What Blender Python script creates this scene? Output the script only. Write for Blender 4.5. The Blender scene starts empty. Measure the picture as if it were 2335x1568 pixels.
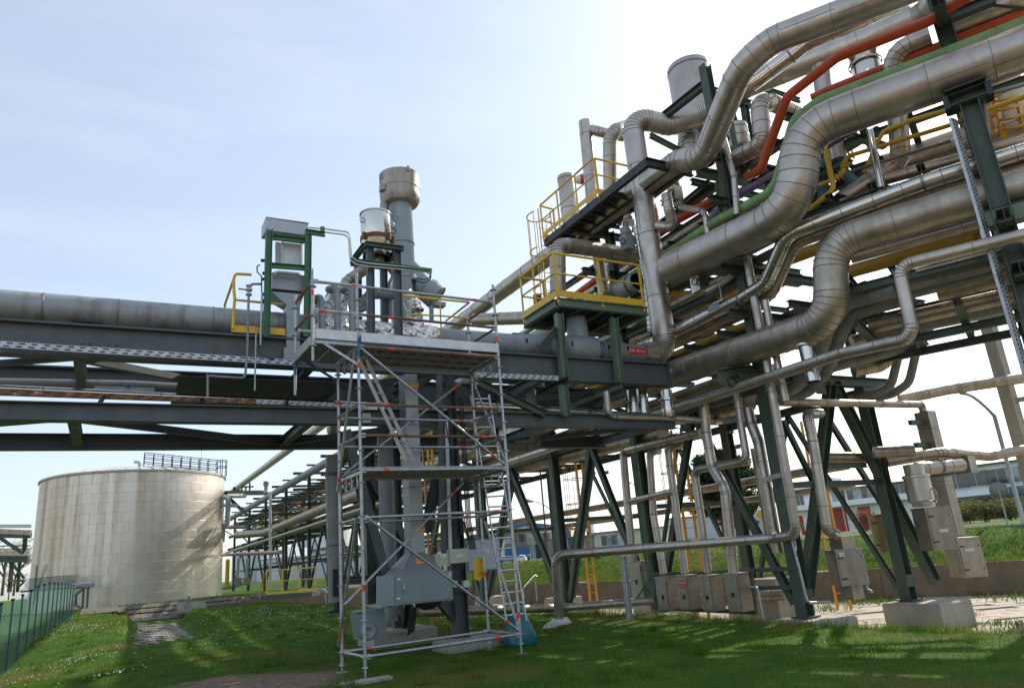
import bpy, bmesh, math, random
import numpy as np
from mathutils import Vector, Matrix
random.seed(7); rng = np.random.default_rng(7)
R = math.radians
scene = bpy.context.scene
COL = scene.collection

# ---------------------------------------------------------------- camera
def look(pitch, roll, yaw):
    fw = Vector((math.sin(yaw)*math.cos(pitch), math.cos(yaw)*math.cos(pitch), math.sin(pitch)))
    rt = Vector((math.cos(yaw), -math.sin(yaw), 0)); up = rt.cross(fw)
    r2 = rt*math.cos(roll) - up*math.sin(roll); u2 = rt*math.sin(roll) + up*math.cos(roll)
    return Matrix((r2, u2, -fw)).transposed()
cd = bpy.data.cameras.new('camera'); cam = bpy.data.objects.new('camera', cd); COL.objects.link(cam)
cd.sensor_width = 36; cd.lens = 36*1650/2335; cd.clip_end = 8000; cd.clip_start = .1
cam.matrix_world = Matrix.Translation((0, 0, 1.5)) @ look(R(16.36), R(4.85), R(29.5)).to_4x4()
scene.camera = cam

# ---------------------------------------------------------------- sky, sun, exposure
SUN_AZ, SUN_EL = 74, 36
wd = bpy.data.worlds.new('World'); scene.world = wd; wd.use_nodes = True
nt = wd.node_tree; nt.nodes.clear()
wo = nt.nodes.new('ShaderNodeOutputWorld'); bg = nt.nodes.new('ShaderNodeBackground')
sk = nt.nodes.new('ShaderNodeTexSky'); sk.sky_type = 'NISHITA'; sk.sun_disc = False
sk.sun_elevation = R(SUN_EL); sk.sun_rotation = R(SUN_AZ); sk.altitude = 100
sk.air_density = 1.0; sk.dust_density = 1.6; sk.ozone_density = 1.0
bg.inputs[1].default_value = .15
tc = nt.nodes.new('ShaderNodeTexCoord'); mp_ = nt.nodes.new('ShaderNodeMapping'); mp_.inputs['Scale'].default_value = (1.2, 3.0, 7.0); mp_.inputs['Rotation'].default_value = (.3, .4, .5)
cn = nt.nodes.new('ShaderNodeTexNoise'); cn.inputs['Scale'].default_value = 1.6; cn.inputs['Detail'].default_value = 7; cn.inputs['Roughness'].default_value = .58
cr = nt.nodes.new('ShaderNodeMapRange'); cr.inputs[1].default_value = .42; cr.inputs[2].default_value = .78; cr.inputs[3].default_value = .40; cr.inputs[4].default_value = .62
cm = nt.nodes.new('ShaderNodeMix'); cm.data_type = 'RGBA'; cm.inputs[7].default_value = (4.25, 4.65, 5.15, 1)   # thin veil of cirrus
nt.links.new(tc.outputs['Generated'], mp_.inputs['Vector']); nt.links.new(mp_.outputs[0], cn.inputs['Vector']); nt.links.new(cn.outputs['Fac'], cr.inputs[0]); nt.links.new(cr.outputs[0], cm.inputs[0])
nt.links.new(sk.outputs[0], cm.inputs[6]); nt.links.new(cm.outputs[2], bg.inputs[0]); nt.links.new(bg.outputs[0], wo.inputs[0])
sl = bpy.data.lights.new('sun', 'SUN'); sl.energy = 4.0; sl.angle = R(.55); sl.color = (1, .93, .82)
so = bpy.data.objects.new('sun', sl); COL.objects.link(so)
so.rotation_euler = (R(90-SUN_EL), 0, R(180-SUN_AZ)); so.location = (20, 10, 40)
vs = scene.view_settings; vs.view_transform = 'Standard'; vs.look = 'None'; vs.gamma = 1; vs.exposure = .56
vs.use_curve_mapping = False
scene.cycles.max_bounces = 6; scene.cycles.diffuse_bounces = 3; scene.cycles.glossy_bounces = 3
scene.cycles.transparent_max_bounces = 8

# ---------------------------------------------------------------- materials
def srgb(h):
    h = h.lstrip('#'); v = [int(h[i:i+2], 16)/255 for i in (0, 2, 4)]
    return tuple(c/12.92 if c <= .04045 else ((c+.055)/1.055)**2.4 for c in v)
def node(nt, t, **k):
    n = nt.nodes.new(t)
    for a, v in k.items(): setattr(n, a, v)
    return n
MATS = {}
def mat(name, base, rough=.5, metal=0., var=.15, vscale=3., bump=0., bscale=40., streak=None, sscale=(5, 5, .35), samt=.6, slo=.5, shi=.75, rvar=.1, spots=None, spscale=7., splo=.62, rand=.0, spec=.5, trans=0.):
    m = bpy.data.materials.new(name); m.use_nodes = True; t = m.node_tree; L = t.links.new
    b = t.nodes['Principled BSDF']
    geo = node(t, 'ShaderNodeNewGeometry'); pos = geo.outputs['Position']
    n1 = node(t, 'ShaderNodeTexNoise'); n1.inputs['Scale'].default_value = vscale; n1.inputs['Detail'].default_value = 5
    L(pos, n1.inputs['Vector'])
    hsv = node(t, 'ShaderNodeHueSaturation'); hsv.inputs['Color'].default_value = (*base, 1)
    mr = node(t, 'ShaderNodeMapRange'); mr.inputs[1].default_value = .25; mr.inputs[2].default_value = .75
    mr.inputs[3].default_value = 1-var; mr.inputs[4].default_value = 1+var
    L(n1.outputs['Fac'], mr.inputs[0]); val = mr.outputs[0]
    if rand:
        oi = node(t, 'ShaderNodeObjectInfo'); m2 = node(t, 'ShaderNodeMapRange'); m2.inputs[3].default_value = 1-rand; m2.inputs[4].default_value = 1+rand
        L(oi.outputs['Random'], m2.inputs[0]); mm = node(t, 'ShaderNodeMath', operation='MULTIPLY'); L(val, mm.inputs[0]); L(m2.outputs[0], mm.inputs[1]); val = mm.outputs[0]
    L(val, hsv.inputs['Value']); col = hsv.outputs[0]
    def over(col, c2, fac):
        mx = node(t, 'ShaderNodeMix', data_type='RGBA'); L(fac, mx.inputs[0]); L(col, mx.inputs[6]); mx.inputs[7].default_value = (*c2, 1); return mx.outputs[2]
    if streak:
        mp = node(t, 'ShaderNodeMapping'); mp.inputs['Scale'].default_value = sscale; L(pos, mp.inputs['Vector'])
        n2 = node(t, 'ShaderNodeTexNoise'); n2.inputs['Scale'].default_value = 1; n2.inputs['Detail'].default_value = 4; L(mp.outputs[0], n2.inputs['Vector'])
        m3 = node(t, 'ShaderNodeMapRange'); m3.inputs[1].default_value = slo; m3.inputs[2].default_value = shi; m3.inputs[4].default_value = samt
        L(n2.outputs['Fac'], m3.inputs[0]); col = over(col, streak, m3.outputs[0])
    if spots:
        n3 = node(t, 'ShaderNodeTexNoise'); n3.inputs['Scale'].default_value = spscale; n3.inputs['Detail'].default_value = 8; n3.inputs['Roughness'].default_value = .7; L(pos, n3.inputs['Vector'])
        m4 = node(t, 'ShaderNodeMapRange'); m4.inputs[1].default_value = splo; m4.inputs[2].default_value = splo+.05; L(n3.outputs['Fac'], m4.inputs[0]); col = over(col, spots, m4.outputs[0])
    L(col, b.inputs['Base Color'])
    m5 = node(t, 'ShaderNodeMapRange'); m5.inputs[1].default_value = .3; m5.inputs[2].default_value = .7; m5.inputs[3].default_value = max(.02, rough-rvar); m5.inputs[4].default_value = min(1, rough+rvar)
    n5 = node(t, 'ShaderNodeTexNoise'); n5.inputs['Scale'].default_value = vscale*2.3; n5.inputs['Detail'].default_value = 6; L(pos, n5.inputs['Vector'])
    L(n5.outputs['Fac'], m5.inputs[0]); L(m5.outputs[0], b.inputs['Roughness'])
    b.inputs['Metallic'].default_value = metal; b.inputs['Specular IOR Level'].default_value = spec
    if trans: b.inputs['Transmission Weight'].default_value = trans
    if bump:
        n6 = node(t, 'ShaderNodeTexNoise'); n6.inputs['Scale'].default_value = bscale; n6.inputs['Detail'].default_value = 5; L(pos, n6.inputs['Vector'])
        bp = node(t, 'ShaderNodeBump'); bp.inputs['Strength'].default_value = bump; bp.inputs['Distance'].default_value = .02
        L(n6.outputs['Fac'], bp.inputs['Height']); L(bp.outputs[0], b.inputs['Normal'])
    MATS[name] = m; return m
mat('clad', (.485, .44, .39), .41, .9, .13, 2.2, .08, 9, streak=(.30, .25, .19), sscale=(3, 3, 1.2), samt=.45, slo=.52, rvar=.09, rand=.07)
mat('clad_dull', (.40, .36, .30), .43, .86, .16, 2.5, .1, 10, streak=(.24, .19, .13), sscale=(4, 4, 1), samt=.6, slo=.48, rand=.08)
mat('clad_warm', (.42, .36, .285), .42, .82, .16, 2.5, .1, 10, streak=(.24, .17, .10), sscale=(4, 4, 1), samt=.6, slo=.48, rand=.08)
mat('shiny', (.60, .57, .52), .19, .97, .08, 3, .05, 7, rvar=.07, rand=.04)
mat('seam', (.27, .235, .19), .5, .7, .2, 6, rand=.1)
mat('grey_paint', (.245, .28, .295), .5, .15, .10, 2.5, .05, 60, streak=(.15, .13, .09), sscale=(7, 7, .5), samt=.6, slo=.55, shi=.8)
mat('grey_pipe', (.20, .215, .21), .5, .15, .13, 2.5, .05, 60, streak=(.12, .085, .05), sscale=(5, 5, .7), samt=.55, slo=.56, rand=.06)
mat('grey_pipe_light', (.31, .335, .34), .5, .25, .12, 2, .05, 60, streak=(.15, .12, .075), sscale=(5, 5, .45), samt=.75, slo=.5, shi=.72)
mat('girder', (.088, .108, .112), .5, .1, .10, 1.6, .04, 50, streak=(.06, .055, .045), sscale=(4, 4, .5), samt=.5, spots=(.16, .20, .20), spscale=1.1, splo=.67)
mat('steel_green', (.062, .088, .068), .5, .1, .14, 2, .04, 50, streak=(.05, .04, .025), sscale=(5, 5, .5), samt=.5, slo=.58, rand=.08)
mat('steel_green_light', (.13, .185, .13), .5, .1, .12, 2, .04, 50, rand=.05)
mat('steel_black', (.028, .030, .034), .45, .2, .12, 3)
mat('frame_green', (.06, .19, .09), .45, .1, .08, 3)
mat('yellow', (.70, .45, .03), .45, 0, .10, 3, spots=(.16, .10, .03), spscale=9, splo=.72, rand=.04)
mat('yellow_orange', (.62, .30, .012), .45, 0, .12, 3, rand=.04)
mat('orange_ladder', (.50, .19, .02), .5, 0, .12, 3)
mat('yellow_pipe', (.50, .32, .035), .45, 0, .12, 2, spots=(.22, .09, .015), spscale=2.2, splo=.63)
mat('red_pipe', (.46, .062, .012), .48, 0, .2, 3, spots=(.22, .04, .015), spscale=5, splo=.66, rand=.05)
mat('green_pipe', (.17, .31, .115), .5, 0, .2, 3, streak=(.10, .16, .06), sscale=(4, 4, 1), samt=.6)
mat('purple_pipe', (.19, .13, .27), .45, 0, .10, 3)
mat('blue_pipe', (.075, .20, .29), .45, 0, .12, 3)
mat('green_hose', (.03, .17, .06), .4, 0, .1, 3)
mat('galv', (.40, .42, .43), .42, .75, .22, 14, .05, 30, rvar=.12, rand=.08)
mat('galv_sheet', (.285, .305, .31), .42, .6, .10, 26, .03, 40, rvar=.1)
mat('galv_light', (.42, .44, .45), .45, .5, .10, 26, .03, 40, rvar=.1)
mat('tray', (.46, .48, .49), .45, .75, .15, 6)
mat('alu', (.62, .63, .63), .5, .6, .10, 5, spots=(.42, .42, .42), spscale=6, splo=.66)
mat('rust_tube', (.20, .11, .07), .65, .3, .35, 6, .1, 40)
mat('rust', (.17, .075, .03), .8, .1, .4, 8, .15, 50)
mat('rust_tray', (.26, .12, .06), .75, .1, .35, 5, spots=(.5, .46, .38), spscale=5, splo=.58)
mat('red_tape', (.75, .06, .03), .4, 0, .15, 10)
mat('blue_paint', (.03, .12, .24), .45, 0, .2, 8)
mat('stack', (.29, .345, .37), .48, .12, .08, 1.6, .03, 50, streak=(.19, .19, .17), sscale=(8, 8, .4), samt=.5)
mat('stack_cap', (.40, .365, .315), .5, .5, .14, 3, .06, 40, streak=(.15, .11, .07), sscale=(9, 9, .6), samt=.8, slo=.5)
mat('white_panel', (.62, .63, .61), .4, .2, .05, 4)
mat('cream_box', (.50, .51, .40), .45, 0, .06, 5)
mat('cabinet_grey', (.20, .25, .262), .45, .1, .05, 4, streak=(.18, .2, .19), sscale=(8, 8, .6), samt=.4)
mat('steel_box', (.34, .305, .255), .40, .75, .12, 4, streak=(.22, .16, .10), sscale=(8, 8, .9), samt=.6, slo=.48, rand=.06)
mat('steel_box_brown', (.40, .30, .16), .5, .6, .2, 4, streak=(.20, .11, .04), sscale=(8, 8, .9), samt=.8, slo=.4)
mat('concrete', (.36, .335, .285), .85, 0, .16, 2.2, .25, 30, streak=(.17, .14, .10), sscale=(2.5, 2.5, .6), samt=.6, slo=.5)
mat('concrete_wall', (.20, .155, .105), .9, 0, .25, 1.5, .3, 20, streak=(.10, .08, .05), sscale=(1.5, 1.5, .5), samt=.75, slo=.45)
mat('slab', (.35, .30, .23), .88, 0, .2, 1.8, .3, 25, spots=(.20, .17, .10), spscale=2.2, splo=.58, rand=.14)
mat('cobble', (.22, .20, .17), .9, 0, .25, 4, .3, 25, rand=.2)
mat('bank_stone', (.115, .10, .075), .9, 0, .3, 4, .35, 20, spots=(.08, .10, .03), spscale=3, splo=.6, rand=.2)
mat('asphalt', (.11, .11, .11), .9, 0, .2, 3, .2, 60)
mat('black_rubber', (.015, .015, .016), .5, 0, .1, 5)
mat('black', (.012, .012, .014), .6)
mat('grating', (.065, .075, .095), .5, .4, .2, 20)
mat('white', (.72, .72, .70), .45, 0, .05, 4)
mat('red_sign', (.60, .03, .03), .4, 0, .05, 4)
mat('orange_sign', (.85, .38, .03), .45, 0, .05, 4)
mat('yellow_sign', (.70, .42, .012), .4, 0, .06, 4)
mat('bag_blue', (.012, .13, .17), .32, 0, .2, 3, .35, 14)
mat('sack_white', (.62, .61, .57), .6, 0, .18, 8, .5, 25)
mat('mesh_green', (.03, .12, .11), .45, 0, .12, 2)
mat('mesh_post', (.02, .10, .10), .45, 0, .1, 2)
mat('wall_white', (.88, .88, .88), .75, 0, .05, .5)
mat('wall_cream', (.58, .53, .43), .8, 0, .08, .5, streak=(.38, .34, .26), sscale=(1, 1, .2), samt=.5)
mat('wall_hall', (.66, .65, .60), .7, 0, .05, .5)
mat('wall_grey', (.50, .53, .58), .6, .1, .06, .5)
mat('roof_dark', (.10, .11, .12), .7)
mat('blue_trim', (.05, .11, .26), .5)
mat('blue_door', (.03, .11, .30), .45)
mat('red_door', (.50, .018, .018), .4, 0, .06, 2)
mat('window_frame', (.62, .63, .64), .5)
mat('glass_dark', (.035, .045, .055), .06, 0, .3, .8, spec=.9, rvar=.02)
mat('glass_bright', (.20, .24, .28), .05, .3, .4, .8, spec=.9, rvar=.02)
mat('bark', (.10, .075, .05), .9, 0, .25, 10, .4, 30)
mat('bare_twig', (.16, .11, .075), .9, 0, .3, 3)
mat('dry_stem', (.24, .16, .08), .8, 0, .3, 5)
mat('car_white', (.70, .71, .72), .25, .1, .02, 2); mat('car_silver', (.45, .47, .50), .25, .7, .02, 2)
mat('car_blue', (.12, .16, .22), .25, .5, .02, 2); mat('car_green', (.045, .25, .05), .25, .1, .02, 2); mat('car_dark', (.05, .06, .07), .25, .4, .02, 2)
mat('lamp_pole', (.45, .50, .52), .45, .5, .1, 3)
mat('far_metal', (.55, .56, .58), .5, .4, .1, .6)
mat('scaff_deck', (.30, .31, .31), .5, .75, .25, 12, .05, 30)

def leaf_mat(name, c0, c1, tr=.4):
    m = bpy.data.materials.new(name); m.use_nodes = True; t = m.node_tree; L = t.links.new; b = t.nodes['Principled BSDF']; b.inputs['Roughness'].default_value = .65; b.inputs['Specular IOR Level'].default_value = .25
    geo = node(t, 'ShaderNodeNewGeometry'); n = node(t, 'ShaderNodeTexNoise'); n.inputs['Scale'].default_value = 2.5; n.inputs['Detail'].default_value = 6; L(geo.outputs['Position'], n.inputs['Vector'])
    r = node(t, 'ShaderNodeValToRGB'); e = r.color_ramp.elements; e[0].position = .35; e[0].color = (*c0, 1); e[1].position = .68; e[1].color = (*c1, 1); L(n.outputs['Fac'], r.inputs[0]); L(r.outputs[0], b.inputs['Base Color'])
    q = node(t, 'ShaderNodeBsdfTranslucent'); L(r.outputs[0], q.inputs[0]); ms = node(t, 'ShaderNodeMixShader'); ms.inputs[0].default_value = tr; L(b.outputs[0], ms.inputs[1]); L(q.outputs[0], ms.inputs[2]); L(ms.outputs[0], t.nodes['Material Output'].inputs[0]); MATS[name] = m
leaf_mat('pine', (.022, .04, .015), (.05, .08, .03), .25); leaf_mat('bush', (.085, .10, .03), (.17, .18, .06)); leaf_mat('bush_red', (.15, .06, .035), (.24, .11, .06)); leaf_mat('weed', (.06, .12, .02), (.13, .19, .035))
def foil_mat():
    m = bpy.data.materials.new('foil'); m.use_nodes = True; t = m.node_tree; L = t.links.new; b = t.nodes['Principled BSDF']
    b.inputs['Metallic'].default_value = 1; b.inputs['Base Color'].default_value = (.80, .78, .74, 1); b.inputs['Roughness'].default_value = .16
    geo = node(t, 'ShaderNodeNewGeometry'); v = node(t, 'ShaderNodeTexVoronoi', feature='F1'); v.inputs['Scale'].default_value = 9
    n = node(t, 'ShaderNodeTexNoise'); n.inputs['Scale'].default_value = 14; n.inputs['Detail'].default_value = 4
    a = node(t, 'ShaderNodeMath', operation='ADD'); L(geo.outputs['Position'], v.inputs['Vector']); L(geo.outputs['Position'], n.inputs['Vector'])
    L(v.outputs['Distance'], a.inputs[0]); L(n.outputs['Fac'], a.inputs[1])
    bp = node(t, 'ShaderNodeBump'); bp.inputs['Strength'].default_value = .9; bp.inputs['Distance'].default_value = .05
    L(a.outputs[0], bp.inputs['Height']); L(bp.outputs[0], b.inputs['Normal']); MATS['foil'] = m
foil_mat()

def tank_mat():
    m = bpy.data.materials.new('tank_clad'); m.use_nodes = True; t = m.node_tree; L = t.links.new; b = t.nodes['Principled BSDF']
    geo = node(t, 'ShaderNodeNewGeometry'); pos = geo.outputs['Position']
    def nz(sc, det=5, rough=.55):
        mp = node(t, 'ShaderNodeMapping'); mp.inputs['Scale'].default_value = sc; L(pos, mp.inputs['Vector'])
        n = node(t, 'ShaderNodeTexNoise'); n.inputs['Scale'].default_value = 1; n.inputs['Detail'].default_value = det; n.inputs['Roughness'].default_value = rough; L(mp.outputs[0], n.inputs['Vector']); return n.outputs['Fac']
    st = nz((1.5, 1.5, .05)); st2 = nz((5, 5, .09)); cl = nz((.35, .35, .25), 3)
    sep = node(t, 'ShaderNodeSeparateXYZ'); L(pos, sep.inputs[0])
    # shell colour turns browner towards the west and the top
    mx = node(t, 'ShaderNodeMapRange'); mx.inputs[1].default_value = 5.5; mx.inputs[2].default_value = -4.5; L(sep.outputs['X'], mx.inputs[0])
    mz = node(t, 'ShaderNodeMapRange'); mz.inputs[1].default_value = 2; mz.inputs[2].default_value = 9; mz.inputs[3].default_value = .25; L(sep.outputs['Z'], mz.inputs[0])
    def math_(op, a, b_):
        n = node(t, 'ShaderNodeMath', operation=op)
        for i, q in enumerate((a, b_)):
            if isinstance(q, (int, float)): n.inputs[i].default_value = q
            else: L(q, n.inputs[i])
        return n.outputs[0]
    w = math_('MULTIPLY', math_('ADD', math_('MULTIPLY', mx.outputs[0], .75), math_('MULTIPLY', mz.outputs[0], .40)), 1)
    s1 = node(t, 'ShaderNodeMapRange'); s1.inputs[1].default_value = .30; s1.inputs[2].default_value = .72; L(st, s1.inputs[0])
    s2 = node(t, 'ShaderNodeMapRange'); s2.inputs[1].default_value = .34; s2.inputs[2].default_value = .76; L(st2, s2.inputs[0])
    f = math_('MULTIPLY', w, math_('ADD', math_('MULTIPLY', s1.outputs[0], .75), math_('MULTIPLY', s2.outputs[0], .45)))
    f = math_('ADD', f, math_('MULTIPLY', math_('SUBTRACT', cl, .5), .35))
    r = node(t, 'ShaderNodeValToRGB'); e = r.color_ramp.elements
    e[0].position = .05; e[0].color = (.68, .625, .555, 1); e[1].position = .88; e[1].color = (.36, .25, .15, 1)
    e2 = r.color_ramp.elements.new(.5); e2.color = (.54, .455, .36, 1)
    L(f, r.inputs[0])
    oi = node(t, 'ShaderNodeObjectInfo'); mo = node(t, 'ShaderNodeMapRange'); mo.inputs[3].default_value = .965; mo.inputs[4].default_value = 1.035; L(oi.outputs['Random'], mo.inputs[0])
    hs = node(t, 'ShaderNodeHueSaturation'); L(mo.outputs[0], hs.inputs['Value']); L(r.outputs[0], hs.inputs['Color']); L(hs.outputs[0], b.inputs['Base Color'])
    b.inputs['Metallic'].default_value = .85
    rr = node(t, 'ShaderNodeMapRange'); rr.inputs[3].default_value = .30; rr.inputs[4].default_value = .46; L(s1.outputs[0], rr.inputs[0]); L(rr.outputs[0], b.inputs['Roughness'])
    n6 = node(t, 'ShaderNodeTexNoise'); n6.inputs['Scale'].default_value = 1.3; L(pos, n6.inputs['Vector'])
    bp = node(t, 'ShaderNodeBump'); bp.inputs['Strength'].default_value = .25; bp.inputs['Distance'].default_value = .05; L(n6.outputs['Fac'], bp.inputs['Height']); L(bp.outputs[0], b.inputs['Normal'])
    MATS['tank_clad'] = m
tank_mat()

# ---------------------------------------------------------------- object helpers
def M(m): return MATS[m] if isinstance(m, str) else m
def adopt(o, parent):
    if parent is not None:
        o.parent = parent; o.matrix_parent_inverse = Matrix.Translation(parent.location).inverted() if parent.type == 'EMPTY' else Matrix.Identity(4)
    return o
def tag(o, label, cat, group=None, kind=None):
    if label: o['label'] = label
    if cat: o['category'] = cat
    if group: o['group'] = group
    if kind: o['kind'] = kind
    return o
def thing(name, label, cat, loc=(0, 0, 0), group=None):
    o = bpy.data.objects.new(name, None); COL.objects.link(o); o.location = loc; o.empty_display_size = .2
    return tag(o, label, cat, group)
def V3(p): return Vector(p)

class MB:
    def __init__(s): s.v = []; s.f = []; s.sm = []
    def add(s, vs, fs, smooth=False):
        o = len(s.v); s.v.extend([tuple(v) for v in vs]); s.f.extend([[i+o for i in f] for f in fs]); s.sm.extend([smooth]*len(fs)); return s
    def box(s, c, size, ax=None):
        ax = ax or (Vector((1, 0, 0)), Vector((0, 1, 0)), Vector((0, 0, 1))); c = V3(c); h = [q/2 for q in size]
        vs = [c + ax[0]*h[0]*i + ax[1]*h[1]*j + ax[2]*h[2]*k for i in (-1, 1) for j in (-1, 1) for k in (-1, 1)]
        return s.add(vs, [(0, 1, 3, 2), (4, 6, 7, 5), (0, 4, 5, 1), (2, 3, 7, 6), (0, 2, 6, 4), (1, 5, 7, 3)])
    def prism(s, outline, p0, p1, up):
        """extrude a 2-D outline (side, up) from p0 to p1"""
        p0, p1 = V3(p0), V3(p1); d = (p1-p0).normalized(); up = V3(up); up = (up - d*up.dot(d)).normalized(); sd = d.cross(up)
        n = len(outline); vs = [p + sd*a + up*b for p in (p0, p1) for a, b in outline]
        fs = [(i, (i+1) % n, (i+1) % n+n, i+n) for i in range(n)] + [tuple(range(n))[::-1], tuple(range(n, 2*n))]
        return s.add(vs, fs)
    def bar(s, p0, p1, w, h, up=(0, 0, 1)): return s.prism([(-w/2, -h/2), (w/2, -h/2), (w/2, h/2), (-w/2, h/2)], p0, p1, up)
    def ibeam(s, p0, p1, h, w, up=(0, 0, 1), tf=None, tw=None):
        tf = tf or max(.010, h*.06); tw = tw or max(.008, h*.035); a, b, c = w/2, h/2, tw/2
        return s.prism([(-a, -b), (a, -b), (a, -b+tf), (c, -b+tf), (c, b-tf), (a, b-tf), (a, b), (-a, b), (-a, b-tf), (-c, b-tf), (-c, -b+tf), (-a, -b+tf)], p0, p1, up)
    def channel(s, p0, p1, h, w, up=(0, 0, 1), t=.010):
        b = h/2
        return s.prism([(0, -b), (w, -b), (w, -b+t), (t, -b+t), (t, b-t), (w, b-t), (w, b), (0, b)], p0, p1, up)
    def angle(s, p0, p1, w, up=(0, 0, 1), t=.010): return s.prism([(0, 0), (w, 0), (w, t), (t, t), (t, w), (0, w)], p0, p1, up)
    def tube(s, pts, r, n=12, cap=True, smooth=True):
        pts = [V3(p) for p in pts]; rings = []; k = len(pts); u = None
        for i, p in enumerate(pts):
            d = ((pts[min(i+1, k-1)]-p).normalized() if i < k-1 else Vector()) + ((p-pts[i-1]).normalized() if i else Vector()); d.normalize()
            if u is None:
                u = d.orthogonal().normalized()
            else: u = (u - d*u.dot(d)).normalized()
            w = d.cross(u); rr = r[i] if isinstance(r, (list, tuple)) else r
            rings.append([p + (u*math.cos(2*math.pi*j/n) + w*math.sin(2*math.pi*j/n))*rr for j in range(n)])
        vs = [q for g in rings for q in g]
        fs = [(i*n+j, i*n+(j+1) % n, (i+1)*n+(j+1) % n, (i+1)*n+j) for i in range(k-1) for j in range(n)]
        s.add(vs, fs, smooth)
        if cap: s.add(rings[0], [tuple(range(n))[::-1]]); s.add(rings[-1], [tuple(range(n))])
        return s
    def lathe(s, c, prof, n=28, axis=(0, 0, 1), smooth=True):
        """prof = [(radius, height along axis)]"""
        c = V3(c); a = V3(axis).normalized(); u = a.orthogonal().normalized(); w = a.cross(u); vs = []
        for r, h in prof: vs += [c + a*h + (u*math.cos(2*math.pi*j/n)+w*math.sin(2*math.pi*j/n))*max(r, 1e-4) for j in range(n)]
        fs = [(i*n+j, i*n+(j+1) % n, (i+1)*n+(j+1) % n, (i+1)*n+j) for i in range(len(prof)-1) for j in range(n)]
        return s.add(vs, fs, smooth)
    def quad(s, a, b, c, d): return s.add([a, b, c, d], [(0, 1, 2, 3)])
    def build(s, name, m, parent=None, auto=None):
        me = bpy.data.meshes.new(name); me.from_pydata(s.v, [], s.f); me.polygons.foreach_set('use_smooth', s.sm)
        if auto and hasattr(me, 'set_sharp_from_angle'): me.set_sharp_from_angle(angle=R(auto))
        me.materials.append(M(m)); me.update()
        o = bpy.data.objects.new(name, me); COL.objects.link(o); return adopt(o, parent)
def share(name, me, loc, parent, rot=None, scale=None):
    o = bpy.data.objects.new(name, me); COL.objects.link(o); mx = Matrix.Translation(loc)
    if rot is not None: mx = mx @ rot.to_4x4()
    if scale is not None: mx = mx @ Matrix.Diagonal((*scale, 1))
    adopt(o, parent); o.matrix_basis = mx; return o
def struct(o): o['kind'] = 'structure'; return o

def path(pts, bend, step=15):
    """round the corners of a poly-line; returns points, indices of joints along the arcs, straight runs"""
    pts = [V3(p) for p in pts]; out = [pts[0]]; joints = []; straights = []; last = pts[0]
    for i in range(1, len(pts)-1):
        a, b, c = pts[i-1], pts[i], pts[i+1]; d0 = (a-b); d1 = (c-b); l0, l1 = d0.length, d1.length; d0.normalize(); d1.normalize()
        ang = math.pi - d0.angle(d1)
        if ang < .06: out.append(b); straights.append((last, b)); last = b; continue
        rb = bend[i] if isinstance(bend, dict) else bend
        t = min(rb*math.tan(ang/2), l0*.48, l1*.48); rb = t/math.tan(ang/2)
        p0 = b + d0*t; p1 = b + d1*t; cen = b + (d0+d1).normalized()*(rb/math.cos(ang/2))
        n = max(2, int(round(math.degrees(ang)/step))); straights.append((last, p0)); u = (p0-cen); w = (p1-cen)
        for q in range(n+1):
            f = q/n; v = (u*math.sin((1-f)*ang) + w*math.sin(f*ang))/math.sin(ang)
            out.append(cen+v); joints.append((cen+v, None))
        last = p1
    out.append(pts[-1]); straights.append((last, pts[-1])); return out, joints, straights
RINGS = {}
def ring_mesh(r, wd, mt, n):
    k = (round(r, 3), wd, mt, n)
    if k not in RINGS:
        b = MB(); e = .006+.012*r; b.lathe((0, 0, 0), [(r-.002, -wd/2), (r+e, -wd*.4), (r+e, wd*.4), (r-.002, wd/2)], n)
        o = b.build('joint_band', mt); RINGS[k] = o.data; bpy.data.objects.remove(o)
    return RINGS[k]
def pipe(name, label, pts, r, m='clad', bend=None, seam=1.1, cat='pipe', group=None, gores=True, parent=None, band=.016, bandm='seam', step=15, flange=None):
    bend = bend or 3.0*r; n = 22 if r > .15 else 16 if r > .06 else 10
    p, joints, st = path(pts, bend, step)
    # keep long straight runs divided so that smooth shading stays clean
    o = MB().tube(p, r, n).build(name, m, parent, auto=40)
    if parent is None: tag(o, label, cat, group)
    elif label: o['label'] = label
    if seam:
        for i, (q, _) in enumerate(joints):
            if not gores: break
            j = p.index(q) if q in p else None
            if j is None or j in (0, len(p)-1): continue
            d = (p[j+1]-p[j-1]).normalized()
            share('joint_band', ring_mesh(r, band, bandm, n), q, o, d.to_track_quat('Z', 'Y').to_matrix())
        for a, b in st:
            L = (b-a).length; d = (b-a)/L if L > 1e-6 else None
            if d is None: continue
            k = int(L/seam)
            if r > .17 and L > .8 and L < 14 and k:   # riveted lap seams along the sheets
                ax_ = d.orthogonal().normalized(); ay_ = d.cross(ax_); vd = Vector((-.72, -.60, -.35)); a0 = math.atan2(vd.dot(ay_), vd.dot(ax_))
                for i in range(k+1):
                    if random.random() < .3: continue
                    t0, t1 = max(.02, L*(i-.5)/k), min(L-.02, L*(i+.5)/k); an = a0+random.uniform(-1.0, 1.0); nr = ax_*math.cos(an)+ay_*math.sin(an); s_ = MB().bar(a+d*(t0+.02)+nr*(r+.001), a+d*(t1-.02)+nr*(r+.001), .014, .008, nr).build('lap_seam', bandm, o)
            for i in range(1, k+1):
                t = L*(i-.5+random.uniform(-.12, .12))/k
                share('joint_band', ring_mesh(r, band, bandm, n), a+d*t, o, d.to_track_quat('Z', 'Y').to_matrix())
    return o
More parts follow.
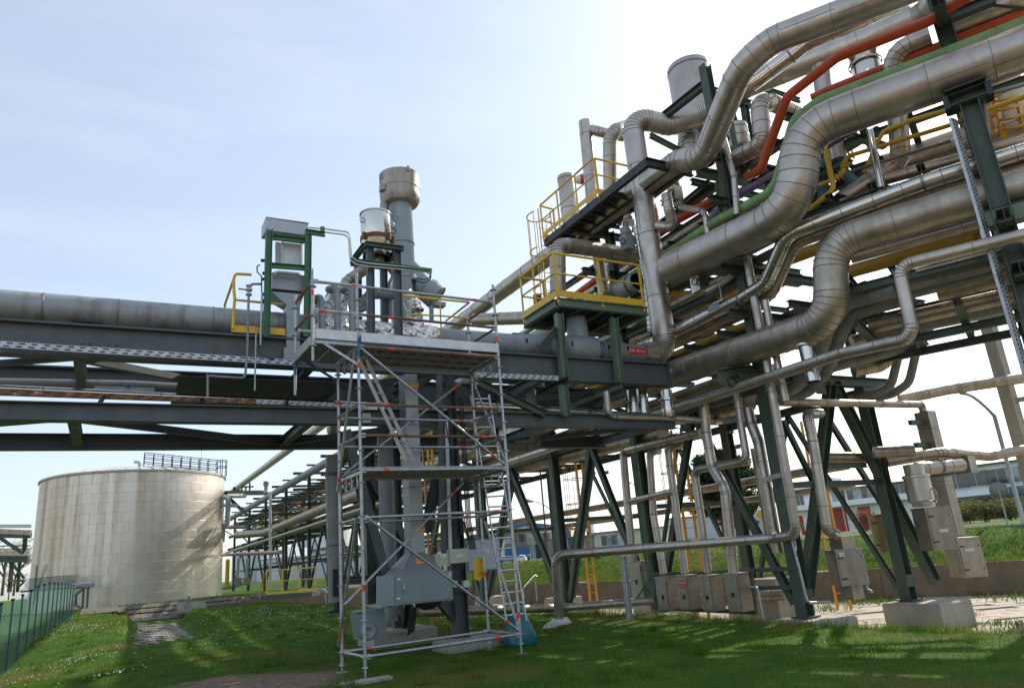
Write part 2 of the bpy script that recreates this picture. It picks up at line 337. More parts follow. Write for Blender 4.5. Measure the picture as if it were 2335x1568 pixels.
def beam(parent, name, p0, p1, h=.2, w=.2, m='steel_green', up=(0, 0, 1), kind='i', label=None):
    b = MB()
    if kind == 'i': b.ibeam(p0, p1, h, w, up)
    elif kind == 'c': b.channel(p0, p1, h, w, up)
    elif kind == 'l': b.angle(p0, p1, w, up)
    elif kind == 'o': b.tube([p0, p1], h/2, 10)
    else: b.bar(p0, p1, w, h, up)
    o = b.build(name, m, parent)
    if label: o['label'] = label
    return o
def lettering(parent, text, loc, xdir, up, size, m, name='lettering', align='CENTER'):
    cu = bpy.data.curves.new(name, 'FONT'); cu.body = text; cu.size = size; cu.align_x = align; cu.align_y = 'CENTER'; cu.extrude = .0012
    t = bpy.data.objects.new(name, cu); COL.objects.link(t); dg = bpy.context.evaluated_depsgraph_get(); dg.update()
    me = bpy.data.meshes.new_from_object(t.evaluated_get(dg)); bpy.data.objects.remove(t)
    me.materials.clear(); me.materials.append(M(m)); x = V3(xdir).normalized(); u = V3(up); u = (u-x*u.dot(x)).normalized(); z = x.cross(u)
    rot = Matrix((x, u, z)).transposed(); return share(name, me, V3(loc), parent, rot)
# ================================================================ ground
def sst(a, b, x):
    t = np.clip((np.asarray(x, float)-a)/(b-a), 0, 1); return t*t*(3-2*t)
CREST = np.array([(-4, 11.2), (5, 10.9), (10, 10.6), (15, 10.4), (18, 9.9), (21, 8.9), (26, 8.6), (34, 8.2), (42, 7.8), (60, 7.6)])
WALL = np.array([(-30, 36.), (0, 29.5), (9, 25.5), (13.6, 23.3), (17.9, 20.8), (23, 19.2), (29, 18.1), (36, 17.3), (44, 16.6), (80, 15)])
FLOOR = -.75
def crest(y): return np.interp(y, CREST[:, 0], CREST[:, 1])
def wallx(y): return np.interp(y, WALL[:, 0], WALL[:, 1])
def hgt(x, y):
    x = np.asarray(x, float); y = np.asarray(y, float)
    lawn = .05*np.sin(x*.7+1)*np.cos(y*.45) - .28*sst(1.0, -3.0, x)*sst(34, 20, y)
    # low mounds left and right of the paved gap
    rec = sst(.35, .95, x - (.15 + .03*(y-26)))*sst(3.15, 2.5, x-(.02 + .045*(y-26)))*sst(22.5, 26, y)*sst(60, 57, y)
    mound = .33*sst(19, 30, y)*sst(-1, -.2, x+2)*sst(9.5, 7.0, x)
    lawn = lawn + mound*(1-rec) - rec*.30
    back = sst(41, 45.5, y)*sst(0.2, 1.2, x)            # ditch in front of the tank bank
    lawn = lawn*(1-back) + back*(-.38)
    bank = sst(50.5, 55.5, y + .10*(x-2))
    lawn = lawn*(1-bank) + bank*.48
    c = crest(y); b = sst(0, 1.1, x-c)
    far = sst(44.6, 44.9, y)*sst(6, 9, x)               # far end of the basin: bank behind the yellow walkway
    floor = FLOOR*(1-far) + .38*far
    z = lawn*(1-b) + floor*b
    w = wallx(y); up = x-w
    emb = .12 + .97*sst(.6, 5.5, up) - .85*sst(55, 130, y)*sst(6, 20, up)
    z = np.where(up > .30, emb, z)
    return z
def axis(lo, hi, step, out, far):
    a = list(np.arange(lo, hi+1e-6, step)); s = step
    while a[-1] < far: s *= 1.35; a.append(a[-1]+s)
    s = step
    while a[0] > -far: s *= 1.35; a.insert(0, a[0]-s)
    return np.array(a)
gx = axis(-6, 34, .3, 1.35, 4000); gy = axis(3, 62, .3, 1.35, 4000)
X, Y = np.meshgrid(gx, gy); Z = hgt(X, Y)
Z = np.where((np.abs(X) > 200) | (np.abs(Y) > 200), np.minimum(Z, 1.0), Z)
vs = np.stack([X.ravel(), Y.ravel(), Z.ravel()], 1); nx, ny = len(gx), len(gy)
ii = (np.arange(ny-1)[:, None]*nx + np.arange(nx-1)[None]).ravel()
fs = np.stack([ii, ii+1, ii+nx+1, ii+nx], 1)
me = bpy.data.meshes.new('ground'); me.from_pydata(vs.tolist(), [], fs.tolist()); me.polygons.foreach_set('use_smooth', [True]*len(me.polygons))
def ground_mat():
    m = bpy.data.materials.new('lawn'); m.use_nodes = True; t = m.node_tree; L = t.links.new; b = t.nodes['Principled BSDF']; b.inputs['Roughness'].default_value = .95; b.inputs['Specular IOR Level'].default_value = .15
    geo = node(t, 'ShaderNodeNewGeometry'); pos = geo.outputs['Position']
    def nz(s, d=6, r=.6):
        n = node(t, 'ShaderNodeTexNoise'); n.inputs['Scale'].default_value = s; n.inputs['Detail'].default_value = d; n.inputs['Roughness'].default_value = r; L(pos, n.inputs['Vector']); return n.outputs['Fac']
    def ramp(f, c0, c1, p0=.35, p1=.65):
        r = node(t, 'ShaderNodeValToRGB'); r.color_ramp.elements[0].position = p0; r.color_ramp.elements[1].position = p1
        r.color_ramp.elements[0].color = (*c0, 1); r.color_ramp.elements[1].color = (*c1, 1); L(f, r.inputs[0]); return r.outputs[0]
    def mix(f, a, c):
        x = node(t, 'ShaderNodeMix', data_type='RGBA'); L(f, x.inputs[0]); L(a, x.inputs[6])
        if isinstance(c, tuple): x.inputs[7].default_value = (*c, 1)
        else: L(c, x.inputs[7])
        return x.outputs[2]
    def rng_(f, a, b_, lo=0, hi=1):
        r = node(t, 'ShaderNodeMapRange'); r.inputs[1].default_value = a; r.inputs[2].default_value = b_; r.inputs[3].default_value = lo; r.inputs[4].default_value = hi; L(f, r.inputs[0]); return r.outputs[0]
    def mul(a, b_):
        n = node(t, 'ShaderNodeMath', operation='MULTIPLY'); L(a, n.inputs[0]); L(b_, n.inputs[1]); return n.outputs[0]
    grass = ramp(nz(1.1), (.034, .082, .008), (.066, .134, .013))
    grass = mix(rng_(nz(.33, 4), .52, .70), grass, (.135, .118, .035))
    sep = node(t, 'ShaderNodeSeparateXYZ'); L(pos, sep.inputs[0]); x, y, z = sep.outputs
    # bare trodden soil beside the camera and below the scaffold's corner
    dx = node(t, 'ShaderNodeVectorMath', operation='DISTANCE'); L(pos, dx.inputs[0]); dx.inputs[1].default_value = (1.9, 12.0, 0)
    n8 = nz(1.6, 6); ad = node(t, 'ShaderNodeMath', operation='MULTIPLY_ADD'); L(n8, ad.inputs[0]); ad.inputs[1].default_value = 2.2; L(dx.outputs['Value'], ad.inputs[2])
    soil = ramp(nz(9, 8), (.15, .105, .07), (.28, .21, .145))
    col = mix(rng_(ad.outputs[0], 2.75, 2.25), grass, soil)
    # brown soil added out of view behind the camera to warm the pipe reflections
    gy_ = node(t, 'ShaderNodeMath', operation='MULTIPLY_ADD'); L(nz(.9, 5), gy_.inputs[0]); gy_.inputs[1].default_value = 1.6; dt_ = node(t, 'ShaderNodeVectorMath', operation='DOT_PRODUCT'); L(pos, dt_.inputs[0]); dt_.inputs[1].default_value = (-0.8217, -0.5699, 0); L(dt_.outputs['Value'], gy_.inputs[2]); col = mix(rng_(gy_.outputs[0], -7.102, -6.302), col, soil)
    # earth showing in the low basin
    low = mul(rng_(z, -.50, -.66), rng_(nz(.8, 5), .62, .44)); col = mix(low, col, ramp(nz(5, 7), (.22, .18, .125), (.34, .285, .205)))
    L(col, b.inputs['Base Color'])
    bp = node(t, 'ShaderNodeBump'); bp.inputs['Strength'].default_value = .8; bp.inputs['Distance'].default_value = .06; L(nz(16, 6), bp.inputs['Height']); L(bp.outputs[0], b.inputs['Normal'])
    return m
me.materials.append(ground_mat()); go = bpy.data.objects.new('ground', me); COL.objects.link(go); struct(go)

def in_view(x, y, z=0, m=.06):
    """rough test whether a spot can be seen in the frame (keeps the grass and paving only where they show)"""
    iv = cam.matrix_world.inverted(); a = np.array(iv)
    P = np.stack([x, y, np.broadcast_to(z, np.shape(x)), np.ones_like(x)]); q = a @ P
    d = -q[2]; u = q[0]/d*1650/2335; v = q[1]/d*1650/2335
    return (d > 0) & (np.abs(u) < .5+m) & (np.abs(v) < .336+m)

# ---- grass blades (uncountable)
def blades(n, ok, hmin, hmax, wmul, seed, zfix=None):
    g = np.random.default_rng(seed); out = []
    x, y = ok(g, n); z = hgt(x, y) if zfix is None else np.full(len(x), zfix); k = in_view(x, y, z); x, y, z = x[k], y[k], z[k]
    h = g.uniform(hmin, hmax, len(x))*(.6+.8*g.random(len(x))); a = g.uniform(0, 6.283, len(x)); w = h*wmul*g.uniform(.6, 1.3, len(x)); lx, ly = g.normal(0, .35, len(x))*h, g.normal(0, .35, len(x))*h
    p0 = np.stack([x-np.cos(a)*w, y-np.sin(a)*w, z-.01], 1); p1 = np.stack([x+np.cos(a)*w, y+np.sin(a)*w, z-.01], 1); p2 = np.stack([x+lx, y+ly, z+h], 1)
    return np.stack([p0, p1, p2], 1).reshape(-1, 3)
def tri_obj(name, P, m):
    me = bpy.data.meshes.new(name); k = len(P)//3
    me.vertices.add(len(P)); me.vertices.foreach_set('co', P.ravel().astype('f4')); me.loops.add(len(P)); me.loops.foreach_set('vertex_index', np.arange(len(P), dtype='i4'))
    me.polygons.add(k); me.polygons.foreach_set('loop_start', np.arange(0, len(P), 3, dtype='i4')); me.update(calc_edges=True); me.materials.append(m)
    o = bpy.data.objects.new(name, me); COL.objects.link(o); return o
def grass_mat():
    m = bpy.data.materials.new('grass_blade'); m.use_nodes = True; t = m.node_tree; L = t.links.new; b = t.nodes['Principled BSDF']
    geo = node(t, 'ShaderNodeNewGeometry'); n = node(t, 'ShaderNodeTexNoise'); n.inputs['Scale'].default_value = 1.4; n.inputs['Detail'].default_value = 6; L(geo.outputs['Position'], n.inputs['Vector'])
    n2 = node(t, 'ShaderNodeTexNoise'); n2.inputs['Scale'].default_value = 60; L(geo.outputs['Position'], n2.inputs['Vector'])
    a = node(t, 'ShaderNodeMath', operation='MULTIPLY_ADD'); L(n2.outputs['Fac'], a.inputs[0]); a.inputs[1].default_value = .8; L(n.outputs['Fac'], a.inputs[2])
    r = node(t, 'ShaderNodeValToRGB'); e = r.color_ramp.elements; e[0].position = .62; e[0].color = (.034, .098, .006, 1); e[1].position = 1.15; e[1].color = (.155, .205, .035, 1)
    e2 = e.new(.9); e2.color = (.080, .165, .012, 1); L(a.outputs[0], r.inputs[0])
    n3 = node(t, 'ShaderNodeTexNoise'); n3.inputs['Scale'].default_value = .33; n3.inputs['Detail'].default_value = 4; L(geo.outputs['Position'], n3.inputs['Vector'])
    mr = node(t, 'ShaderNodeMapRange'); mr.inputs[1].default_value = .50; mr.inputs[2].default_value = .72; mr.inputs[4].default_value = .62; L(n3.outputs['Fac'], mr.inputs[0])
    mx = node(t, 'ShaderNodeMix', data_type='RGBA'); L(mr.outputs[0], mx.inputs[0]); L(r.outputs[0], mx.inputs[6]); mx.inputs[7].default_value = (.20, .165, .05, 1)
    L(mx.outputs[2], b.inputs['Base Color'])
    b.inputs['Roughness'].default_value = .8; b.inputs['Specular IOR Level'].default_value = .08
    tr = node(t, 'ShaderNodeBsdfTranslucent'); L(mx.outputs[2], tr.inputs[0]); ms = node(t, 'ShaderNodeMixShader'); ms.inputs[0].default_value = .42
    L(b.outputs[0], ms.inputs[1]); L(tr.outputs[0], ms.inputs[2]); L(ms.outputs[0], t.nodes['Material Output'].inputs[0]); return m
GM = grass_mat()
def soil_clear(x, y): return (np.hypot(x-1.9, y-12.0) > 1.45+.5*np.sin(3*x)*np.sin(2.3*y))
def near(g, n):
    x = g.uniform(-3, 13, n); y = g.uniform(4, 20, n); k = (x < crest(y)+.35) & soil_clear(x, y); return x[k], y[k]
def mid(g, n):
    x = g.uniform(-9, 11, n); y = g.uniform(20, 44, n); rec = (x > .55+.03*(y-26)) & (x < 2.75+.045*(y-26)) & (y > 24.5); k = (x < crest(y)+.4) & (~rec | (g.random(n) < .25)); return x[k], y[k]
def edge(g, n):
    y = g.uniform(3, 21, n); x = crest(y)+g.normal(0, .28, n)+.1; return x, y
def tuft(g, n):
    k = n//60; cx0 = g.uniform(-2.5, 11, k); cy0 = g.uniform(6, 30, k); i_ = g.integers(0, k, n); x = cx0[i_]+g.normal(0, .07, n); y = cy0[i_]+g.normal(0, .07, n); q = (x < crest(y)+.2) & soil_clear(x, y); return x[q], y[q]
def embank(g, n):
    y = g.uniform(5, 46, n); x = wallx(y)+.25+np.abs(g.normal(0, 3.2, n)); return x, y
def walltop(g, n):
    y = g.uniform(2, 44, n); x = wallx(y)+np.abs(g.normal(.1, .3, n)); q = (x < wallx(y)+.75) & (np.sin(y*1.7)+np.sin(y*.6+1) > -.9); return x[q], y[q]
def tankside(g, n):
    x = g.uniform(-3, 16, n); y = g.uniform(46, 66, n); k = (hgt(x, y) > .3); return x[k], y[k]
P = np.concatenate([blades(210000, near, .03, .065, .06, 1), blades(90000, mid, .045, .09, .09, 2), blades(8000, edge, .07, .16, .035, 3), blades(14000, tuft, .08, .15, .05, 9), blades(60000, embank, .08, .15, .10, 4), blades(16000, tankside, .08, .14, .12, 5), blades(16000, walltop, .06, .17, .07, 12, .19)])
tag(tri_obj('grass', P, GM), 'short green spring grass covering the lawn, mounds and embankment', 'grass', kind='stuff')
# ---- daisies
g = np.random.default_rng(11)
cl = [(-.8, 30, 1.0, 2.5, 90), (-1.1, 34, .6, 3, 60), (4.6, 29, 1.0, 2.6, 60), (5.8, 27.5, 1.2, 2.5, 60), (6.9, 26, 1.2, 2.2, 50), (-.6, 21.5, .5, .5, 60), (0.2, 16.2, .35, .3, 25), (2.8, 22, 1.2, 2, 40), (8.6, 7.6, .15, .12, 5), (-1.6, 19, .5, .8, 25)]
dx = np.concatenate([g.normal(c[0], c[2], c[4]) for c in cl]); dy = np.concatenate([g.normal(c[1], c[3], c[4]) for c in cl]); dz = hgt(dx, dy)+.085
P = []
for a, b_, c in zip(dx, dy, dz):
    s = .0085*(1+b_/60); ph = g.uniform(0, 6); q = [(a+s*math.cos(ph+i*2.094), b_+s*math.sin(ph+i*2.094), c+.012*math.sin(ph+i*2)) for i in range(3)]; P += q
    P += [(a-s, b_, c-.015), (a+s, b_, c-.015), (a, b_+.004, c+s)]
tag(tri_obj('daisies', np.array(P), MATS['white']), 'tiny white daisies scattered over the grass', 'flowers', kind='stuff')

# ---- paved floor of the basin: concrete slabs in rows
pv = MB()
py_ = np.linspace(-2, 44, 93)
for a, b_ in zip(py_[:-1], py_[1:]):
    x0, x1 = crest(a)+1.0, wallx(a)-.02; y0_, y1_ = crest(b_)+1.0, wallx(b_)-.02
    pv.quad((x0, a, FLOOR+.004), (x1, a, FLOOR+.004), (y1_, b_, FLOOR+.004), (y0_, b_, FLOOR+.004))
pave = struct(pv.build('paving', 'slab'))
sb = MB().box((0, 0, 0), (.985, .485, .05)).build('slab', 'slab'); slabme = sb.data; bpy.data.objects.remove(sb)
ang = R(-26); ca, sa = math.cos(ang), math.sin(ang); cells = []
for i in range(-30, 60):
    for j in range(-40, 60):
        u, v = i*1.0+(.5 if j % 2 else 0), j*.5; x, y = 13+u*ca-v*sa, 9+u*sa+v*ca
        if crest(y)+1.2 < x < wallx(y)-.25 and 3 < y < 24: cells.append((x, y))
cx, cy = np.array(cells).T; k = in_view(cx, cy, FLOOR); cells = sorted([c for c, q in zip(cells, k) if q], key=lambda c: c[0]**2+c[1]**2)[:290]
for x, y in cells:
    if random.random() < .03: continue
    share('slab', slabme, (x, y, FLOOR+.008+random.uniform(-.006, .010)), pave, Matrix.Rotation(ang+random.uniform(-.012, .012), 3, 'Z') @ Matrix.Rotation(random.uniform(-.01, .01), 3, 'X'))
# ---- cobbles of the paved gap in the lawn
gap = MB().box((1.9, 34, -.42), (2.0, 15, .1)).build('paved_path', 'cobble'); struct(gap)
cb = MB().box((0, 0, 0), (.40, .20, .08)).build('paving_stone', 'cobble'); cbme = cb.data; bpy.data.objects.remove(cb)
for j in range(27):
    y = 25.2+j*.62
    for i in range(7):
        if random.random() < .2: continue
        x = .85+.03*(y-26)+.05+(i+(.5 if j % 2 else 0))*.262
        share('paving_stone', cbme, (x, y, float(hgt(x, y))+random.uniform(0, .02)+.03), gap, Matrix.Rotation(random.uniform(-.06, .06), 3, 'Z'), (.6, 2.3, 1))
# ---- sloping stone bank in front of the tank
bk = thing('stone_bank', 'low sloping bank of weathered stone slabs below the big tank', 'embankment', (4, 50, -.4))
bs = MB().box((0, 0, 0), (.78, 1.02, .12)).build('stone', 'bank_stone'); bsme = bs.data; bpy.data.objects.remove(bs)
for i in range(22):
    for j in range(4):
        x = -.8+i*.8+(.4 if j % 2 else 0); y = 50.6-.10*(x-2)+j*1.0; z = float(hgt(x, y+.5))
        share('stone', bsme, (x, y+.5, z+.05+random.uniform(0, .03)), bk, Matrix.Rotation(R(9.5), 3, 'X') @ Matrix.Rotation(random.uniform(-.03, .03), 3, 'Z'))

# ---- retaining wall along the embankment
rw = thing('retaining_wall', 'long stained concrete retaining wall at the foot of the grass embankment', 'wall', (20, 18, FLOOR))
ys = list(np.arange(-6, 44.6, 2.2))
for a, b_ in zip(ys[:-1], ys[1:]):
    xa, xb = float(wallx(a)), float(wallx(b_)); top = .2; m_ = MB(); g_ = .006
    d = Vector((xb-xa, b_-a, 0)).normalized(); p, q = V3((xa, a, 0))+d*g_, V3((xb, b_, 0))-d*g_; nrm = Vector((d.y, -d.x, 0)); nrm = nrm if nrm.x > 0 else -nrm
    lo, hi, th = FLOOR-.1, top, .72
    A = [p-nrm*.22+Vector((0, 0, lo)), q-nrm*.22+Vector((0, 0, lo)), q+Vector((0, 0, hi)), p+Vector((0, 0, hi)), p+nrm*th+Vector((0, 0, hi)), q+nrm*th+Vector((0, 0, hi)), p+nrm*th+Vector((0, 0, lo)), q+nrm*th+Vector((0, 0, lo))]
    m_.add(A, [(0, 1, 2, 3), (3, 2, 5, 4), (4, 5, 7, 6), (0, 3, 4, 6), (1, 7, 5, 2)]); m_.build('wall_panel', 'concrete_wall', rw)
ew = thing('retaining_wall', 'short concrete wall closing the basin beside the yellow walkway', 'wall', (11, 44.5, FLOOR))
for i in range(5): MB().box((7.6+i*1.99, 44.55+.05*i, -.2), (1.98, .3, 1.3)).build('wall_panel', 'concrete_wall', ew)
# sloping concrete apron at the right end of the embankment
ap = MB(); nu, nv_ = 14, 8; vs_ = []
for i in range(nu+1):
    for j in range(nv_+1):
        f_ = j/nv_; yl = 10.9+1.5*f_; y_ = yl+(-2.5-yl)*i/nu + (.25*math.sin(j*2.1) if i == 0 else 0); x_ = float(wallx(y_))+.34+4.6*f_; vs_.append((x_, y_, max(float(hgt(x_, y_)), .12)+.05+(.10 if j == 0 else 0)))
ap.add(vs_, [(i*(nv_+1)+j, i*(nv_+1)+j+1, (i+1)*(nv_+1)+j+1, (i+1)*(nv_+1)+j) for i in range(nu) for j in range(nv_)], True)
tag(ap.build('concrete_apron', 'concrete_wall'), 'sloping brown concrete apron at the right end of the embankment', 'concrete slab')
# ================================================================ the pipe bridge
YN, YF = 13.05, 15.75
br = thing('pipe_bridge', 'dark grey steel pipe bridge of paired girders crossing from the left', 'bridge', (4, 14.4, 4.1))
for y in (YN, YF):
    xe = 11.62 if y == YN else 11.5
    for x0, x1 in ((-16, -4), (-3.995, 5.2), (5.205, xe)):
        beam(br, 'girder', (x0, y, 5.395), (x1, y, 5.395), .555, .26, 'girder')
        beam(br, 'girder', (x0, y, 4.235), (x1, y, 4.235), .29, .26, 'girder')
    MB().box((xe-.02, y, 5.395), (.014, .24, .50)).build('end_plate', 'girder', br)
for x in (-9.5, -5.1, -.62, 3.1, 5.6, 8.2, 11.2):
    for z, h in ((5.25, .20), (4.21, .18)): beam(br, 'cross_member', (x, YN+.14, z), (x, YF-.14, z), h, .16, 'girder')
for i, (x0, x1) in enumerate(((-5.1, -9.5), (-5.1, -.62), (3.1, -.62), (3.1, 5.6), (8.2, 5.6), (8.2, 11.2))):
    for z in (5.12, 4.13): beam(br, 'wind_brace', (x0, YF-.15, z), (x1, YN+.15, z), .12, .12, 'girder', kind='l')
for x in (8.2, 11.2): beam(br, 'post', (x, YF, 4.385), (x, YF, 5.115), .16, .16, 'girder', up=(1, 0, 0))
# pale paint patches with bolt stubs on the girder web
for px in ((1.04-.72), ): pass
for t_, z in (((-0.531, 12.900, 5.362), 0), ((-0.161, 12.900, 5.375), 0)):
    q = V3(t_); q.y = YN-.012
    mb = MB()
    for i in range(2): mb.lathe((q.x-.045+i*.11, YN-.009, q.z), [(.016, 0), (.016, -.02), (.001, -.022)][::1], 8, (0, 1, 0))
    mb.build('bolt', 'rust', br)
# sloping floor plates under the filter platform (dark)
MB().box((2.35, 14.4, 4.95), (2.9, 2.3, .012)).build('floor_plate', 'grating', br)

# supports of the bridge: braced trestle under the scaffolded middle
tr = thing('bridge_trestle', 'dark green trestle with raking braces carrying the pipe bridge', 'steel frame', (5.8, 14.2, 0))
beam(tr, 'column', (5.82, 13.12, .16), (5.82, 13.12, 4.09), .26, .26, 'girder', up=(1, 0, 0))
beam(tr, 'column', (5.55, 15.72, .22), (5.55, 15.72, 4.09), .26, .26, 'girder', up=(1, 0, 0))
beam(tr, 'column', (4.95, 15.66, .8), (4.95, 15.66, 4.09), .22, .22, 'steel_green', up=(1, 0, 0))
for p, q in (((3.720, 13.100, 3.993), (4.542, 13.100, 0.849)), ((4.978, 15.600, 3.435), (5.838, 15.600, 1.807)), ((5.637, 13.400, 3.134), (5.332, 13.400, 2.093)), ((5.210, 14.000, 0.793), (5.465, 14.900, 0.261)), ((5.498, 13.200, 0.823), (5.829, 13.200, 0.408))):
    beam(tr, 'brace', p, q, .17, .17, 'girder', up=(0, 1, 0))
beam(tr, 'strut', (4.036, 14.600, 1.338), (4.939, 14.600, 1.286), .16, .16, 'girder')
beam(tr, 'leg', (5.596, 15.200, 0.738), (5.544, 15.200, 0.218), .16, .20, 'girder', up=(1, 0, 0))
for i, (p, q) in enumerate((((5.596, 15.200, 0.738), (5.398, 15.200, 0.625)),)):
    beam(tr, 'knee', (5.358, 15.200, 0.735), (5.518, 15.200, 0.295), .12, .1, 'girder', up=(0, 1, 0))
def plinth(name, label, c, size, ch=.03):
    b = MB(); x, y, z = size; vs = []
    for k, f in ((0, 1.0), (z-ch, 1.0), (z, 1-ch*2/x)):
        vs += [(c[0]+sx*x/2*f, c[1]+sy*y/2*(f if f == 1 else 1-ch*2/y), c[2]+k) for sx, sy in ((-1, -1), (1, -1), (1, 1), (-1, 1))]
    fs = [(3, 2, 1, 0), (8, 9, 10, 11)]
    for r_ in (0, 4): fs += [(r_+i, r_+(i+1) % 4, r_+4+(i+1) % 4, r_+4+i) for i in range(4)]
    b.add(vs, fs); return tag(b.build(name, 'concrete'), label, 'footing')
plinth('concrete_footing', 'square concrete block under the bridge trestle behind the grey cabinet', (5.45, 15.55, -.15), (1.35, 1.1, .42))
plinth('concrete_footing', 'flat concrete pad under the trestle column beside the yellow plate', (5.95, 13.1, -.15), (1.1, .8, .32))

# ---- pipes lying on the bridge
pz = 6.05
pipe('insulated_pipe', 'big pale grey insulated pipe on top of the bridge, left stretch', [(-16, 13.4, pz), (3.25, 13.4, pz)], .245, 'grey_pipe_light', seam=1.25, band=.02)
for x in (-8.6, -5.0, -.55):
    s = thing('pipe_saddle', {-8.6: 'black pipe saddle on the bridge beyond the left picture edge', -5.0: 'black pipe saddle on the bridge outside the left edge', -.55: 'black steel saddle carrying the big grey pipe above the girder'}[x], 'pipe support', (x, 13.3, 5.67))
    beam(s, 'stool', (x, 13.3, 5.675), (x, 13.3, 5.80), .16, .16, 'steel_black', up=(1, 0, 0))
    MB().box((x, 13.35, 5.80), (.44, .3, .02)).build('plate', 'steel_black', s)
    for q in (-.17, .17): MB().box((x+q, 13.28, 5.765), (.10, .12, .07)).build('clamp', 'black', s)
pipe('insulated_pipe', 'pale insulated pipe on the far girder seen under the big grey pipe', [(-16, 15.9, 6.33), (-2.076, 15.900, 6.539), (1.091, 15.900, 6.552)], .19, 'grey_pipe_light', seam=1.5, band=.018)
pipe('insulated_pipe', 'grey insulated pipe between the girders above the rusty cable tray', [(-1.874, 15.200, 5.184), (0.196, 15.200, 5.229), (1.987, 15.200, 5.177), (4.6, 15.2, 4.73)], .10, 'grey_pipe', seam=2.2)
pipe('shiny_pipe', 'shiny clad pipe running beside the rusty cable tray on the bridge', [(-1.688, 13.750, 4.753), (11.3, 13.75, 4.47)], .065, 'shiny', seam=1.3)
pipe('shiny_pipe', 'bright clad pipe on the lower girder reaching the rack', [(6.6, 13.45, 4.60), (9.994, 13.450, 4.496), (12.989, 13.200, 4.324), (13.246, 13.200, 4.328)], .085, 'shiny', seam=.9)
pipe('shiny_pipe', 'thin bright pipe just above the lower bridge girder', [(-16, 13.55, 4.44), (11.4, 13.55, 4.44)], .06, 'clad_warm', seam=1.6)
pipe('grey_pipe', 'thick grey pipe lying on the bridge floor behind the trays', [(-16, 14.6, 4.52), (11.2, 14.6, 4.52)], .11, 'grey_pipe', seam=2)
db = thing('duct_box', 'short flat steel duct between the girders with a blue capped sensor', 'duct', (0.072, 13.900, 4.815))
MB().box((0.077, 13.900, 4.810), (.92, .10, .12)).build('housing', 'galv_sheet', db)
q = V3((0.126, 13.900, 4.880)); MB().lathe((q.x, q.y, q.z-.03), [(.07, 0), (.07, .05), (.05, .07), (.0, .075)], 14).build('cap', 'blue_paint', db)

# ---- cable trays
def tray(label, p0, p1, w=.10, m='tray', holes=True, hp=.16, depth=.05, group=None):
    """perforated channel: long side faces the viewer, slots are dark sunk pieces"""
    t = thing('cable_tray', label, 'cable tray', p0); p0, p1 = V3(p0), V3(p1); d = (p1-p0).normalized(); sd = d.cross(Vector((0, 0, 1))).normalized()
    if abs(d.z) > .9: sd = Vector((0, -1, 0))
    up = sd.cross(d).normalized()
    MB().prism([(0, -w/2), (0, w/2), (-depth, w/2), (-depth, w/2-.006), (-.006, w/2-.006), (-.006, -w/2+.006), (-depth, -w/2+.006), (-depth, -w/2)], p0, p1, up).build('channel', m, t)
    if holes:
        b = MB(); L = (p1-p0).length; n = int(L/hp); q0 = d.cross(up)
        for i in range(n):
            c = p0+d*(hp*(i+.5))
            for k in (-.24, .24): b.box(c+up*w*k+q0*.0015+d*(hp*.25 if k > 0 else 0), (hp*.5, w*.2, .004), (d, up, q0))
        b.build('slots', 'black', t)['kind'] = 'stuff'
    return t
tray('galvanised perforated cable tray along the upper bridge girder', (-1.638, 12.800, 5.216), (2.748, 12.800, 5.165), .10)
tray('galvanised perforated cable tray on the girder right of the scaffold', (6.322, 12.800, 5.106), (8.322, 12.800, 5.119), .10)
tray('rusty cable tray with pale worn ties along the lower bridge', (-1.614, 13.200, 4.561), (2.147, 13.200, 4.520), .085, 'rust_tray', hp=.22)
tray('grey slotted cable tray continuing the rusty one behind the scaffold', (2.160, 13.200, 4.518), (5.996, 13.200, 4.467), .075, hp=.13)
for i, t_ in enumerate(((-0.274, 13.100, 4.443), (1.215, 13.100, 4.408), (2.635, 13.100, 4.391))):
    beam(br, 'tray_bracket', (t_[0], 13.0, 4.37), (t_[0]+.06, 13.22, 4.55), .05, .05, 'steel_black', kind='b')
cv = thing('cable_ladder', 'vertical bundle of dark cable trays on the front of the trestle column', 'cable tray', (5.95, 12.8, 1.9))
for i, (a, b_, w) in enumerate((((5.530, 12.800, 5.059), (5.446, 12.800, 1.659), .11), ((5.603, 12.750, 4.218), (5.535, 12.750, 1.699), .07), ((5.741, 12.750, 5.035), (5.657, 12.750, 1.690), .13), ((5.792, 12.700, 4.771), (5.750, 12.700, 1.974), .05))):
    MB().bar(a, b_, w, .06, (0, 1, 0)).build('rail', ('girder', 'galv', 'steel_black', 'black')[i], cv)
for i in range(5): MB().tube([(5.557, 12.720, 4.211) if i == 0 else (5.86+.03*i, 12.72, 4.6), (5.86+.03*i, 12.72, 2.2), (5.9+.03*i, 12.66, 1.7)], .012, 8).build('cable', 'black_rubber', cv)

# ---- slender sampling pipes at the left of the filter
pipe('sampling_pipe', 'thin grey pipe with flanged valve rising left of the green frame', [(1.308, 12.950, 4.915), (1.321, 12.950, 4.530)], .022, 'grey_paint', seam=0)
sp = pipe('sampling_pipe', 'thin grey stand pipe with a flanged valve head beside the yellow rail', [(1.312, 12.750, 4.838), (1.886, 12.750, 4.824), (1.913, 12.750, 5.233), (1.916, 12.750, 6.515), (1.973, 12.750, 6.572), (2.149, 12.900, 6.649)], .022, 'grey_paint', seam=0, bend=.08)
q = V3((1.918, 12.750, 6.459)); MB().lathe(q-Vector((0, 0, .12)), [(.02, 0), (.055, .01), (.055, .035), (.03, .05), (.03, .09), (.06, .10), (.06, .13), (.035, .15), (.035, .17), (.055, .18), (.055, .2), (.02, .22)], 14).build('valve', 'galv', sp)
MB().tube([q+Vector((-.18, -.02, -.01)), q+Vector((0, 0, -.01))], .014, 8).build('lever', 'rust_tube', sp)
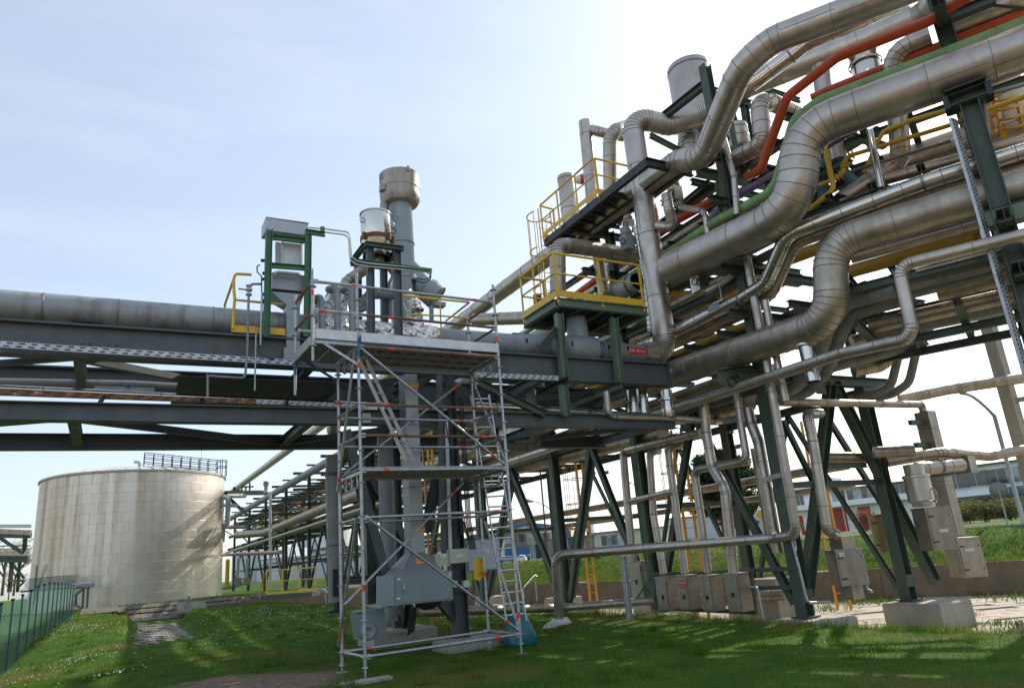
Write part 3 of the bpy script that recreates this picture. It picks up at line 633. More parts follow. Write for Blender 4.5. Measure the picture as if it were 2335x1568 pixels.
pipe('sampling_pipe', 'thin pipe hanging below the bridge girder beside the stand pipe', [(2.057, 12.780, 5.641), (2.056, 12.780, 4.618)], .016, 'galv', seam=0)
cbk = MB().tube([(2.127, 12.760, 5.437), (2.118, 12.740, 5.323), (2.181, 12.740, 5.219), (2.384, 12.760, 5.196)], .010, 8).build('cable', 'black_rubber'); tag(cbk, 'black cable looping off the girder near the stand pipe', 'cable')

# ---- yellow rail and gangway left of the green frame
yr = thing('guard_rail', 'bent yellow guard rail at the left end of the filter platform', 'railing', (1.682, 12.900, 5.691))
p, _, _ = path([(1.980, 12.900, 6.813), (1.703, 12.900, 6.798), (1.676, 12.900, 6.687), (1.687, 12.900, 6.449), (1.703, 12.900, 6.325), (1.687, 12.900, 5.964), (1.686, 12.900, 5.746)], .06); MB().tube(p, .026, 10).build('post', 'yellow', yr)
MB().tube([(1.674, 12.900, 6.686), (1.738, 14.600, 6.785)], .024, 10).build('top_rail', 'yellow', yr)
MB().tube([(1.703, 12.900, 6.297), (2.539, 12.950, 6.306)], .022, 10).build('mid_rail', 'yellow', yr)
MB().tube([(1.752, 14.600, 6.787), (1.742, 14.600, 6.170)], .024, 10).build('post', 'yellow', yr)
MB().bar((1.660, 12.930, 5.767), (2.591, 12.930, 5.770), .012, .13).build('toe_board', 'yellow', yr)
gr = thing('platform_grating', 'dark steel grating floor behind the yellow toe board', 'platform', (2.2, 13.9, 5.72))
for i in range(9): MB().box((1.75+i*.22, 14.1, 5.735), (.20, 1.9, .02)).build('grating_bar', 'grating', gr)

# ---- dosing unit in the bright green frame
gu = thing('dosing_unit', 'galvanised box unit standing in a bright green channel frame', 'plant unit', (2.590, 12.900, 5.211))
def bx(o, name, a, b_, depth, m):
    a, b_ = V3(a), V3(b_); return MB().box(((a.x+b_.x)/2, a.y+depth/2, (a.z+b_.z)/2), (abs(b_.x-a.x), depth, abs(a.z-b_.z))).build(name, m, o)
YG = 12.85
a, b_ = V3((2.219, 12.850, 8.008)), V3((2.992, 12.850, 7.724))
tb = MB(); x0, x1, z1, z0 = a.x+.0, b_.x, a.z-.03, b_.z
tb.add([(x0, YG, z0), (x1, YG, z0), (x1, YG+.42, z0), (x0-.02, YG+.42, z0), (x0, YG, z1), (x1, YG, z1-.02), (x1, YG+.42, z1), (x0-.02, YG+.42, z1)], [(0, 1, 5, 4), (1, 2, 6, 5), (2, 3, 7, 6), (3, 0, 4, 7), (4, 5, 6, 7), (3, 2, 1, 0)]); tb.build('top_box', 'galv_light', gu)
MB().box(((x0+x1)/2, YG+.21, z1+.006), (x1-x0+.02, .44, .012)).build('lid', 'galv_light', gu)
bx(gu, 'panel', (2.527, 13.000, 7.588), (2.890, 13.000, 7.132), .05, 'white_panel'); bx(gu, 'panel', (2.451, 13.200, 7.665), (2.583, 13.200, 7.234), .04, 'white_panel')
for px in (399, 407, 526, 534): MB().tube([(2.533, 12.960, 7.571), (2.536, 12.960, 7.101)] if px == 399 else [V3((2.533, 12.960, 7.571))+Vector(((px-399)*.0027, 0, 0)), V3((2.536, 12.960, 7.101))+Vector(((px-399)*.0027, 0, 0))], .009, 8).build('guide_rod', 'alu', gu)
for p, q in (((2.256, 12.820, 7.718), (2.234, 12.820, 5.621)), ((2.976, 12.820, 7.723), (2.950, 12.820, 5.673))): beam(gu, 'frame_post', p, q, .12, .08, 'frame_green', up=(1, 0, 0), kind='c')
for p, q in (((2.309, 12.860, 7.577), (2.929, 12.860, 7.596)), ((2.306, 12.860, 7.008), (2.928, 12.860, 7.033)), ((2.935, 12.840, 7.780), (3.306, 12.840, 7.775))): beam(gu, 'frame_rail', p, q, .10, .06, 'frame_green', kind='c')
bx(gu, 'bracket', (3.232, 12.840, 7.953), (3.309, 12.840, 7.836), .05, 'frame_green')
bx(gu, 'hopper', (2.354, 12.950, 6.930), (2.938, 12.950, 6.606), .5, 'galv_sheet')
hp = MB(); h0, h1 = V3((2.346, 12.950, 6.544)), V3((2.938, 12.950, 6.549)); n0, n1 = V3((2.618, 12.950, 6.303)), V3((2.859, 12.950, 6.297))
hp.add([h0, h1, h1+Vector((0, .5, 0)), h0+Vector((0, .5, 0)), n0, n1, n1+Vector((0, .3, 0)), n0+Vector((0, .3, 0))], [(0, 1, 5, 4), (1, 2, 6, 5), (2, 3, 7, 6), (3, 0, 4, 7)]); hp.build('hopper_cone', 'galv_sheet', gu)
bx(gu, 'neck', (2.618, 12.950, 6.303), (2.860, 12.950, 5.472), .3, 'galv_sheet'); bx(gu, 'neck_foot', (2.567, 12.920, 5.472), (2.874, 12.920, 5.259), .36, 'galv_sheet')
s_ = bx(gu, 'warning_sticker', (2.749, 12.912, 5.386), (2.857, 12.912, 5.321), .006, 'orange_sign')
MB().tube([(2.366, 12.800, 6.843), (2.429, 12.800, 6.879), (2.793, 12.800, 6.888), (2.819, 12.800, 6.854)], .03, 12).build('damper', 'galv', gu)
for zz in (770, 862, 905, 1015, 1060): MB().box((2.155, 12.820, 7.081) if zz == 770 else V3((2.155, 12.820, 7.081))+Vector((.03, 0, -(zz-770)*.0027)), (.06, .05, .045)).build('cable_clip', 'steel_black', gu)
MB().tube(path([(2.110, 12.800, 6.982), (2.053, 12.800, 6.947), (2.063, 12.800, 6.835), (2.139, 12.800, 6.760), (2.145, 12.800, 6.398), (2.147, 12.800, 5.449)], .05)[0], .012, 8).build('cable', 'black_rubber', gu)
MB().tube([(2.150, 12.790, 6.450), (2.138, 12.790, 5.445)], .020, 10).build('conduit', 'galv', gu)

# twin bright tubes from the unit over to the pot on its stand
for k, dz, lab in ((0, 0, 'upper of two thin bright tubes looping from the green frame to the stand'), (1, -.07, 'lower of two thin bright tubes looping from the green frame to the stand')):
    pts = [(3.017, 12.900, 7.917), (3.337, 12.900, 7.935), (3.763, 12.900, 7.938), (3.820, 12.900, 7.885), (3.855, 12.950, 7.431), (3.969, 12.950, 7.354), (4.212, 12.980, 7.350), (5.579, 13.000, 7.402)]
    pts = [V3(q)+Vector((-.03*k, 0, dz)) for q in pts]; pipe('tube', lab, pts, .016, 'shiny', seam=0, bend=.10, group=None)

# ---- pot on the stand
st = thing('pot_stand', 'green four-legged steel stand carrying the bright pot', 'stand', (4.537, 13.200, 5.906))
for x, y in ((1010, 13.1), (1200, 13.1)):
    p, q = ((4.291, 13.100, 7.757), (4.264, 13.100, 5.885)) if x == 1010 else ((4.863, 13.100, 7.755), (4.831, 13.100, 5.897)); beam(st, 'leg', p, q, .14, .12, 'girder', up=(1, 0, 0)); 
    p2, q2 = V3(p)+Vector((0, .85, 0)), V3(q)+Vector((0, .85, 0)); beam(st, 'leg', p2, q2, .14, .12, 'girder', up=(1, 0, 0))
zt = (4.291, 13.100, 7.789)[2]
xl, xr = (4.216, 13.100, 7.778)[0], (4.984, 13.100, 7.821)[0]
for y in (13.02, 14.05): beam(st, 'top_beam', (xl-.05, y, zt), (xr, y, zt), .10, .10, 'steel_green')
for x in (xl-.04, xr-.1): beam(st, 'top_beam', (x, 13.08, zt), (x, 13.99, zt), .098, .10, 'steel_green')
for y in (13.05,): beam(st, 'tube_rail', (3.846, 13.020, 7.382), (5.585, 13.020, 7.362), .09, .05, 'frame_green', kind='c')
pt = thing('pot', 'bright steel pot with rusty clamp ring on the green stand', 'vessel', ((xl+xr)/2, 13.5, zt))
cx_ = ((4.245, 13.500, 8.317)[0]+(4.877, 13.500, 8.413)[0])/2; rp_ = ((4.877, 13.500, 8.413)[0]-(4.245, 13.500, 8.317)[0])/2; zt0 = (4.549, 13.500, 8.065)[2]; zt1 = (4.568, 13.500, 8.719)[2]
MB().lathe((cx_, 13.5, zt0-.1), [(rp_*.92, -.25), (rp_*.92, 0), (rp_, .04), (rp_, zt1-zt0+.08), (rp_*1.06, zt1-zt0+.085), (rp_*1.06, zt1-zt0+.115), (rp_*.3, zt1-zt0+.13), (0.001, zt1-zt0+.13)], 30).build('body', 'shiny', pt, auto=40)
MB().lathe((cx_, 13.5, zt0+.02), [(rp_*1.01, 0), (rp_*1.05, 0), (rp_*1.05, .10), (rp_*1.01, .10)], 30).build('clamp_ring', 'rust', pt, auto=30)
for a_ in (-150, -60, -30, 40): 
    dx_, dy_ = math.cos(R(a_)), math.sin(R(a_)); MB().box((cx_+dx_*rp_*1.1, 13.5+dy_*rp_*1.1, zt0+.05), (.10, .04, .16), (Vector((dx_, dy_, 0)), Vector((-dy_, dx_, 0)), Vector((0, 0, 1)))).build('lug', 'rust', pt)
for a_ in (-160, -20): MB().lathe((cx_+math.cos(R(a_))*rp_*1.1, 13.5+math.sin(R(a_))*rp_*1.1, zt1-.22), [(.03, -.012), (.06, -.012), (.06, .012), (.03, .012), (.03, -.012)], 14, (0, 1, 0)).build('lifting_eye', 'shiny', pt)
pipe('process_pipe', 'dull clad elbow pipe running from below the pot to the foil wrapping', [(cx_, 13.5, zt0-.35), (4.617, 13.500, 7.713), (3.888, 13.600, 7.120), (3.864, 13.600, 6.527), (3.875, 13.600, 6.284)], .12, 'clad_dull', seam=.8)
pipe('process_pipe', 'thin grey bent pipe in front of the stack under the stand', [(4.989, 14.100, 8.079), (5.013, 14.100, 7.808), (5.156, 14.100, 7.655), (4.979, 14.000, 7.327), (4.971, 14.000, 6.636)], .055, 'grey_paint', seam=0)
pipe('process_pipe', 'bent grey pipe joining the stack base to the foil tee', [(4.375, 13.900, 6.677), (4.332, 13.900, 6.801), (4.524, 13.900, 7.077), (5.261, 13.900, 7.121)], .11, 'grey_paint', seam=.7)

# ---- stack with its rain hood
xs = (5.554, 14.600, 8.508)[0]
stk = thing('exhaust_stack', 'tall blue-grey exhaust stack topped by a wide weathered hood', 'chimney', (xs, 14.6, 5.7))
zb = (5.618, 14.600, 9.663)[2]; zc0 = (5.617, 14.600, 9.625)[2]; zc1 = (5.558, 14.600, 10.406)[2]; rs, rc = .275, .475
MB().lathe((xs, 14.6, 0), [(rs*1.12, 5.3), (rs*1.12, 7.3), (rs, 7.9), (rs*.98, zb+.05)], 32).build('shaft', 'stack', stk, auto=40)
for z in ((5.577, 14.600, 8.656)[2], (5.541, 14.600, 7.774)[2]): share('joint_band', ring_mesh(rs*1.03, .03, 'stack', 28), (xs, 14.6, z), stk)
MB().lathe((xs, 14.6, zc0), [(rs*.9, .02), (rs*1.25, .03), (rc*.86, .05), (rc*.97, .14), (rc, .27), (rc, zc1-zc0), (rc*1.01, zc1-zc0+.015), (rc*.95, zc1-zc0+.02), (rc*.93, .5), (0.01, .45)], 36).build('hood', 'stack_cap', stk, auto=40)
share('joint_band', ring_mesh(rc, .02, 'stack_cap', 28), (xs, 14.6, zc0+.42), stk)
for a_ in (-170, -85, 5): MB().box((xs+math.cos(R(a_))*rc*1.03, 14.6+math.sin(R(a_))*rc*1.03, zc1-.1 if a_ != -85 else zc1-.02), (.06, .06, .12)).build('lifting_lug', 'stack_cap', stk)
MB().box((xs-rc*1.02, 14.45, zc0+.33), (.10, .16, .15)).build('junction_box', 'stack_cap', stk)
MB().lathe(V3((5.234, 14.280, 8.806)), [(.055, -.01), (.075, -.01), (.075, .01), (.055, .01), (.055, -.01)], 18, (0, 1, 0)).build('hand_wheel', 'steel_black', stk)
MB().tube([V3((5.105, 14.500, 9.581)), V3((5.088, 14.500, 9.047))], .085, 16).build('side_pipe', 'stack', stk)
MB().box(V3((5.326, 14.320, 9.237)), (.14, .02, .02)).build('stiffener', 'stack_cap', stk); MB().bar((5.333, 14.320, 9.238), (5.230, 14.320, 8.986), .012, .012).build('stiffener', 'stack_cap', stk)
xq = (5.693, 14.500, 8.125); dn = MB()
p0, p1, p2 = V3((5.596, 14.600, 8.261)), V3((5.972, 14.300, 7.514)), V3((6.197, 14.200, 7.257))
MB().tube([p0, p1, p2], [.17, .235, .25], 26).build('relief_duct', 'stack', stk, auto=35)
d_ = (p2-p1).normalized(); share('joint_band', ring_mesh(.24, .03, 'stack', 26), p1, stk, d_.to_track_quat('Z', 'Y').to_matrix())
MB().lathe(p1+d_*.02, [(.236, 0), (.30, .015), (.30, .32), (.285, .33), (.2, .2)], 26, d_).build('duct_mouth', 'stack', stk, auto=35)
lv = thing('level_switch', 'small dark actuator with two black hoses on the foil tee', 'actuator', (5.291, 13.300, 6.969))
q = V3((5.298, 13.300, 7.260)); MB().lathe(q, [(.045, -.02), (.06, -.02), (.06, .06), (.045, .07), (.03, .12), (.0, .12)], 14).build('head', 'shiny', lv); MB().lathe(q, [(.05, -.08), (.05, -.02), (.03, -.02)], 14).build('body', 'black', lv); MB().tube([q+Vector((0, 0, -.27)), q+Vector((0, 0, -.08))], .035, 12).build('stem', 'steel_black', lv)
for k in (0, 1): MB().tube(path([q+Vector((.05, 0, .03-.07*k)), q+Vector((.22, 0, .01-.07*k)), q+Vector((.36, 0, .09-.05*k)), q+Vector((.40, 0, .18-.06*k)), q+Vector((.30, 0, .23-.05*k))], .07)[0], .013, 8).build('hose', 'black_rubber', lv)
fl = thing('flood_light', 'small grey floodlight seen edge-on on a post behind the stack duct', 'lamp', (5.944, 14.000, 6.654))
MB().tube([(5.941, 14.000, 6.587), (5.954, 14.000, 6.957)], .05, 12).build('post', 'grey_paint', fl); MB().box((6.135, 14.000, 7.008), (.26, .2, .09)).build('lamp_head', 'grey_paint', fl)

# ---- foil wrapped pipe section
def crumple(pts, r, n=40, amp=.16, m='foil', name='foil_wrap', parent=None, seed=1):
    b = MB(); b.tube(pts, r, n, cap=False); g = np.random.default_rng(seed)
    vs = np.array(b.v); vs += g.normal(0, (r if isinstance(r, float) else r[0])*amp*.35, vs.shape); b.v = [tuple(v) for v in vs]; b.sm = [False]*len(b.f)
    return b.build(name, m, parent)
fo = thing('foil_pipe', 'pipe section wrapped in crumpled silver foil above the scaffold deck', 'pipe', (5, 13.4, 5.8))
x0, x1 = (3.171, 13.400, 6.160)[0], (5.757, 13.400, 6.183)[0]
N = 34; crumple([(x0+(x1-x0)*i/N, 13.4, 6.02) for i in range(N+1)], .25, 22, amp=.16, parent=fo, seed=3)
for t0, t1, r_ in (((3.280, 13.450, 6.185), (3.310, 13.450, 6.605), .10), ((3.531, 13.500, 6.222), (3.609, 13.500, 6.835), .12), ((3.875, 13.500, 6.251), (3.916, 13.500, 6.929), .12), ((5.319, 13.500, 6.276), (5.366, 13.500, 6.598), .17), ((5.366, 13.500, 6.598), (5.246, 13.600, 7.042), .15)):
    a, c = V3(t0), V3(t1); crumple([a+(c-a)*i/10 for i in range(11)], [r_*1.25-(r_*.35)*i/10 for i in range(11)], 13, amp=.28, parent=fo, seed=int(r_*100), name='foil_branch')
for i, (t0, t1, t2, lb) in enumerate((((3.290, 13.000, 5.782), (3.274, 13.000, 6.558), (3.312, 13.400, 6.617), 'shortest'), ((3.576, 13.000, 5.803), (3.575, 13.000, 6.796), (3.638, 13.500, 6.869), 'middle'), ((3.867, 13.000, 5.825), (3.858, 13.000, 6.812), (3.945, 13.500, 6.870), 'right-hand'))):
    pipe('vent_pipe', f'{lb} of the three grey goose-neck pipes standing before the foil', [t0, t1, V3(t1)+Vector((-.12, .25, .02)), t2], .065, 'grey_paint', seam=0, bend=.12)
# yellow rail behind the scaffold
yb = thing('guard_rail', 'yellow guard rail right of the stack above the foil pipe', 'railing', (5.733, 13.100, 5.962))
MB().tube(path([(4.942, 13.100, 6.780), (5.780, 13.100, 6.786), (6.460, 13.100, 6.788), (6.736, 15.000, 7.017)], .06)[0], .024, 10).build('top_rail', 'yellow', yb)
MB().tube([(5.096, 13.100, 6.391), (5.759, 13.100, 6.418), (6.435, 13.100, 6.429)], .018, 10).build('mid_rail', 'yellow', yb)
MB().bar((5.772, 13.100, 6.801), (5.763, 13.100, 5.934), .05, .012).build('post', 'yellow', yb)
yc = thing('guard_rail', 'short yellow guard rail hidden behind the goose-neck pipes', 'railing', (3.981, 14.200, 6.206))
MB().tube(path([(3.437, 14.200, 7.330), (3.967, 14.200, 7.341), (4.012, 14.200, 7.264), (3.976, 14.200, 6.268)], .06)[0], .026, 10).build('rail', 'yellow', yc)

# ---- main line along the bridge, right part, with valve and arrow
ml = thing('valve_line', 'grey flanged pipe with a bulky tee valve under the yellow platform', 'pipe', (9, 13.35, 5.8))
def xr_(px, py=720): return 0
X0 = (5.643, 13.400, 6.175)[0]; X1 = (7.787, 13.400, 6.139)[0]; X2 = (8.403, 13.400, 6.153)[0]; X3 = (8.934, 13.400, 6.143)[0]; X4 = (9.808, 13.400, 6.140)[0]; X5 = (9.992, 13.400, 6.137)[0]; X6 = (10.608, 13.400, 6.113)[0]; X7 = (11.822, 13.400, 6.058)[0]
C0 = Vector((0, 13.4, 6.0)); 
def lx(name, prof, m='grey_paint'): return MB().lathe(C0, [(r_, x) for x, r_ in prof], 30, (1, 0, 0)).build(name, m, ml, auto=35)
lx('pipe_run', [(X0, .245), (X1, .245)]); lx('collar', [(X1-.03, .2), (X1, .265), (X2, .265), (X2+.02, .2)]); lx('neck', [(X2, .19), (X3, .19)])
lx('valve_body', [(X3-.02, .2), (X3, .26), (X3+.06, .31), ((X3+X4)/2, .36), (X4-.06, .33), (X4, .27), (X4+.02, .19)]); lx('neck', [(X4, .19), (X5, .19)])
lx('collar', [(X5-.03, .2), (X5, .26), (X6, .26), (X6+.02, .24)]); lx('pipe_run', [(X6, .235), (X7, .235)])
MB().lathe(((X3+X4)/2+.0, 13.4, 6.15), [(.24, 0), (.25, .2), (.24, .55), (.22, .62)], 26).build('bonnet', 'grey_paint', ml, auto=35)
MB().lathe(((X5+X6)/2-.1, 13.4, 5.55), [(.13, .3), (.13, 0), (.09, 0)], 20).build('drain_leg', 'grey_paint', ml, auto=35)
for x in (X1+.02, X2-.03, X3+.05, (X3+X4)/2, X4-.05, X5+.03, X6-.03): MB().box((x, 13.4-.30 if X3-.1 < x < X4 else 13.4-.275, 6.03), (.03, .03, .10)).build('latch', 'black', ml)
xa, xb = (10.451, 13.160, 6.001)[0], (11.222, 13.160, 6.018)[0]; zs = 6.0
ar = MB(); n = 8
for i in range(n):   # arrow label bent round the pipe
    a0, a1 = R(-22+44*i/n), R(-22+44*(i+1)/n); f = lambda a: (13.4-.243*math.cos(a), zs+.243*math.sin(a))
    w0 = abs((-22+44*i/n)/22); w1 = abs((-22+44*(i+1)/n)/22); e0, e1 = xb-.15*w0, xb-.15*w1
    (y0, z0), (y1, z1) = f(a0), f(a1); ar.quad((xa, y0, z0), (e0, y0, z0), (e1, y1, z1), (xa, y1, z1))
ar.build('arrow_label', 'red_sign', ml)
lettering(ml, 'HDD 45 bar', ((xa+xb)/2+.01, 13.4-.2455, zs-.005), (1, 0, 0), (0, 0, 1), .105, 'white')
for x in (X1+.2, X5+.1): beam(ml, 'support', (x-.2, 13.35, 5.73), (x+.5, 13.35, 5.73), .10, .3, 'girder')
# ================================================================ scaffold
FL = Vector((3.38, 11.07, 0)); E1 = Vector((1, .035, 0)).normalized(); E2 = Vector((-E1.y, E1.x, 0)); SL, SW = 2.63, 1.09
def S(a, b, z): return FL + E1*a + E2*b + Vector((0, 0, z))
def sz(tagz): return tagz[2]
sc = thing('scaffold_tower', 'galvanised ring-lock scaffold tower standing on the lawn before the bridge', 'scaffold', FL)
ros = MB().lathe((0, 0, 0), [(.025, -.005), (.062, -.005), (.062, .005), (.025, .005)], 14).build('rosette', 'galv'); rosme = ros.data; bpy.data.objects.remove(ros)
ZD, ZM = (3.350, 11.070, 5.051)[2], (3.416, 11.070, 2.983)[2]          # decks
ZB = (3.378, 11.070, 0.293)[2]; Z2 = (3.330, 11.070, 2.266)[2]
ztop = (3.376, 11.070, 6.279)[2]
def post(a, b, z0, z1, jack=True, r0=None):
    p = MB().tube([S(a, b, z0), S(a, b, z1)], .0255, 12).build('standard', 'galv', sc)
    z = (r0 if r0 is not None else ZB)
    while z < z1:
        if z > z0: share('rosette', rosme, S(a, b, z), p)
        z += .5
    if jack:
        MB().tube([S(a, b, -.02), S(a, b, z0+.02)], .018, 10).build('base_jack', 'galv', p); MB().box(S(a, b, 0), (.15, .15, .012)).build('base_plate', 'galv', p)
        MB().lathe(S(a, b, z0-.03), [(.03, 0), (.055, .01), (.03, .03)], 10).build('jack_nut', 'galv', p)
    return p
post(0, 0, .16, ztop); post(SL, 0, .16, (6.004, 11.170, 6.400)[2]); post(0, SW, .12, ZD+.0); post(SL, SW, .12, (5.842, 12.260, 6.218)[2])
CB = -.74
post(CB, 0, ZD-.35, ztop-.02, False, ZD-.1); post(CB, SW, ZD-.65, ZD+1.15, False, ZD-.1)
def led(name, p, q, m='galv', r=.0242, tape=True):
    o = MB().tube([p, q], r, 12).build(name, m, sc); p, q = V3(p), V3(q); L = (q-p).length
    for e, s_ in ((p, 1), (q, -1)): MB().box(e+(q-p)/L*s_*.05, (.07, .035, .07), ((q-p).normalized(), Vector((0, 0, 1)).cross((q-p).normalized()).normalized(), Vector((0, 0, 1)))).build('wedge_head', 'galv', o)
    if tape: 
        f = random.choice((.14, .82, .87, .2)); MB().tube([p+(q-p)*f, p+(q-p)*(f+.10/L)], r+.0015, 12).build('tape_mark', 'red_tape', o)
    return o
for b, m1 in ((0, 'galv'), (SW, 'galv')):
    led('ledger', S(0, b, ZB), S(SL, b, ZB)); led('ledger', S(0, b, Z2), S(SL, b, Z2)); led('ledger', S(0, b, ZM+.5+.05), S(SL, b, ZM+.5+.05), 'rust_tube' if b == 0 else 'galv'); led('ledger', S(0, b, ZM+1.05), S(SL, b, ZM+1.05), 'rust_tube' if b == 0 else 'galv')
    led('ledger', S(0, b, ZM), S(SL, b, ZM)); led('ledger', S(0, b, ZD-.06), S(SL, b, ZD-.06), 'rust_tube' if b == 0 else 'galv')
for zz, m1 in ((ZD+.50, 'rust_tube'), (ZD+1.0, 'galv')):
    led('guard_rail', S(CB, 0, zz), S(0, 0, zz), 'galv'); led('guard_rail', S(0, 0, zz), S(SL, 0, zz), m1); led('guard_rail', S(CB, 0, zz), S(CB, SW, zz), 'rust_tube'); led('guard_rail', S(SL, 0, zz), S(SL, SW, zz), 'rust_tube')
led('guard_rail', S(CB, SW, ZD+.5), S(SL, SW, ZD+.5))
for a in (0, SL):
    led('transom', S(a, 0, ZB), S(a, SW, ZB)); led('transom', S(a, 0, Z2), S(a, SW, Z2)); led('transom', S(a, 0, ZM+.55), S(a, SW, ZM+.55)); led('transom', S(a, 0, ZM+1.05), S(a, SW, ZM+1.05))
def truss(a, z):
    t = MB(); t.bar(S(a, .04, z-.02), S(a, SW-.04, z-.02), .05, .05); p = path([S(a, .06, z-.05), S(a, .25, z-.24), S(a, SW-.25, z-.24), S(a, SW-.06, z-.05)], .08)[0]; t.tube(p, .017, 8)
    for b in (.27, SW/2, SW-.27): t.tube([S(a, b, z-.04), S(a, b, z-.24)], .012, 6)
    t.build('deck_truss', 'galv', sc)
for a in (.03, SL-.03):
    for z in (ZM, ZD-.06): truss(a, z)
def diag(p, q, m='galv'):
    o = MB().tube([p, q], .0225, 12).build('diagonal_brace', m, sc); p, q = V3(p), V3(q)
    f = .90; MB().tube([p+(q-p)*f, p+(q-p)*(f+.03)], .0245, 12).build('tape_mark', 'red_tape', o)
diag(S(.06, -.05, ZD-.12), S(SL-.06, -.05, ZM+.05)); diag(S(.08, -.05, Z2-.02), S(SL-.05, -.05, ZB+.06))
diag(S(.1, SW+.05, ZM+.1), S(SL-.12, SW+.05, ZD-.2)); diag(S(-.1, .6, ZB+.72), S(SL-.3, SW+.04, Z2+.62))
diag(S(-.05, .05, ZD-.15), S(-.05, SW-.05, ZM-.2)); diag(S(SL+.05, .1, ZM+.1), S(SL+.05, SW, ZD-.3)); diag(S(-.05, .1, Z2), S(-.05, SW, ZB+.1)); diag(S(SL+.02, SW-.1, Z2-.1), S(SL+.02, .05, ZB+.05))
# blue patches of paint
MB().tube([S(0, 0, ZD-.25), S(0, 0, ZD+.1)], .0268, 12).build('paint_mark', 'blue_paint', sc); MB().tube([S(CB, SW, ZD-.3), S(CB, SW, ZD-.05)], .0268, 12).build('paint_mark', 'blue_paint', sc)
for a, b, z in ((0, 0, ZD-.42), (SL, 0, ZD+.25), (0, 0, ZB+.9), (CB, 0, ZD+.75), (SL, 0, ZB+.25), (0, SW, ZD-.8), (0, SW, ZB+.35), (SL, SW, ZB+.9)): MB().tube([S(a, b, z), S(a, b, z+.09)], .0268, 12).build('tape_mark', 'red_tape', sc)
# planks
def plank(a0, a1, b, z, w=.31):
    b_ = MB(); n = 7; q0 = S(a0, b, z); q1 = S(a1, b, z); d = (q1-q0).normalized(); s_ = Vector((0, 0, 1)).cross(d)
    out = [(-w/2, -.06), (-w/2, 0)]
    for i in range(n): x = -w/2+.015+(w-.03)*i/n; k = (w-.03)/n; out += [(x+k*.15, 0), (x+k*.25, -.012), (x+k*.75, -.012), (x+k*.85, 0)]
    out += [(w/2, 0), (w/2, -.06), (w/2-.012, -.06), (w/2-.012, -.022), (-w/2+.012, -.022), (-w/2+.012, -.06)]
    b_.prism(out, q0, q1, (0, 0, 1)); o = b_.build('deck_plank', 'scaff_deck', sc)
    h = MB()
    for i in range(int((a1-a0)/.28)):
        for k in (-.09, .09): h.box(S(a0+.2+i*.28, b+k, z-.0255), (.12, .03, .004), (d, s_, Vector((0, 0, 1))))
    h.build('slots', 'black', o)['kind'] = 'stuff'
for b in (.20, .545, .89): plank(.02, SL-.02, b, ZM+.06); plank(.02, SL-.02, b, ZD)
for a in (CB+.18, CB+.54):  # cantilever planks run across
    o = MB().bar(S(a, .02, ZD-.02), S(a, SW-.02, ZD-.02), .33, .05).build('deck_plank', 'scaff_deck', sc)
def toe(p, q): 
    o = MB().bar(V3(p)+Vector((0, 0, .085)), V3(q)+Vector((0, 0, .085)), .028, .16).build('toe_board', 'alu', sc)
toe(S(CB+.03, -.045, ZD+.01), S(-.03, -.045, ZD+.01)); toe(S(.04, -.045, ZD+.01), S(SL-.03, -.045, ZD+.01)); toe(S(CB-.03, .05, ZD-.1), S(CB-.03, SW-.04, ZD-.1))
for b in (0, SW):
    MB().bar(S(CB, b, ZD-.03), S(0, b, ZD-.03), .04, .05).build('bracket', 'galv', sc); MB().bar(S(CB+.18, b, ZD-.05), S(-.02, b, ZD-.36), .03, .04).build('bracket', 'galv' if b == 0 else 'blue_paint', sc); MB().bar(S(-.05, b, ZD-.05), S(-.05, b, ZD-.34), .03, .03).build('bracket', 'blue_paint', sc)
# ladders
def ladder(name, label, p0, p1, w, side, n, m='alu', rr=.016, rail=(.022, .06)):
    p0, p1, side = V3(p0), V3(p1), V3(side).normalized(); t = thing(name, label, 'ladder', p0); d = (p1-p0).normalized(); up = side.cross(d)
    for s_ in (-.5, .5): MB().bar(p0+side*w*s_, p1+side*w*s_, rail[0], rail[1], up).build('rail', m, t)
    L = (p1-p0).length
    for i in range(n):
        c = p0+d*(L*(i+.6)/n); MB().tube([c-side*w*.5, c+side*w*.5], rr, 8).build('rung', m, t)
    return t
ladder('ladder', 'aluminium ladder leaning inside the scaffold below the top deck', (4.391, 11.600, 3.203), (3.572, 11.600, 5.044), .27, (.75, .62, 0), 9)
ladder('ladder', 'long aluminium ladder tied to the right side of the scaffold', (6.404, 12.000, 0.418), (6.196, 12.400, 4.580), .36, (.9, -.25, 0), 22, rail=(.02, .055))

# ---- blue rubbish bag tied to the scaffold
def bag(name, label, c, r, h, m, seed):
    g = np.random.default_rng(seed); b = MB(); n, k = 30, 18; prof = [(1.0, 0), (1.08, .1), (1.05, .28), (.95, .45), (.8, .6), (.55, .75), (.3, .86), (.12, .92), (.10, .95), (.2, 1.0), (.26, 1.04)]
    vs = []
    for i, (rr, z) in enumerate(prof):
        for j in range(n):
            a = 2*math.pi*j/n; f = 1+.13*math.sin(a*3+seed+z*3)+.09*math.sin(a*7+z*9)+g.normal(0, .02); vs.append((c[0]+math.cos(a)*rr*r*f, c[1]+math.sin(a)*rr*r*f, c[2]+z*h+g.normal(0, .006)))
    fs = [(i*n+j, i*n+(j+1) % n, (i+1)*n+(j+1) % n, (i+1)*n+j) for i in range(len(prof)-1) for j in range(n)] + [tuple(range(n))[::-1]]
    b.add(vs, fs, True); return tag(b.build(name, m), label, 'bag')
qb = V3((6.613, 12.301, 0.020)); bag('rubbish_bag', 'full blue plastic rubbish bag tied to the scaffold post', (qb.x, qb.y, -.03), .255, .72, 'bag_blue', 4)
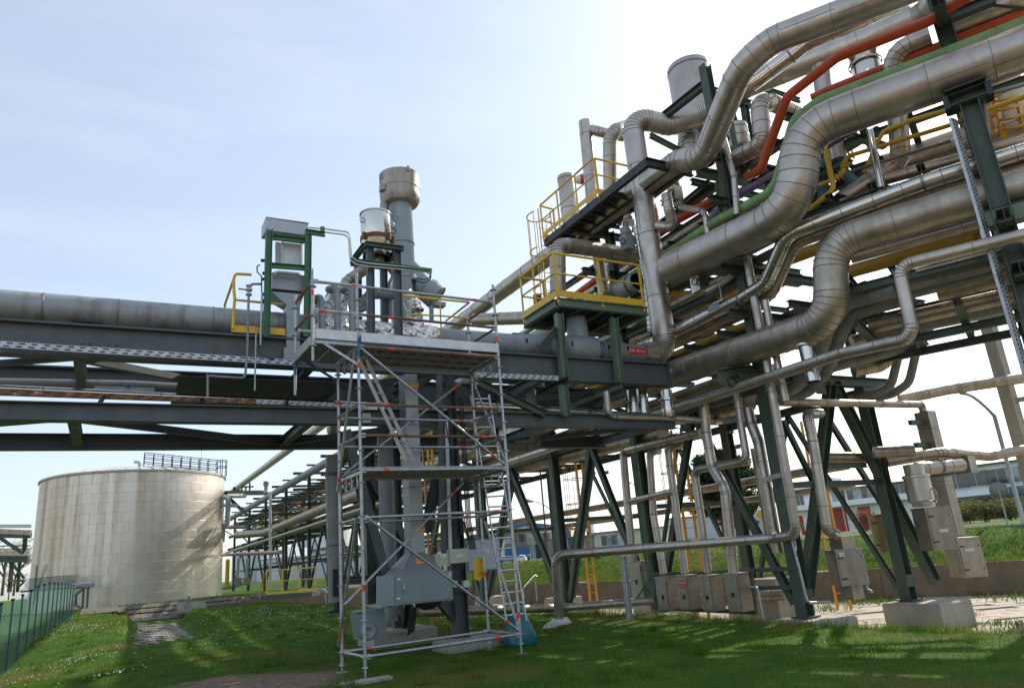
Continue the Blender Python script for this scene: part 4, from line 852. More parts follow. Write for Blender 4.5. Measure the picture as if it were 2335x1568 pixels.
# ---- riser pipe with sack around its foot
RX = (8.814, 14.529, 0.000)[1]
rz0 = V3((8.696, 14.336, 0.020)); yr_ = rz0.y
pipe('riser_pipe', 'clad riser pipe with elbow crossing to the rack above the lawn', [rz0, V3((8.602, 14.100, 1.468)), (12.350, 11.307, 1.440), (12.200, 10.590, 1.473), (12.200, 10.545, 5.102), (12.300, 10.640, 7.563)], .098, 'clad', seam=.9, bend=.22)
sk_ = thing('sack', 'torn white plastic sack crumpled around the foot of the riser pipe', 'sack', rz0)
g = np.random.default_rng(5)
for i, (dx_, dy_, rr, hh) in enumerate(((0, 0, .22, .16), (-.2, -.12, .15, .10), (.13, -.05, .12, .08), (-.34, -.22, .14, .07), (-.44, -.30, .10, .10))):
    b = MB(); b.lathe((rz0.x+dx_, rz0.y+dy_, .0), [(rr*1.1, 0), (rr*1.1, hh*.35), (rr*.8, hh*.8), (rr*.35, hh), (.001, hh*.97)], 22); vs = np.array(b.v); vs += g.normal(0, .018, vs.shape); b.v = [tuple(v) for v in vs]; b.build('sack_fold', 'sack_white', sk_)
# thin post with flat head carrying the crossing pipe
ps = thing('pipe_support', 'slim galvanised post propping the crossing clad pipe', 'pipe support', (10.394, 14.095, -0.100))
beam(ps, 'post', (9.591, 13.000, 0.010), (9.613, 13.000, 1.323), .10, .10, 'galv', up=(1, 0, 0)); MB().box(V3((9.615, 13.000, 1.337)), (.24, .16, .03)).build('head_plate', 'galv', ps)
rl = pipe('ground_pipe', 'low clad pipe running along the ground behind the scaffold', [(4.910, 15.000, 0.641), (5.852, 15.500, 0.544), (10.183, 16.500, 0.184), (12.301, 15.600, 0.158)], .10, 'clad_dull', seam=1.4)

# ---- grey control cabinet with its transition duct
cab = thing('control_cabinet', 'blue-grey sheet steel cabinet with a hinged door below the duct', 'cabinet', (4.741, 12.350, 0.840))
c0, c1 = V3((4.316, 12.750, 1.404)), V3((5.372, 12.300, 1.366))
A0 = [V3((4.260, 12.300, 0.885)), V3((5.349, 12.300, 0.880)), V3((5.359, 12.300, 1.367)), V3((4.283, 12.300, 1.376))]
dv = Vector((-.10, .62, 0)); b = MB(); b.add(A0+[q+dv for q in A0], [(0, 1, 2, 3), (7, 6, 5, 4), (0, 4, 5, 1), (1, 5, 6, 2), (2, 6, 7, 3), (3, 7, 4, 0)]); b.build('body', 'cabinet_grey', cab)
nn = (A0[1]-A0[0]).cross(A0[3]-A0[0]).normalized(); nn = nn if nn.y < 0 else -nn
def onface(u, v, o=.0): return A0[0]*(1-u)*(1-v)+A0[1]*u*(1-v)+A0[2]*u*v+A0[3]*(1-u)*v+nn*o
b = MB(); D4 = [onface(.03, .05, .0), onface(.97, .05, .0), onface(.97, .93, .0), onface(.03, .93, .0)]; b.add(D4+[q+nn*.018 for q in D4], [(4, 5, 6, 7), (0, 1, 5, 4), (1, 2, 6, 5), (2, 3, 7, 6), (3, 0, 4, 7)]); dr = b.build('door', 'cabinet_grey', cab)
hh_ = MB(); hh_.tube([onface(.16, .42, .018), onface(.16, .42, .05), onface(.16, .66, .05), onface(.16, .66, .018)], .012, 8); hh_.build('handle', 'alu', cab)
for v in (.22, .85): MB().box(onface(.07, v, .03), (.07, .02, .03)).build('latch', 'alu', cab)
MB().box(onface(.95, .86, .022), (.05, .015, .08)).build('hinge', 'galv', cab)
b = MB(); t0 = [onface(.10, 1, 0), onface(.86, 1, 0)]; zt_ = (4.664, 12.500, 1.712)[2]; w0, w1 = V3((4.676, 12.500, 1.711)), V3((4.969, 12.500, 1.703))
lo = [t0[0], t0[1], t0[1]+dv*.9, t0[0]+dv*.9]; hi = [w0, w1, w1+Vector((0, .34, 0)), w0+Vector((0, .34, 0))]
b.add(lo+hi, [(0, 1, 5, 4), (1, 2, 6, 5), (2, 3, 7, 6), (3, 0, 4, 7)]); b.build('transition', 'galv_sheet', cab)
b = MB(); b.lathe(onface(.68, -.02, -.3), [(.24, 0), (.22, -.06), (.10, -.12), (.0, -.13)], 20); b.build('bottom_bowl', 'steel_black', cab)
sg = MB().box(V3((4.808, 12.400, 1.559)), (.17, .006, .085)).build('warning_sign', 'orange_sign', cab); q = V3((4.832, 12.395, 1.575)); lettering(cab, 'ACHTUNG', (q.x, q.y-.004, q.z), (1, 0, 0), (0, 0, 1), .034, 'black')
dc = thing('vertical_duct', 'tall rectangular galvanised duct dropping from the bridge to the grey cabinet', 'duct', w0)
tp = V3((4.839, 12.500, 4.971)); wd_ = ((4.938, 12.500, 4.632)[0]-(4.690, 12.500, 4.623)[0])
z = zt_; k = 0; cxd = (w0.x+w1.x)/2
while z < tp.z-.05:
    h_ = min(1.15, tp.z-z); MB().box((cxd, 12.67, z+h_/2), (wd_, .34, h_-.008)).build('duct_section', 'galv_sheet', dc); z += h_
for qz in ((4.853, 12.480, 4.764), (4.840, 12.480, 2.118)):
    MB().box((cxd+.06, 12.492, qz[2]), (.17, .008, .075)).build('warning_sign', 'orange_sign', dc); lettering(dc, 'ACHTUNG', (cxd+.075, 12.486, qz[2]+.01), (1, 0, 0), (0, 0, 1), .034, 'black')
# round ducts either side
pipe('round_duct', 'grey round duct going down beside the rectangular duct to the ground', [(4.858, 14.200, 4.678), (4.846, 14.200, 0.519)], .155, 'grey_paint', seam=1.4)
pipe('round_duct', 'brown-grey round duct rising left of the scaffold from a dark foot', [(3.984, 14.800, 0.954), (3.943, 14.800, 3.408), (3.971, 14.800, 3.795)], .165, 'grey_pipe', seam=1.3, bandm='steel_black', group=None)
ft = thing('anchor_foot', 'dark bolted foot under the brown-grey round duct', 'bracket', (3.982, 14.800, 0.780)); MB().tube([(3.992, 14.800, 0.953), (3.990, 14.800, 0.779)], .07, 12).build('stub', 'steel_black', ft); MB().box(V3((3.955, 14.800, 0.783)), (.32, .2, .05)).build('plate', 'steel_black', ft); MB().box(V3((3.903, 14.620, 1.312)), (.10, .1, .5)).build('clamp', 'steel_black', ft)
pipe('clad_pipe', 'warm clad elbow pipe curling up to the bridge left of the scaffold', [(4.284, 16.500, 3.831), (4.587, 16.200, 3.934), (4.558, 15.900, 4.213), (4.257, 15.900, 4.513), (4.259, 15.900, 4.606)], .155, 'clad_warm', seam=.5)
fan = thing('fan_housing', 'grey motor housing with round outlet low at the left scaffold leg', 'motor', (4.090, 13.200, 0.421))
q = V3((4.138, 13.300, 0.591)); axf = Matrix.Rotation(R(-8), 3, 'Y'); MB().box(q, (.50, .42, .42), tuple(axf @ v for v in (Vector((1, 0, 0)), Vector((0, 1, 0)), Vector((0, 0, 1))))).build('housing', 'cabinet_grey', fan)
MB().lathe(q+Vector((-.08, -.21, -.12)), [(.15, 0), (.14, -.05), (.07, -.06), (.06, -.02), (.0, -.02)], 20, (0, 1, 0)).build('outlet', 'grey_paint', fan); MB().box(q+Vector((0, 0, .22)), (.46, .40, .03)).build('lid', 'galv_sheet', fan)

# ---- junction boxes, yellow plate, backing panel
jb = thing('junction_box', 'small cream junction box with a white label, left of two', 'junction box', (5.310, 12.600, 1.472)); a_, b_ = (5.169, 12.600, 1.670), (5.463, 12.600, 1.448); bx(jb, 'body', a_, b_, .16, 'cream_box'); bx(jb, 'label_plate', (5.278, 12.590, 1.666), (5.398, 12.590, 1.601), .008, 'white')
jb = thing('junction_box', 'larger cream junction box with cable glands, right of two', 'junction box', (5.623, 12.550, 1.493)); bx(jb, 'body', (5.443, 12.550, 1.731), (5.816, 12.550, 1.484), .16, 'cream_box'); bx(jb, 'label_plate', (5.555, 12.540, 1.626), (5.693, 12.540, 1.583), .008, 'white')
for i in range(5): MB().tube([V3((5.534, 12.620, 1.502))+Vector((i*.05, 0, 0)), V3((5.538, 12.620, 1.360))+Vector((i*.045, 0, 0))], .014, 8).build('cable_gland', 'black_rubber', jb)
for nm, t0, t1, lb in (('switch', (5.505, 12.600, 1.180), (5.586, 12.600, 1.075), 'small white switch box under the cream boxes, left one'), ('switch', (5.660, 12.500, 1.172), (5.781, 12.500, 1.057), 'small white switch box under the cream boxes, right one with looped cables')):
    s_ = thing('switch_box', lb, 'switch', t1); bx(s_, 'body', t0, t1, .09, 'white_panel'); q = V3(t1); 
    for k in (0, 1): MB().tube(path([q+Vector((-.05-.03*k, .04, 0)), q+Vector((-.05-.03*k, .04, -.1-.03*k)), q+Vector((.08+.03*k, .04, -.1-.03*k)), q+Vector((.08+.03*k, .06, .1))], .04)[0], .009, 8).build('cable', 'black_rubber', s_)
yp = thing('marker_plate', 'yellow hexagonal marker plate hanging on the scaffold post', 'sign', (5.884, 12.300, 1.349))
b = MB(); pts = [(5.795, 12.320, 1.525), (5.909, 12.320, 1.559), (5.999, 12.320, 1.517), (5.989, 12.320, 1.212), (5.883, 12.320, 1.144), (5.790, 12.320, 1.189)]; pts = [V3(p) for p in pts]; b.add(pts+[p+Vector((0, .012, 0)) for p in pts], [tuple(range(6)), tuple(range(6, 12))[::-1]]+[(i, (i+1) % 6, (i+1) % 6+6, i+6) for i in range(6)]); b.build('plate', 'yellow_sign', yp); MB().box(V3((6.015, 12.340, 1.245)), (.03, .05, .16)).build('clasp', 'black', yp)
bp_ = thing('switch_cabinet', 'tall pale grey switch cabinet behind the scaffold ladder', 'cabinet', (6.795, 14.000, 1.320)); bx(bp_, 'body', (6.445, 14.000, 1.921), (7.226, 14.000, 1.286), .35, 'cabinet_grey'); bx(bp_, 'door', (6.476, 13.985, 1.892), (7.189, 13.985, 1.310), .012, 'wall_grey'); bx(bp_, 'label_plate', (6.850, 13.975, 1.702), (6.970, 13.975, 1.629), .008, 'white')
lb_ = thing('flood_light', 'flat LED floodlight with pale housing hung on the scaffold inside', 'lamp', (4.129, 12.900, 4.301))
MB().box(V3((4.152, 12.900, 4.411)), (.36, .30, .10), (Vector((1, .1, .2)).normalized(), Vector((-.1, 1, 0)).normalized(), Vector((-.2, 0, 1)).normalized())).build('lamp_head', 'cream_box', lb_); MB().box(V3((4.107, 12.750, 4.347)), (.26, .02, .05)).build('led_panel', 'white_panel', lb_); MB().box(V3((4.067, 12.900, 4.192)), (.16, .05, .18)).build('bracket', 'cream_box', lb_)
# scraps at the foot of the scaffold
MB_ = tag(MB().tube([(6.492, 13.342, 0.050), (6.411, 12.622, 0.050)], .03, 10).build('loose_tube', 'rust_tube'), 'short rusty scaffold tube lying in the grass by the post', 'tube')
tag(MB().box(V3((3.281, 10.703, 0.020)), (.7, .22, .04), (E1, E2, Vector((0, 0, 1)))).build('board', 'concrete'), 'flat wooden board under the front scaffold foot', 'board')
# ================================================================ the pipe rack, stretch running away from the viewer
XN, XF = 12.6, 16.0
ys_f = [11.1, 15.8, 20.2, 26.0, 32.5, 39.0, 46.0, 54.0, 62.0, 71.0, 80.0, 90.0]
ordn = ['nearest', 'second', 'third', 'fourth', 'fifth', 'sixth', 'seventh', 'eighth', 'ninth', 'tenth', 'eleventh', 'farthest']
for i, y in enumerate(ys_f):
    g0 = FLOOR+.6 if y < 44 else .45
    f = thing('trestle_frame', f'dark green steel trestle, {ordn[i]} in the row under the long pipe rack', 'steel frame', (14.3, y, g0), group='trestles of the long pipe rack')
    cw = .26 if i < 3 else .24
    for x in (XN, XF): beam(f, 'column', (x, y, g0), (x, y, 4.78), cw, cw, 'steel_green', up=(1, 0, 0))
    beam(f, 'crossbeam', (11.9 if i != 1 else 12.5, y, 4.90), (17.3 if i == 0 else 16.6, y, 4.90), .24, .22, 'steel_green')
    beam(f, 'lower_tie', (XN+.13, y, 2.5), (XF-.13, y, 2.5), .12, .10, 'steel_green')
    if i == 0:
        beam(f, 'raking_leg', (14.861, 11.100, 4.818), (12.715, 11.100, 0.230), .22, .22, 'steel_green', up=(1, 0, 0)); beam(f, 'raking_leg', (15.000, 11.100, 4.856), (17.090, 11.100, 0.136), .22, .22, 'steel_green', up=(1, 0, 0))
        beam(f, 'brace', (13.251, 11.300, 3.966), (13.842, 11.300, 2.593), .10, .10, 'steel_green', up=(0, 1, 0)); beam(f, 'brace', (16.538, 12.600, 4.241), (18.031, 12.600, 1.885), .12, .12, 'steel_green', up=(0, 1, 0)); beam(f, 'tie', (14.211, 11.200, 2.917), (15.688, 11.200, 2.908), .12, .1, 'steel_green')
    else:
        for a in ((XN, XF) if i in (2, 3) else ()): beam(f, 'raking_leg', (14.3, y, 4.7), (a+(.25 if a < 14 else -.25), y, g0+.3), .11, .11, 'steel_green', up=(0, 1, 0))
    top = {0: 13.1, 1: 10.6}.get(i, 8.6)
    if i == 2: top = 10.2
    for x in (XN, XF): beam(f, 'upper_post', (x, y, 5.03), (x, y, top if x == XN else min(top, 10.5)), .22, .22, 'steel_green', up=(1, 0, 0))
    for z in (6.35, 7.45) + ((8.6,) if i > 1 else (9.2, 10.45)): beam(f, 'crossbeam', (11.45 if z > 7 and i > 0 else 11.95, y, z), (16.5, y, z), .18, .18, 'steel_green')
    beam(f, 'bracket', (11.6, y, 7.0), (XN-.12, y, 6.4), .10, .10, 'steel_green', up=(0, 1, 0)) if i > 1 else None
    if i < 4:   # bolted gussets at the joints
        for x, z in ((XN, 4.62), (XF, 4.62), (14.3, 4.66), (XN, g0+.42), (XF, g0+.42)):
            gp = MB().box((x, y-cw/2-.012, z), (.34, .014, .26)).build('gusset_plate', 'steel_green', f)
            for bx_ in (-.11, .11):
                for bz in (-.07, .07): MB().lathe((x+bx_, y-cw/2-.02, z+bz), [(.016, 0), (.016, -.016), (.001, -.018)], 6, (0, 1, 0)).build('bolt', 'seam', gp)
        for z in (1.2, 2.6, 4.0): MB().box((XN-cw/2-.006, y, z), (.012, .16, .22)).build('gusset_plate', 'steel_green', f)
    MB().box((XN, y, g0+.01), (.42, .42, .03)).build('base_plate', 'steel_green', f); MB().box((XF, y, g0+.01), (.42, .42, .03)).build('base_plate', 'steel_green', f)
    if i < 6:
        sz_ = (1.15, 1.5, .62) if i == 0 else (1.0, 1.2, .62)
        plinth('concrete_footing', f'concrete block under the near column of the {ordn[i]} rack trestle', (XN+.05, y-.1, FLOOR), (1.2, 1.2, .6-.02))
        plinth('concrete_footing', f'concrete block under the far column of the {ordn[i]} rack trestle' if i else 'tall concrete block on the slabs under the leaning legs at right', (XF+.05, y-.35 if i == 0 else y, FLOOR), (1.15, 1.35 if i == 0 else 1.0, .6-.02))
# longitudinal steel between trestles
for i, (y0, y1) in enumerate(zip(ys_f[:-1], ys_f[1:])):
    s_ = thing('rack_bay', f'longitudinal beams and bracing of the pipe rack between its {ordn[i]} and {ordn[i+1]} trestle', 'steel frame', (14.3, (y0+y1)/2, 4.6), group='bays of the long pipe rack')
    ym = (y0+y1)/2; g0 = FLOOR+.6 if y0 < 40 else .45
    for x in (XN, XF):
        beam(s_, 'beam', (x, y0+.12, 4.66), (x, y1-.12, 4.66), .20, .16, 'steel_green'); beam(s_, 'beam', (x, y0+.12, 7.24), (x, y1-.12, 7.24), .16, .14, 'steel_green')
        bw = .15 if x == XN else .10; beam(s_, 'raking_brace', (x, ym, 4.55), (x, y0+.2, g0+.25), bw, bw, 'steel_green', up=(1, 0, 0)); beam(s_, 'raking_brace', (x, ym, 4.55), (x, y1-.2, g0+.25), bw, bw, 'steel_green', up=(1, 0, 0))
        if i > 0: beam(s_, 'brace', (x, y0+.2, 5.1), (x, y1-.2, 7.1), .10, .10, 'steel_green', up=(1, 0, 0)); beam(s_, 'beam', (x, y0+.12, 8.42), (x, y1-.12, 8.42), .12, .12, 'steel_green')
    for q in ((.33, .67) if i < 2 else (.2, .4, .6, .8)):
        y = y0+(y1-y0)*q; beam(s_, 'joist', (XN+.1, y, 4.70), (XF-.1, y, 4.70), .12, .10, 'steel_green'); beam(s_, 'joist', (11.6 if i > 1 else XN+.1, y, 7.30), (XF-.1, y, 7.30), .12, .10, 'steel_green')
    if i > 1: beam(s_, 'joist', (11.5, ym, 8.62), (XF-.1, ym, 8.62), .12, .10, 'steel_green'); beam(s_, 'joist', (11.5, ym, 6.1), (XF-.1, ym, 6.1), .12, .10, 'steel_green')
# tower frame round the tall vessel above the rack
tw = thing('vessel_frame', 'green steel frame around the tall vessel on top of the rack', 'steel frame', (13.5, 12.5, 10.5))
za = (12.600, 11.239, 12.624)[2]
beam(tw, 'beam', (12.600, 12.778, 12.682), (12.600, 11.101, 12.615), .20, .16, 'steel_green'); beam(tw, 'beam', (12.534, 11.200, 12.480), (12.986, 11.200, 12.459), .20, .16, 'steel_green'); beam(tw, 'post', (13.35, 11.2, 10.6), (13.35, 11.2, za-.1), .16, .16, 'steel_green', up=(1, 0, 0))
beam(tw, 'beam', (14.302, 14.000, 14.532), (15.467, 14.000, 14.541), .18, .14, 'steel_green'); beam(tw, 'beam', (13.737, 11.200, 12.367), (14.202, 11.200, 12.428), .18, .16, 'steel_green'); beam(tw, 'post', (13.924, 11.200, 12.357), (13.843, 11.200, 11.223), .17, .14, 'steel_green', up=(1, 0, 0))
beam(tw, 'beam', (13.237, 11.400, 11.374), (14.178, 11.400, 11.331), .20, .16, 'steel_green'); beam(tw, 'beam', (16.509, 12.500, 14.435), (18.129, 12.500, 14.419), .14, .12, 'steel_green')
beam(tw, 'beam', (12.185, 13.000, 12.123), (13.312, 13.000, 11.836), .12, .12, 'steel_green_light'); beam(tw, 'beam', (12.200, 13.258, 10.439), (12.200, 12.060, 10.478), .16, .12, 'steel_green_light')
beam(tw, 'beam', (12.189, 11.600, 10.253), (14.777, 11.600, 10.341), .22, .18, 'steel_green_light'); beam(tw, 'post', (12.500, 11.159, 9.813), (12.500, 11.205, 8.767), .22, .20, 'steel_green_light', up=(0, 1, 0))
beam(tw, 'beam', (12.871, 11.000, 10.326), (14.266, 11.000, 10.339), .16, .14, 'steel_green'); beam(tw, 'post', (13.077, 11.000, 10.315), (13.027, 11.000, 9.961), .16, .14, 'steel_green', up=(1, 0, 0))
beam(tw, 'beam', (13.200, 13.240, 10.348), (13.200, 12.166, 10.453), .14, .12, 'steel_green')
def vessel(name, label, base, r, h, m, dome=.12, band=True, extra=()):
    t = thing(name, label, 'vessel', base); MB().lathe(base, [(r*.4, -r*.5), (r*.9, -r*.2), (r, 0), (r, h), (r*.97, h+dome*.35), (r*.7, h+dome*.8), (.001, h+dome)], 34).build('shell', m, t, auto=40)
    if band: share('joint_band', ring_mesh(r, .03, 'seam', 28), V3(base)+Vector((0, 0, h-.12)), t); share('joint_band', ring_mesh(r, .03, 'seam', 28), V3(base)+Vector((0, 0, h*.4)), t)
    return t
q = V3((14.200, 13.114, 14.031)); vt = vessel('pressure_vessel', 'tall dull steel vessel with domed top standing above the rack', (q.x, q.y, q.z-2.0), 0.6303, 2.86, 'clad', .10)
MB().lathe((q.x+.3, q.y, q.z+.93), [(.02, 0), (.05, .02), (.05, .08), (.02, .1)], 10).build('lifting_eye', 'steel_black', vt)
pipe('nozzle_pipe', 'short wide clad nozzle under the tall vessel', [(q.x-.2, q.y, q.z-1.5), (13.400, 12.851, 12.070), (13.400, 12.852, 11.711)], .30, 'clad', seam=.6)
q = V3((15.265, 8.623, 12.251)); v2 = vessel('steel_drum', 'bright steel drum with rim behind the green pipe at upper right', (q.x, q.y, q.z-1.2), 0.3286, 1.55, 'shiny', .04, False)
MB().lathe((q.x, q.y, q.z-.15), [(0.3651, 0), (0.3870, .02), (0.3870, .06), (0.3560, .08)], 32).build('rim', 'shiny', v2)
q = V3((13.600, 11.343, 11.450)); vessel('valve_pot', 'small steel pot with blue actuator in the rack top', (q.x, q.y, q.z-.35), .30, .6, 'clad', .03); 
ba = thing('actuator', 'blue valve actuator on the small steel pot', 'actuator', (q.x, q.y, q.z+.3)); MB().lathe((q.x, q.y, q.z+.28), [(.08, 0), (.10, .05), (.10, .32), (.06, .36), (.0, .37)], 16).build('housing', 'blue_paint', ba)
q = V3((13.200, 18.531, 13.117)); vessel('pressure_vessel', 'plain steel vessel behind the yellow railing of the upper platform', (q.x, q.y, q.z-1.2), 0.3042, 2.1, 'clad', .06)
ws = thing('wind_sock', 'red and white striped wind sock beyond the upper platform', 'wind sock', (14.000, 18.779, 14.135))
for i in range(4): MB().tube([V3((14.000, 19.134, 14.378))+Vector((i*.16, -.05*i, .02*i)), V3((14.000, 19.134, 14.378))+Vector(((i+1)*.16, -.05*(i+1), .02*(i+1)))], [.13+.035*i, .165+.035*i], 16, cap=False).build('band', ('white', 'red_sign')[i % 2], ws)

# ---------------------------------------------------------------- big clad lines of the rack
pipe('clad_pipe', 'broad clad pipe with a great S-bend, crossing the upper right of the view', [(11.800, 12.588, 8.016), (11.800, 11.330, 7.918), (11.800, 8.751, 7.758), (11.969, 8.402, 9.414), (13.653, 4.945, 9.348), (14.9, 2.4, 9.36)], .405, 'clad', seam=1.0, bend=.85, step=17)
pipe('clad_pipe', 'second broad clad pipe with an S-bend, below the first', [(10.400, 72.955, 5.549), (12.050, 68.246, 5.343), (12.05, 40, 5.52), (12.05, 13.3, 5.53), (12.050, 8.675, 5.378), (12.166, 8.432, 6.913), (13.095, 6.524, 6.961), (14.9, 2.9, 6.9)], .325, 'clad_dull', seam=1.2, bend=.62, step=11)
pipe('clad_pipe', 'slim bright clad pipe stepping down in an S in front of the column', [(11.9, 96, 4.65), (11.9, 13.3, 4.63), (11.900, 8.501, 4.663), (11.900, 7.088, 4.532), (11.914, 7.053, 5.848), (12.719, 5.402, 5.817), (13.7, 3.4, 5.8)], .112, 'clad', seam=.9, bend=.22)
pipe('clad_pipe', 'shiny gored pipe climbing in two bends left of the great S-bend', [(12.25, 40, 6.45), (12.250, 13.298, 6.618), (12.250, 10.945, 6.673), (12.250, 10.200, 6.761), (12.052, 9.282, 7.482), (13.187, 6.952, 7.683), (15.2, 3.2, 7.75)], .155, 'shiny', seam=.55, bend=.5, step=11)
pipe('clad_pipe', 'darker twin of the shiny gored pipe just behind it', [(12.65, 30, 6.2), (12.600, 13.686, 6.557), (12.600, 11.197, 6.564), (12.600, 10.431, 6.637), (12.418, 9.443, 7.409), (13.592, 7.034, 7.617), (15.6, 3.2, 7.5)], .15, 'clad_warm', seam=.7, bend=.5)
pipe('clad_pipe', 'highest broad clad pipe sweeping down from the top edge in a long kink', [(11.9, 92, 11.15), (11.900, 12.958, 10.653), (11.900, 11.829, 10.616), (11.900, 10.977, 10.252), (11.148, 8.854, 11.052), (11.455, 8.224, 11.330), (12.515, 6.049, 11.132), (14.128, 2.738, 10.830)], .29, 'clad', seam=1.2, bend=.8, step=18)
# vertical riser from the valve line, over the top and away
t1 = V3((12.760, 12.832, 12.450)); 
pipe('clad_pipe', 'upright clad pipe marked with a pressure label, turning over at the top', [(11.16, 13.4, 6.0), (11.994, 13.400, 6.102), (11.788, 13.200, 12.744), t1, (13.545, 12.256, 12.600), (13.812, 10.994, 12.700), (15.801, 7.310, 12.700), (13.2, 3.0, 12.7)], .285, 'clad', seam=1.6, bend=.46, step=12)
lp = V3((11.996, 13.200, 9.717)); tag_ = thing('pressure_label', 'red pressure label with white edge on the upright clad pipe', 'label', lp)
b = MB(); cxp = (11.857, 13.200, 9.694); rr = .292; C1 = Vector(((11.857, 13.200, 9.694)[0], 13.2, 0)); z0, z1, z2 = (11.782, 12.950, 9.257)[2], (11.793, 12.950, 9.836)[2], (11.805, 12.950, 10.033)[2]
def pv_(a, z, r_): return (C1.x+r_*math.sin(R(a)), 13.2-r_*math.cos(R(a)), z)
for a in range(-2, 30, 4): b.quad(pv_(a, z0, rr), pv_(a+4, z0, rr), pv_(a+4, z1, rr), pv_(a, z1, rr))
b.add([pv_(-2, z1, rr), pv_(14, z1, rr), pv_(14, z2, rr)], [(0, 1, 2)]); b.add([pv_(14, z1, rr), pv_(30, z1, rr), pv_(14, z2, rr)], [(0, 1, 2)]); b.build('plate', 'white', tag_)
b = MB()
for a in range(2, 26, 4): b.quad(pv_(a, z0+.04, rr+.004), pv_(a+4, z0+.04, rr+.004), pv_(a+4, z1, rr+.004), pv_(a, z1, rr+.004))
b.build('field', 'red_sign', tag_)
lettering(tag_, 'HDD 4,5 bar', pv_(14, (z0+z1)/2, rr+.012), (0, 0, 1), (-math.cos(R(14)), -math.sin(R(14)), 0), .14, 'white')
pipe('clad_pipe', 'bright ringed flexible pipe tucked behind the upright clad pipe', [(11.840, 13.700, 9.690), (11.923, 13.700, 8.143), (11.828, 13.700, 6.649), (11.029, 13.500, 6.350)], .075, 'shiny', seam=.16, bend=.2, band=.02)
pipe('clad_pipe', 'tall clad pipe with a capped top, leftmost of the upright pipes', [(12.600, 16.303, 14.704), (12.600, 16.476, 10.773), (11.499, 14.900, 8.062)], .20, 'clad', seam=1.0)
pipe('clad_pipe', 'short level clad pipe leaving the capped upright to the right', [(12.700, 16.406, 14.541), (12.900, 15.737, 14.007), (13.600, 15.745, 14.050)], .16, 'clad', seam=.6)
pipe('clad_pipe', 'clad pipe bending over between the two tall uprights', [(12.900, 15.395, 10.862), (12.600, 15.629, 11.059), (12.400, 14.954, 13.163), (12.500, 14.799, 13.416), (13.200, 15.096, 13.904)], .21, 'clad', seam=.8, bend=.4)
pipe('clad_pipe', 'dull clad pipe arching over the yellow lower platform', [(9.338, 14.000, 7.635), (9.479, 14.000, 8.898), (9.812, 14.000, 8.964), (12.444, 14.600, 9.304)], .20, 'clad_dull', seam=1.1, bend=.3)
pipe('clad_pipe', 'long dull pipe slanting down behind the scaffold top to the left', [(11.3, 14.8, 7.5), (10.014, 20.000, 8.985)], .20, 'clad_dull', seam=2)
oe = thing('open_pipe', 'grey pipe cut off with a rusty open mouth behind the yellow railing', 'pipe', (11.568, 14.300, 8.033))
p1 = V3((11.900, 14.000, 8.228)); p0 = Vector((11.9, 98, p1.z)); d_ = (p1-p0).normalized(); MB().lathe(p0, [(.26, 0), (.26, (p1-p0).length-30), (.26, (p1-p0).length-12), (.26, (p1-p0).length-4), (.26, (p1-p0).length), (.235, (p1-p0).length), (.235, (p1-p0).length-1)], 28, d_).build('pipe_body', 'grey_paint', oe, auto=35); MB().lathe(p1, [(.262, -.28), (.268, -.28), (.268, -.20), (.262, -.20)], 28, d_).build('rust_band', 'rust', oe); MB().lathe(p1, [(.234, -.05), (.23, -.6), (.0, -.6)], 24, d_).build('bore', 'steel_black', oe)
for i in range(26): share('joint_band', ring_mesh(.26, .016, 'seam', 22), (11.9, p1.z and p1.y+1.6+i*3.1, p1.z), oe, Matrix.Rotation(R(90), 3, 'X'))

# ---------------------------------------------------------------- coloured lines
pipe('red_pipe', 'orange-red pipe dropping steeply in front of the rack at upper right', [(12.950, 10.756, 9.802), (12.800, 10.410, 9.675), (12.600, 10.043, 9.535), (12.600, 9.885, 9.721), (12.386, 8.823, 10.609), (12.885, 7.800, 11.047), (13.635, 6.260, 10.981), (14.2, 4.2, 11.25)], .105, 'red_pipe', seam=0, bend=.35)
pipe('red_pipe', 'dark red pipe partly hidden behind the pale green pipe', [(13.344, 8.912, 10.880), (13.504, 8.584, 10.901), (14.585, 6.365, 10.893), (15.113, 5.281, 10.874)], .10, 'red_pipe', seam=0)
pipe('red_pipe', 'orange-red pipe low inside the rack going away to the left', [(13.300, 11.979, 9.959), (13.300, 13.575, 10.069), (13.3, 40, 8.55)], .12, 'red_pipe', seam=0)
pipe('green_pipe', 'pale green pipe following the broad clad pipe around its S-bend', [(12.45, 96, 8.62), (12.450, 13.481, 8.797), (12.450, 11.320, 8.877), (12.450, 10.524, 8.822), (12.450, 9.868, 8.783), (12.450, 9.553, 8.951), (12.409, 8.778, 10.016), (12.659, 8.263, 10.216), (13.639, 6.252, 10.176), (14.239, 5.020, 10.165), (15.0, 3.0, 10.05)], .115, 'green_pipe', seam=0, bend=.4)
pipe('purple_pipe', 'violet pipe kinking down beside the green steel post', [(12.700, 11.907, 8.920), (12.700, 11.622, 9.282), (12.750, 11.542, 9.350), (12.900, 11.034, 9.472), (13.000, 9.902, 9.464), (13.2, 8.0, 9.5)], .095, 'purple_pipe', seam=0, bend=.3)
pipe('yellow_pipe', 'stained yellow pipe slanting behind the S-bend of the second clad pipe', [(13.600, 14.729, 8.289), (13.500, 12.969, 7.578), (13.400, 10.395, 7.560), (13.400, 9.508, 7.477), (13.362, 9.105, 6.665), (13.454, 8.915, 6.698), (14.114, 6.647, 6.584)], .14, 'yellow_pipe', seam=0, bend=.4)
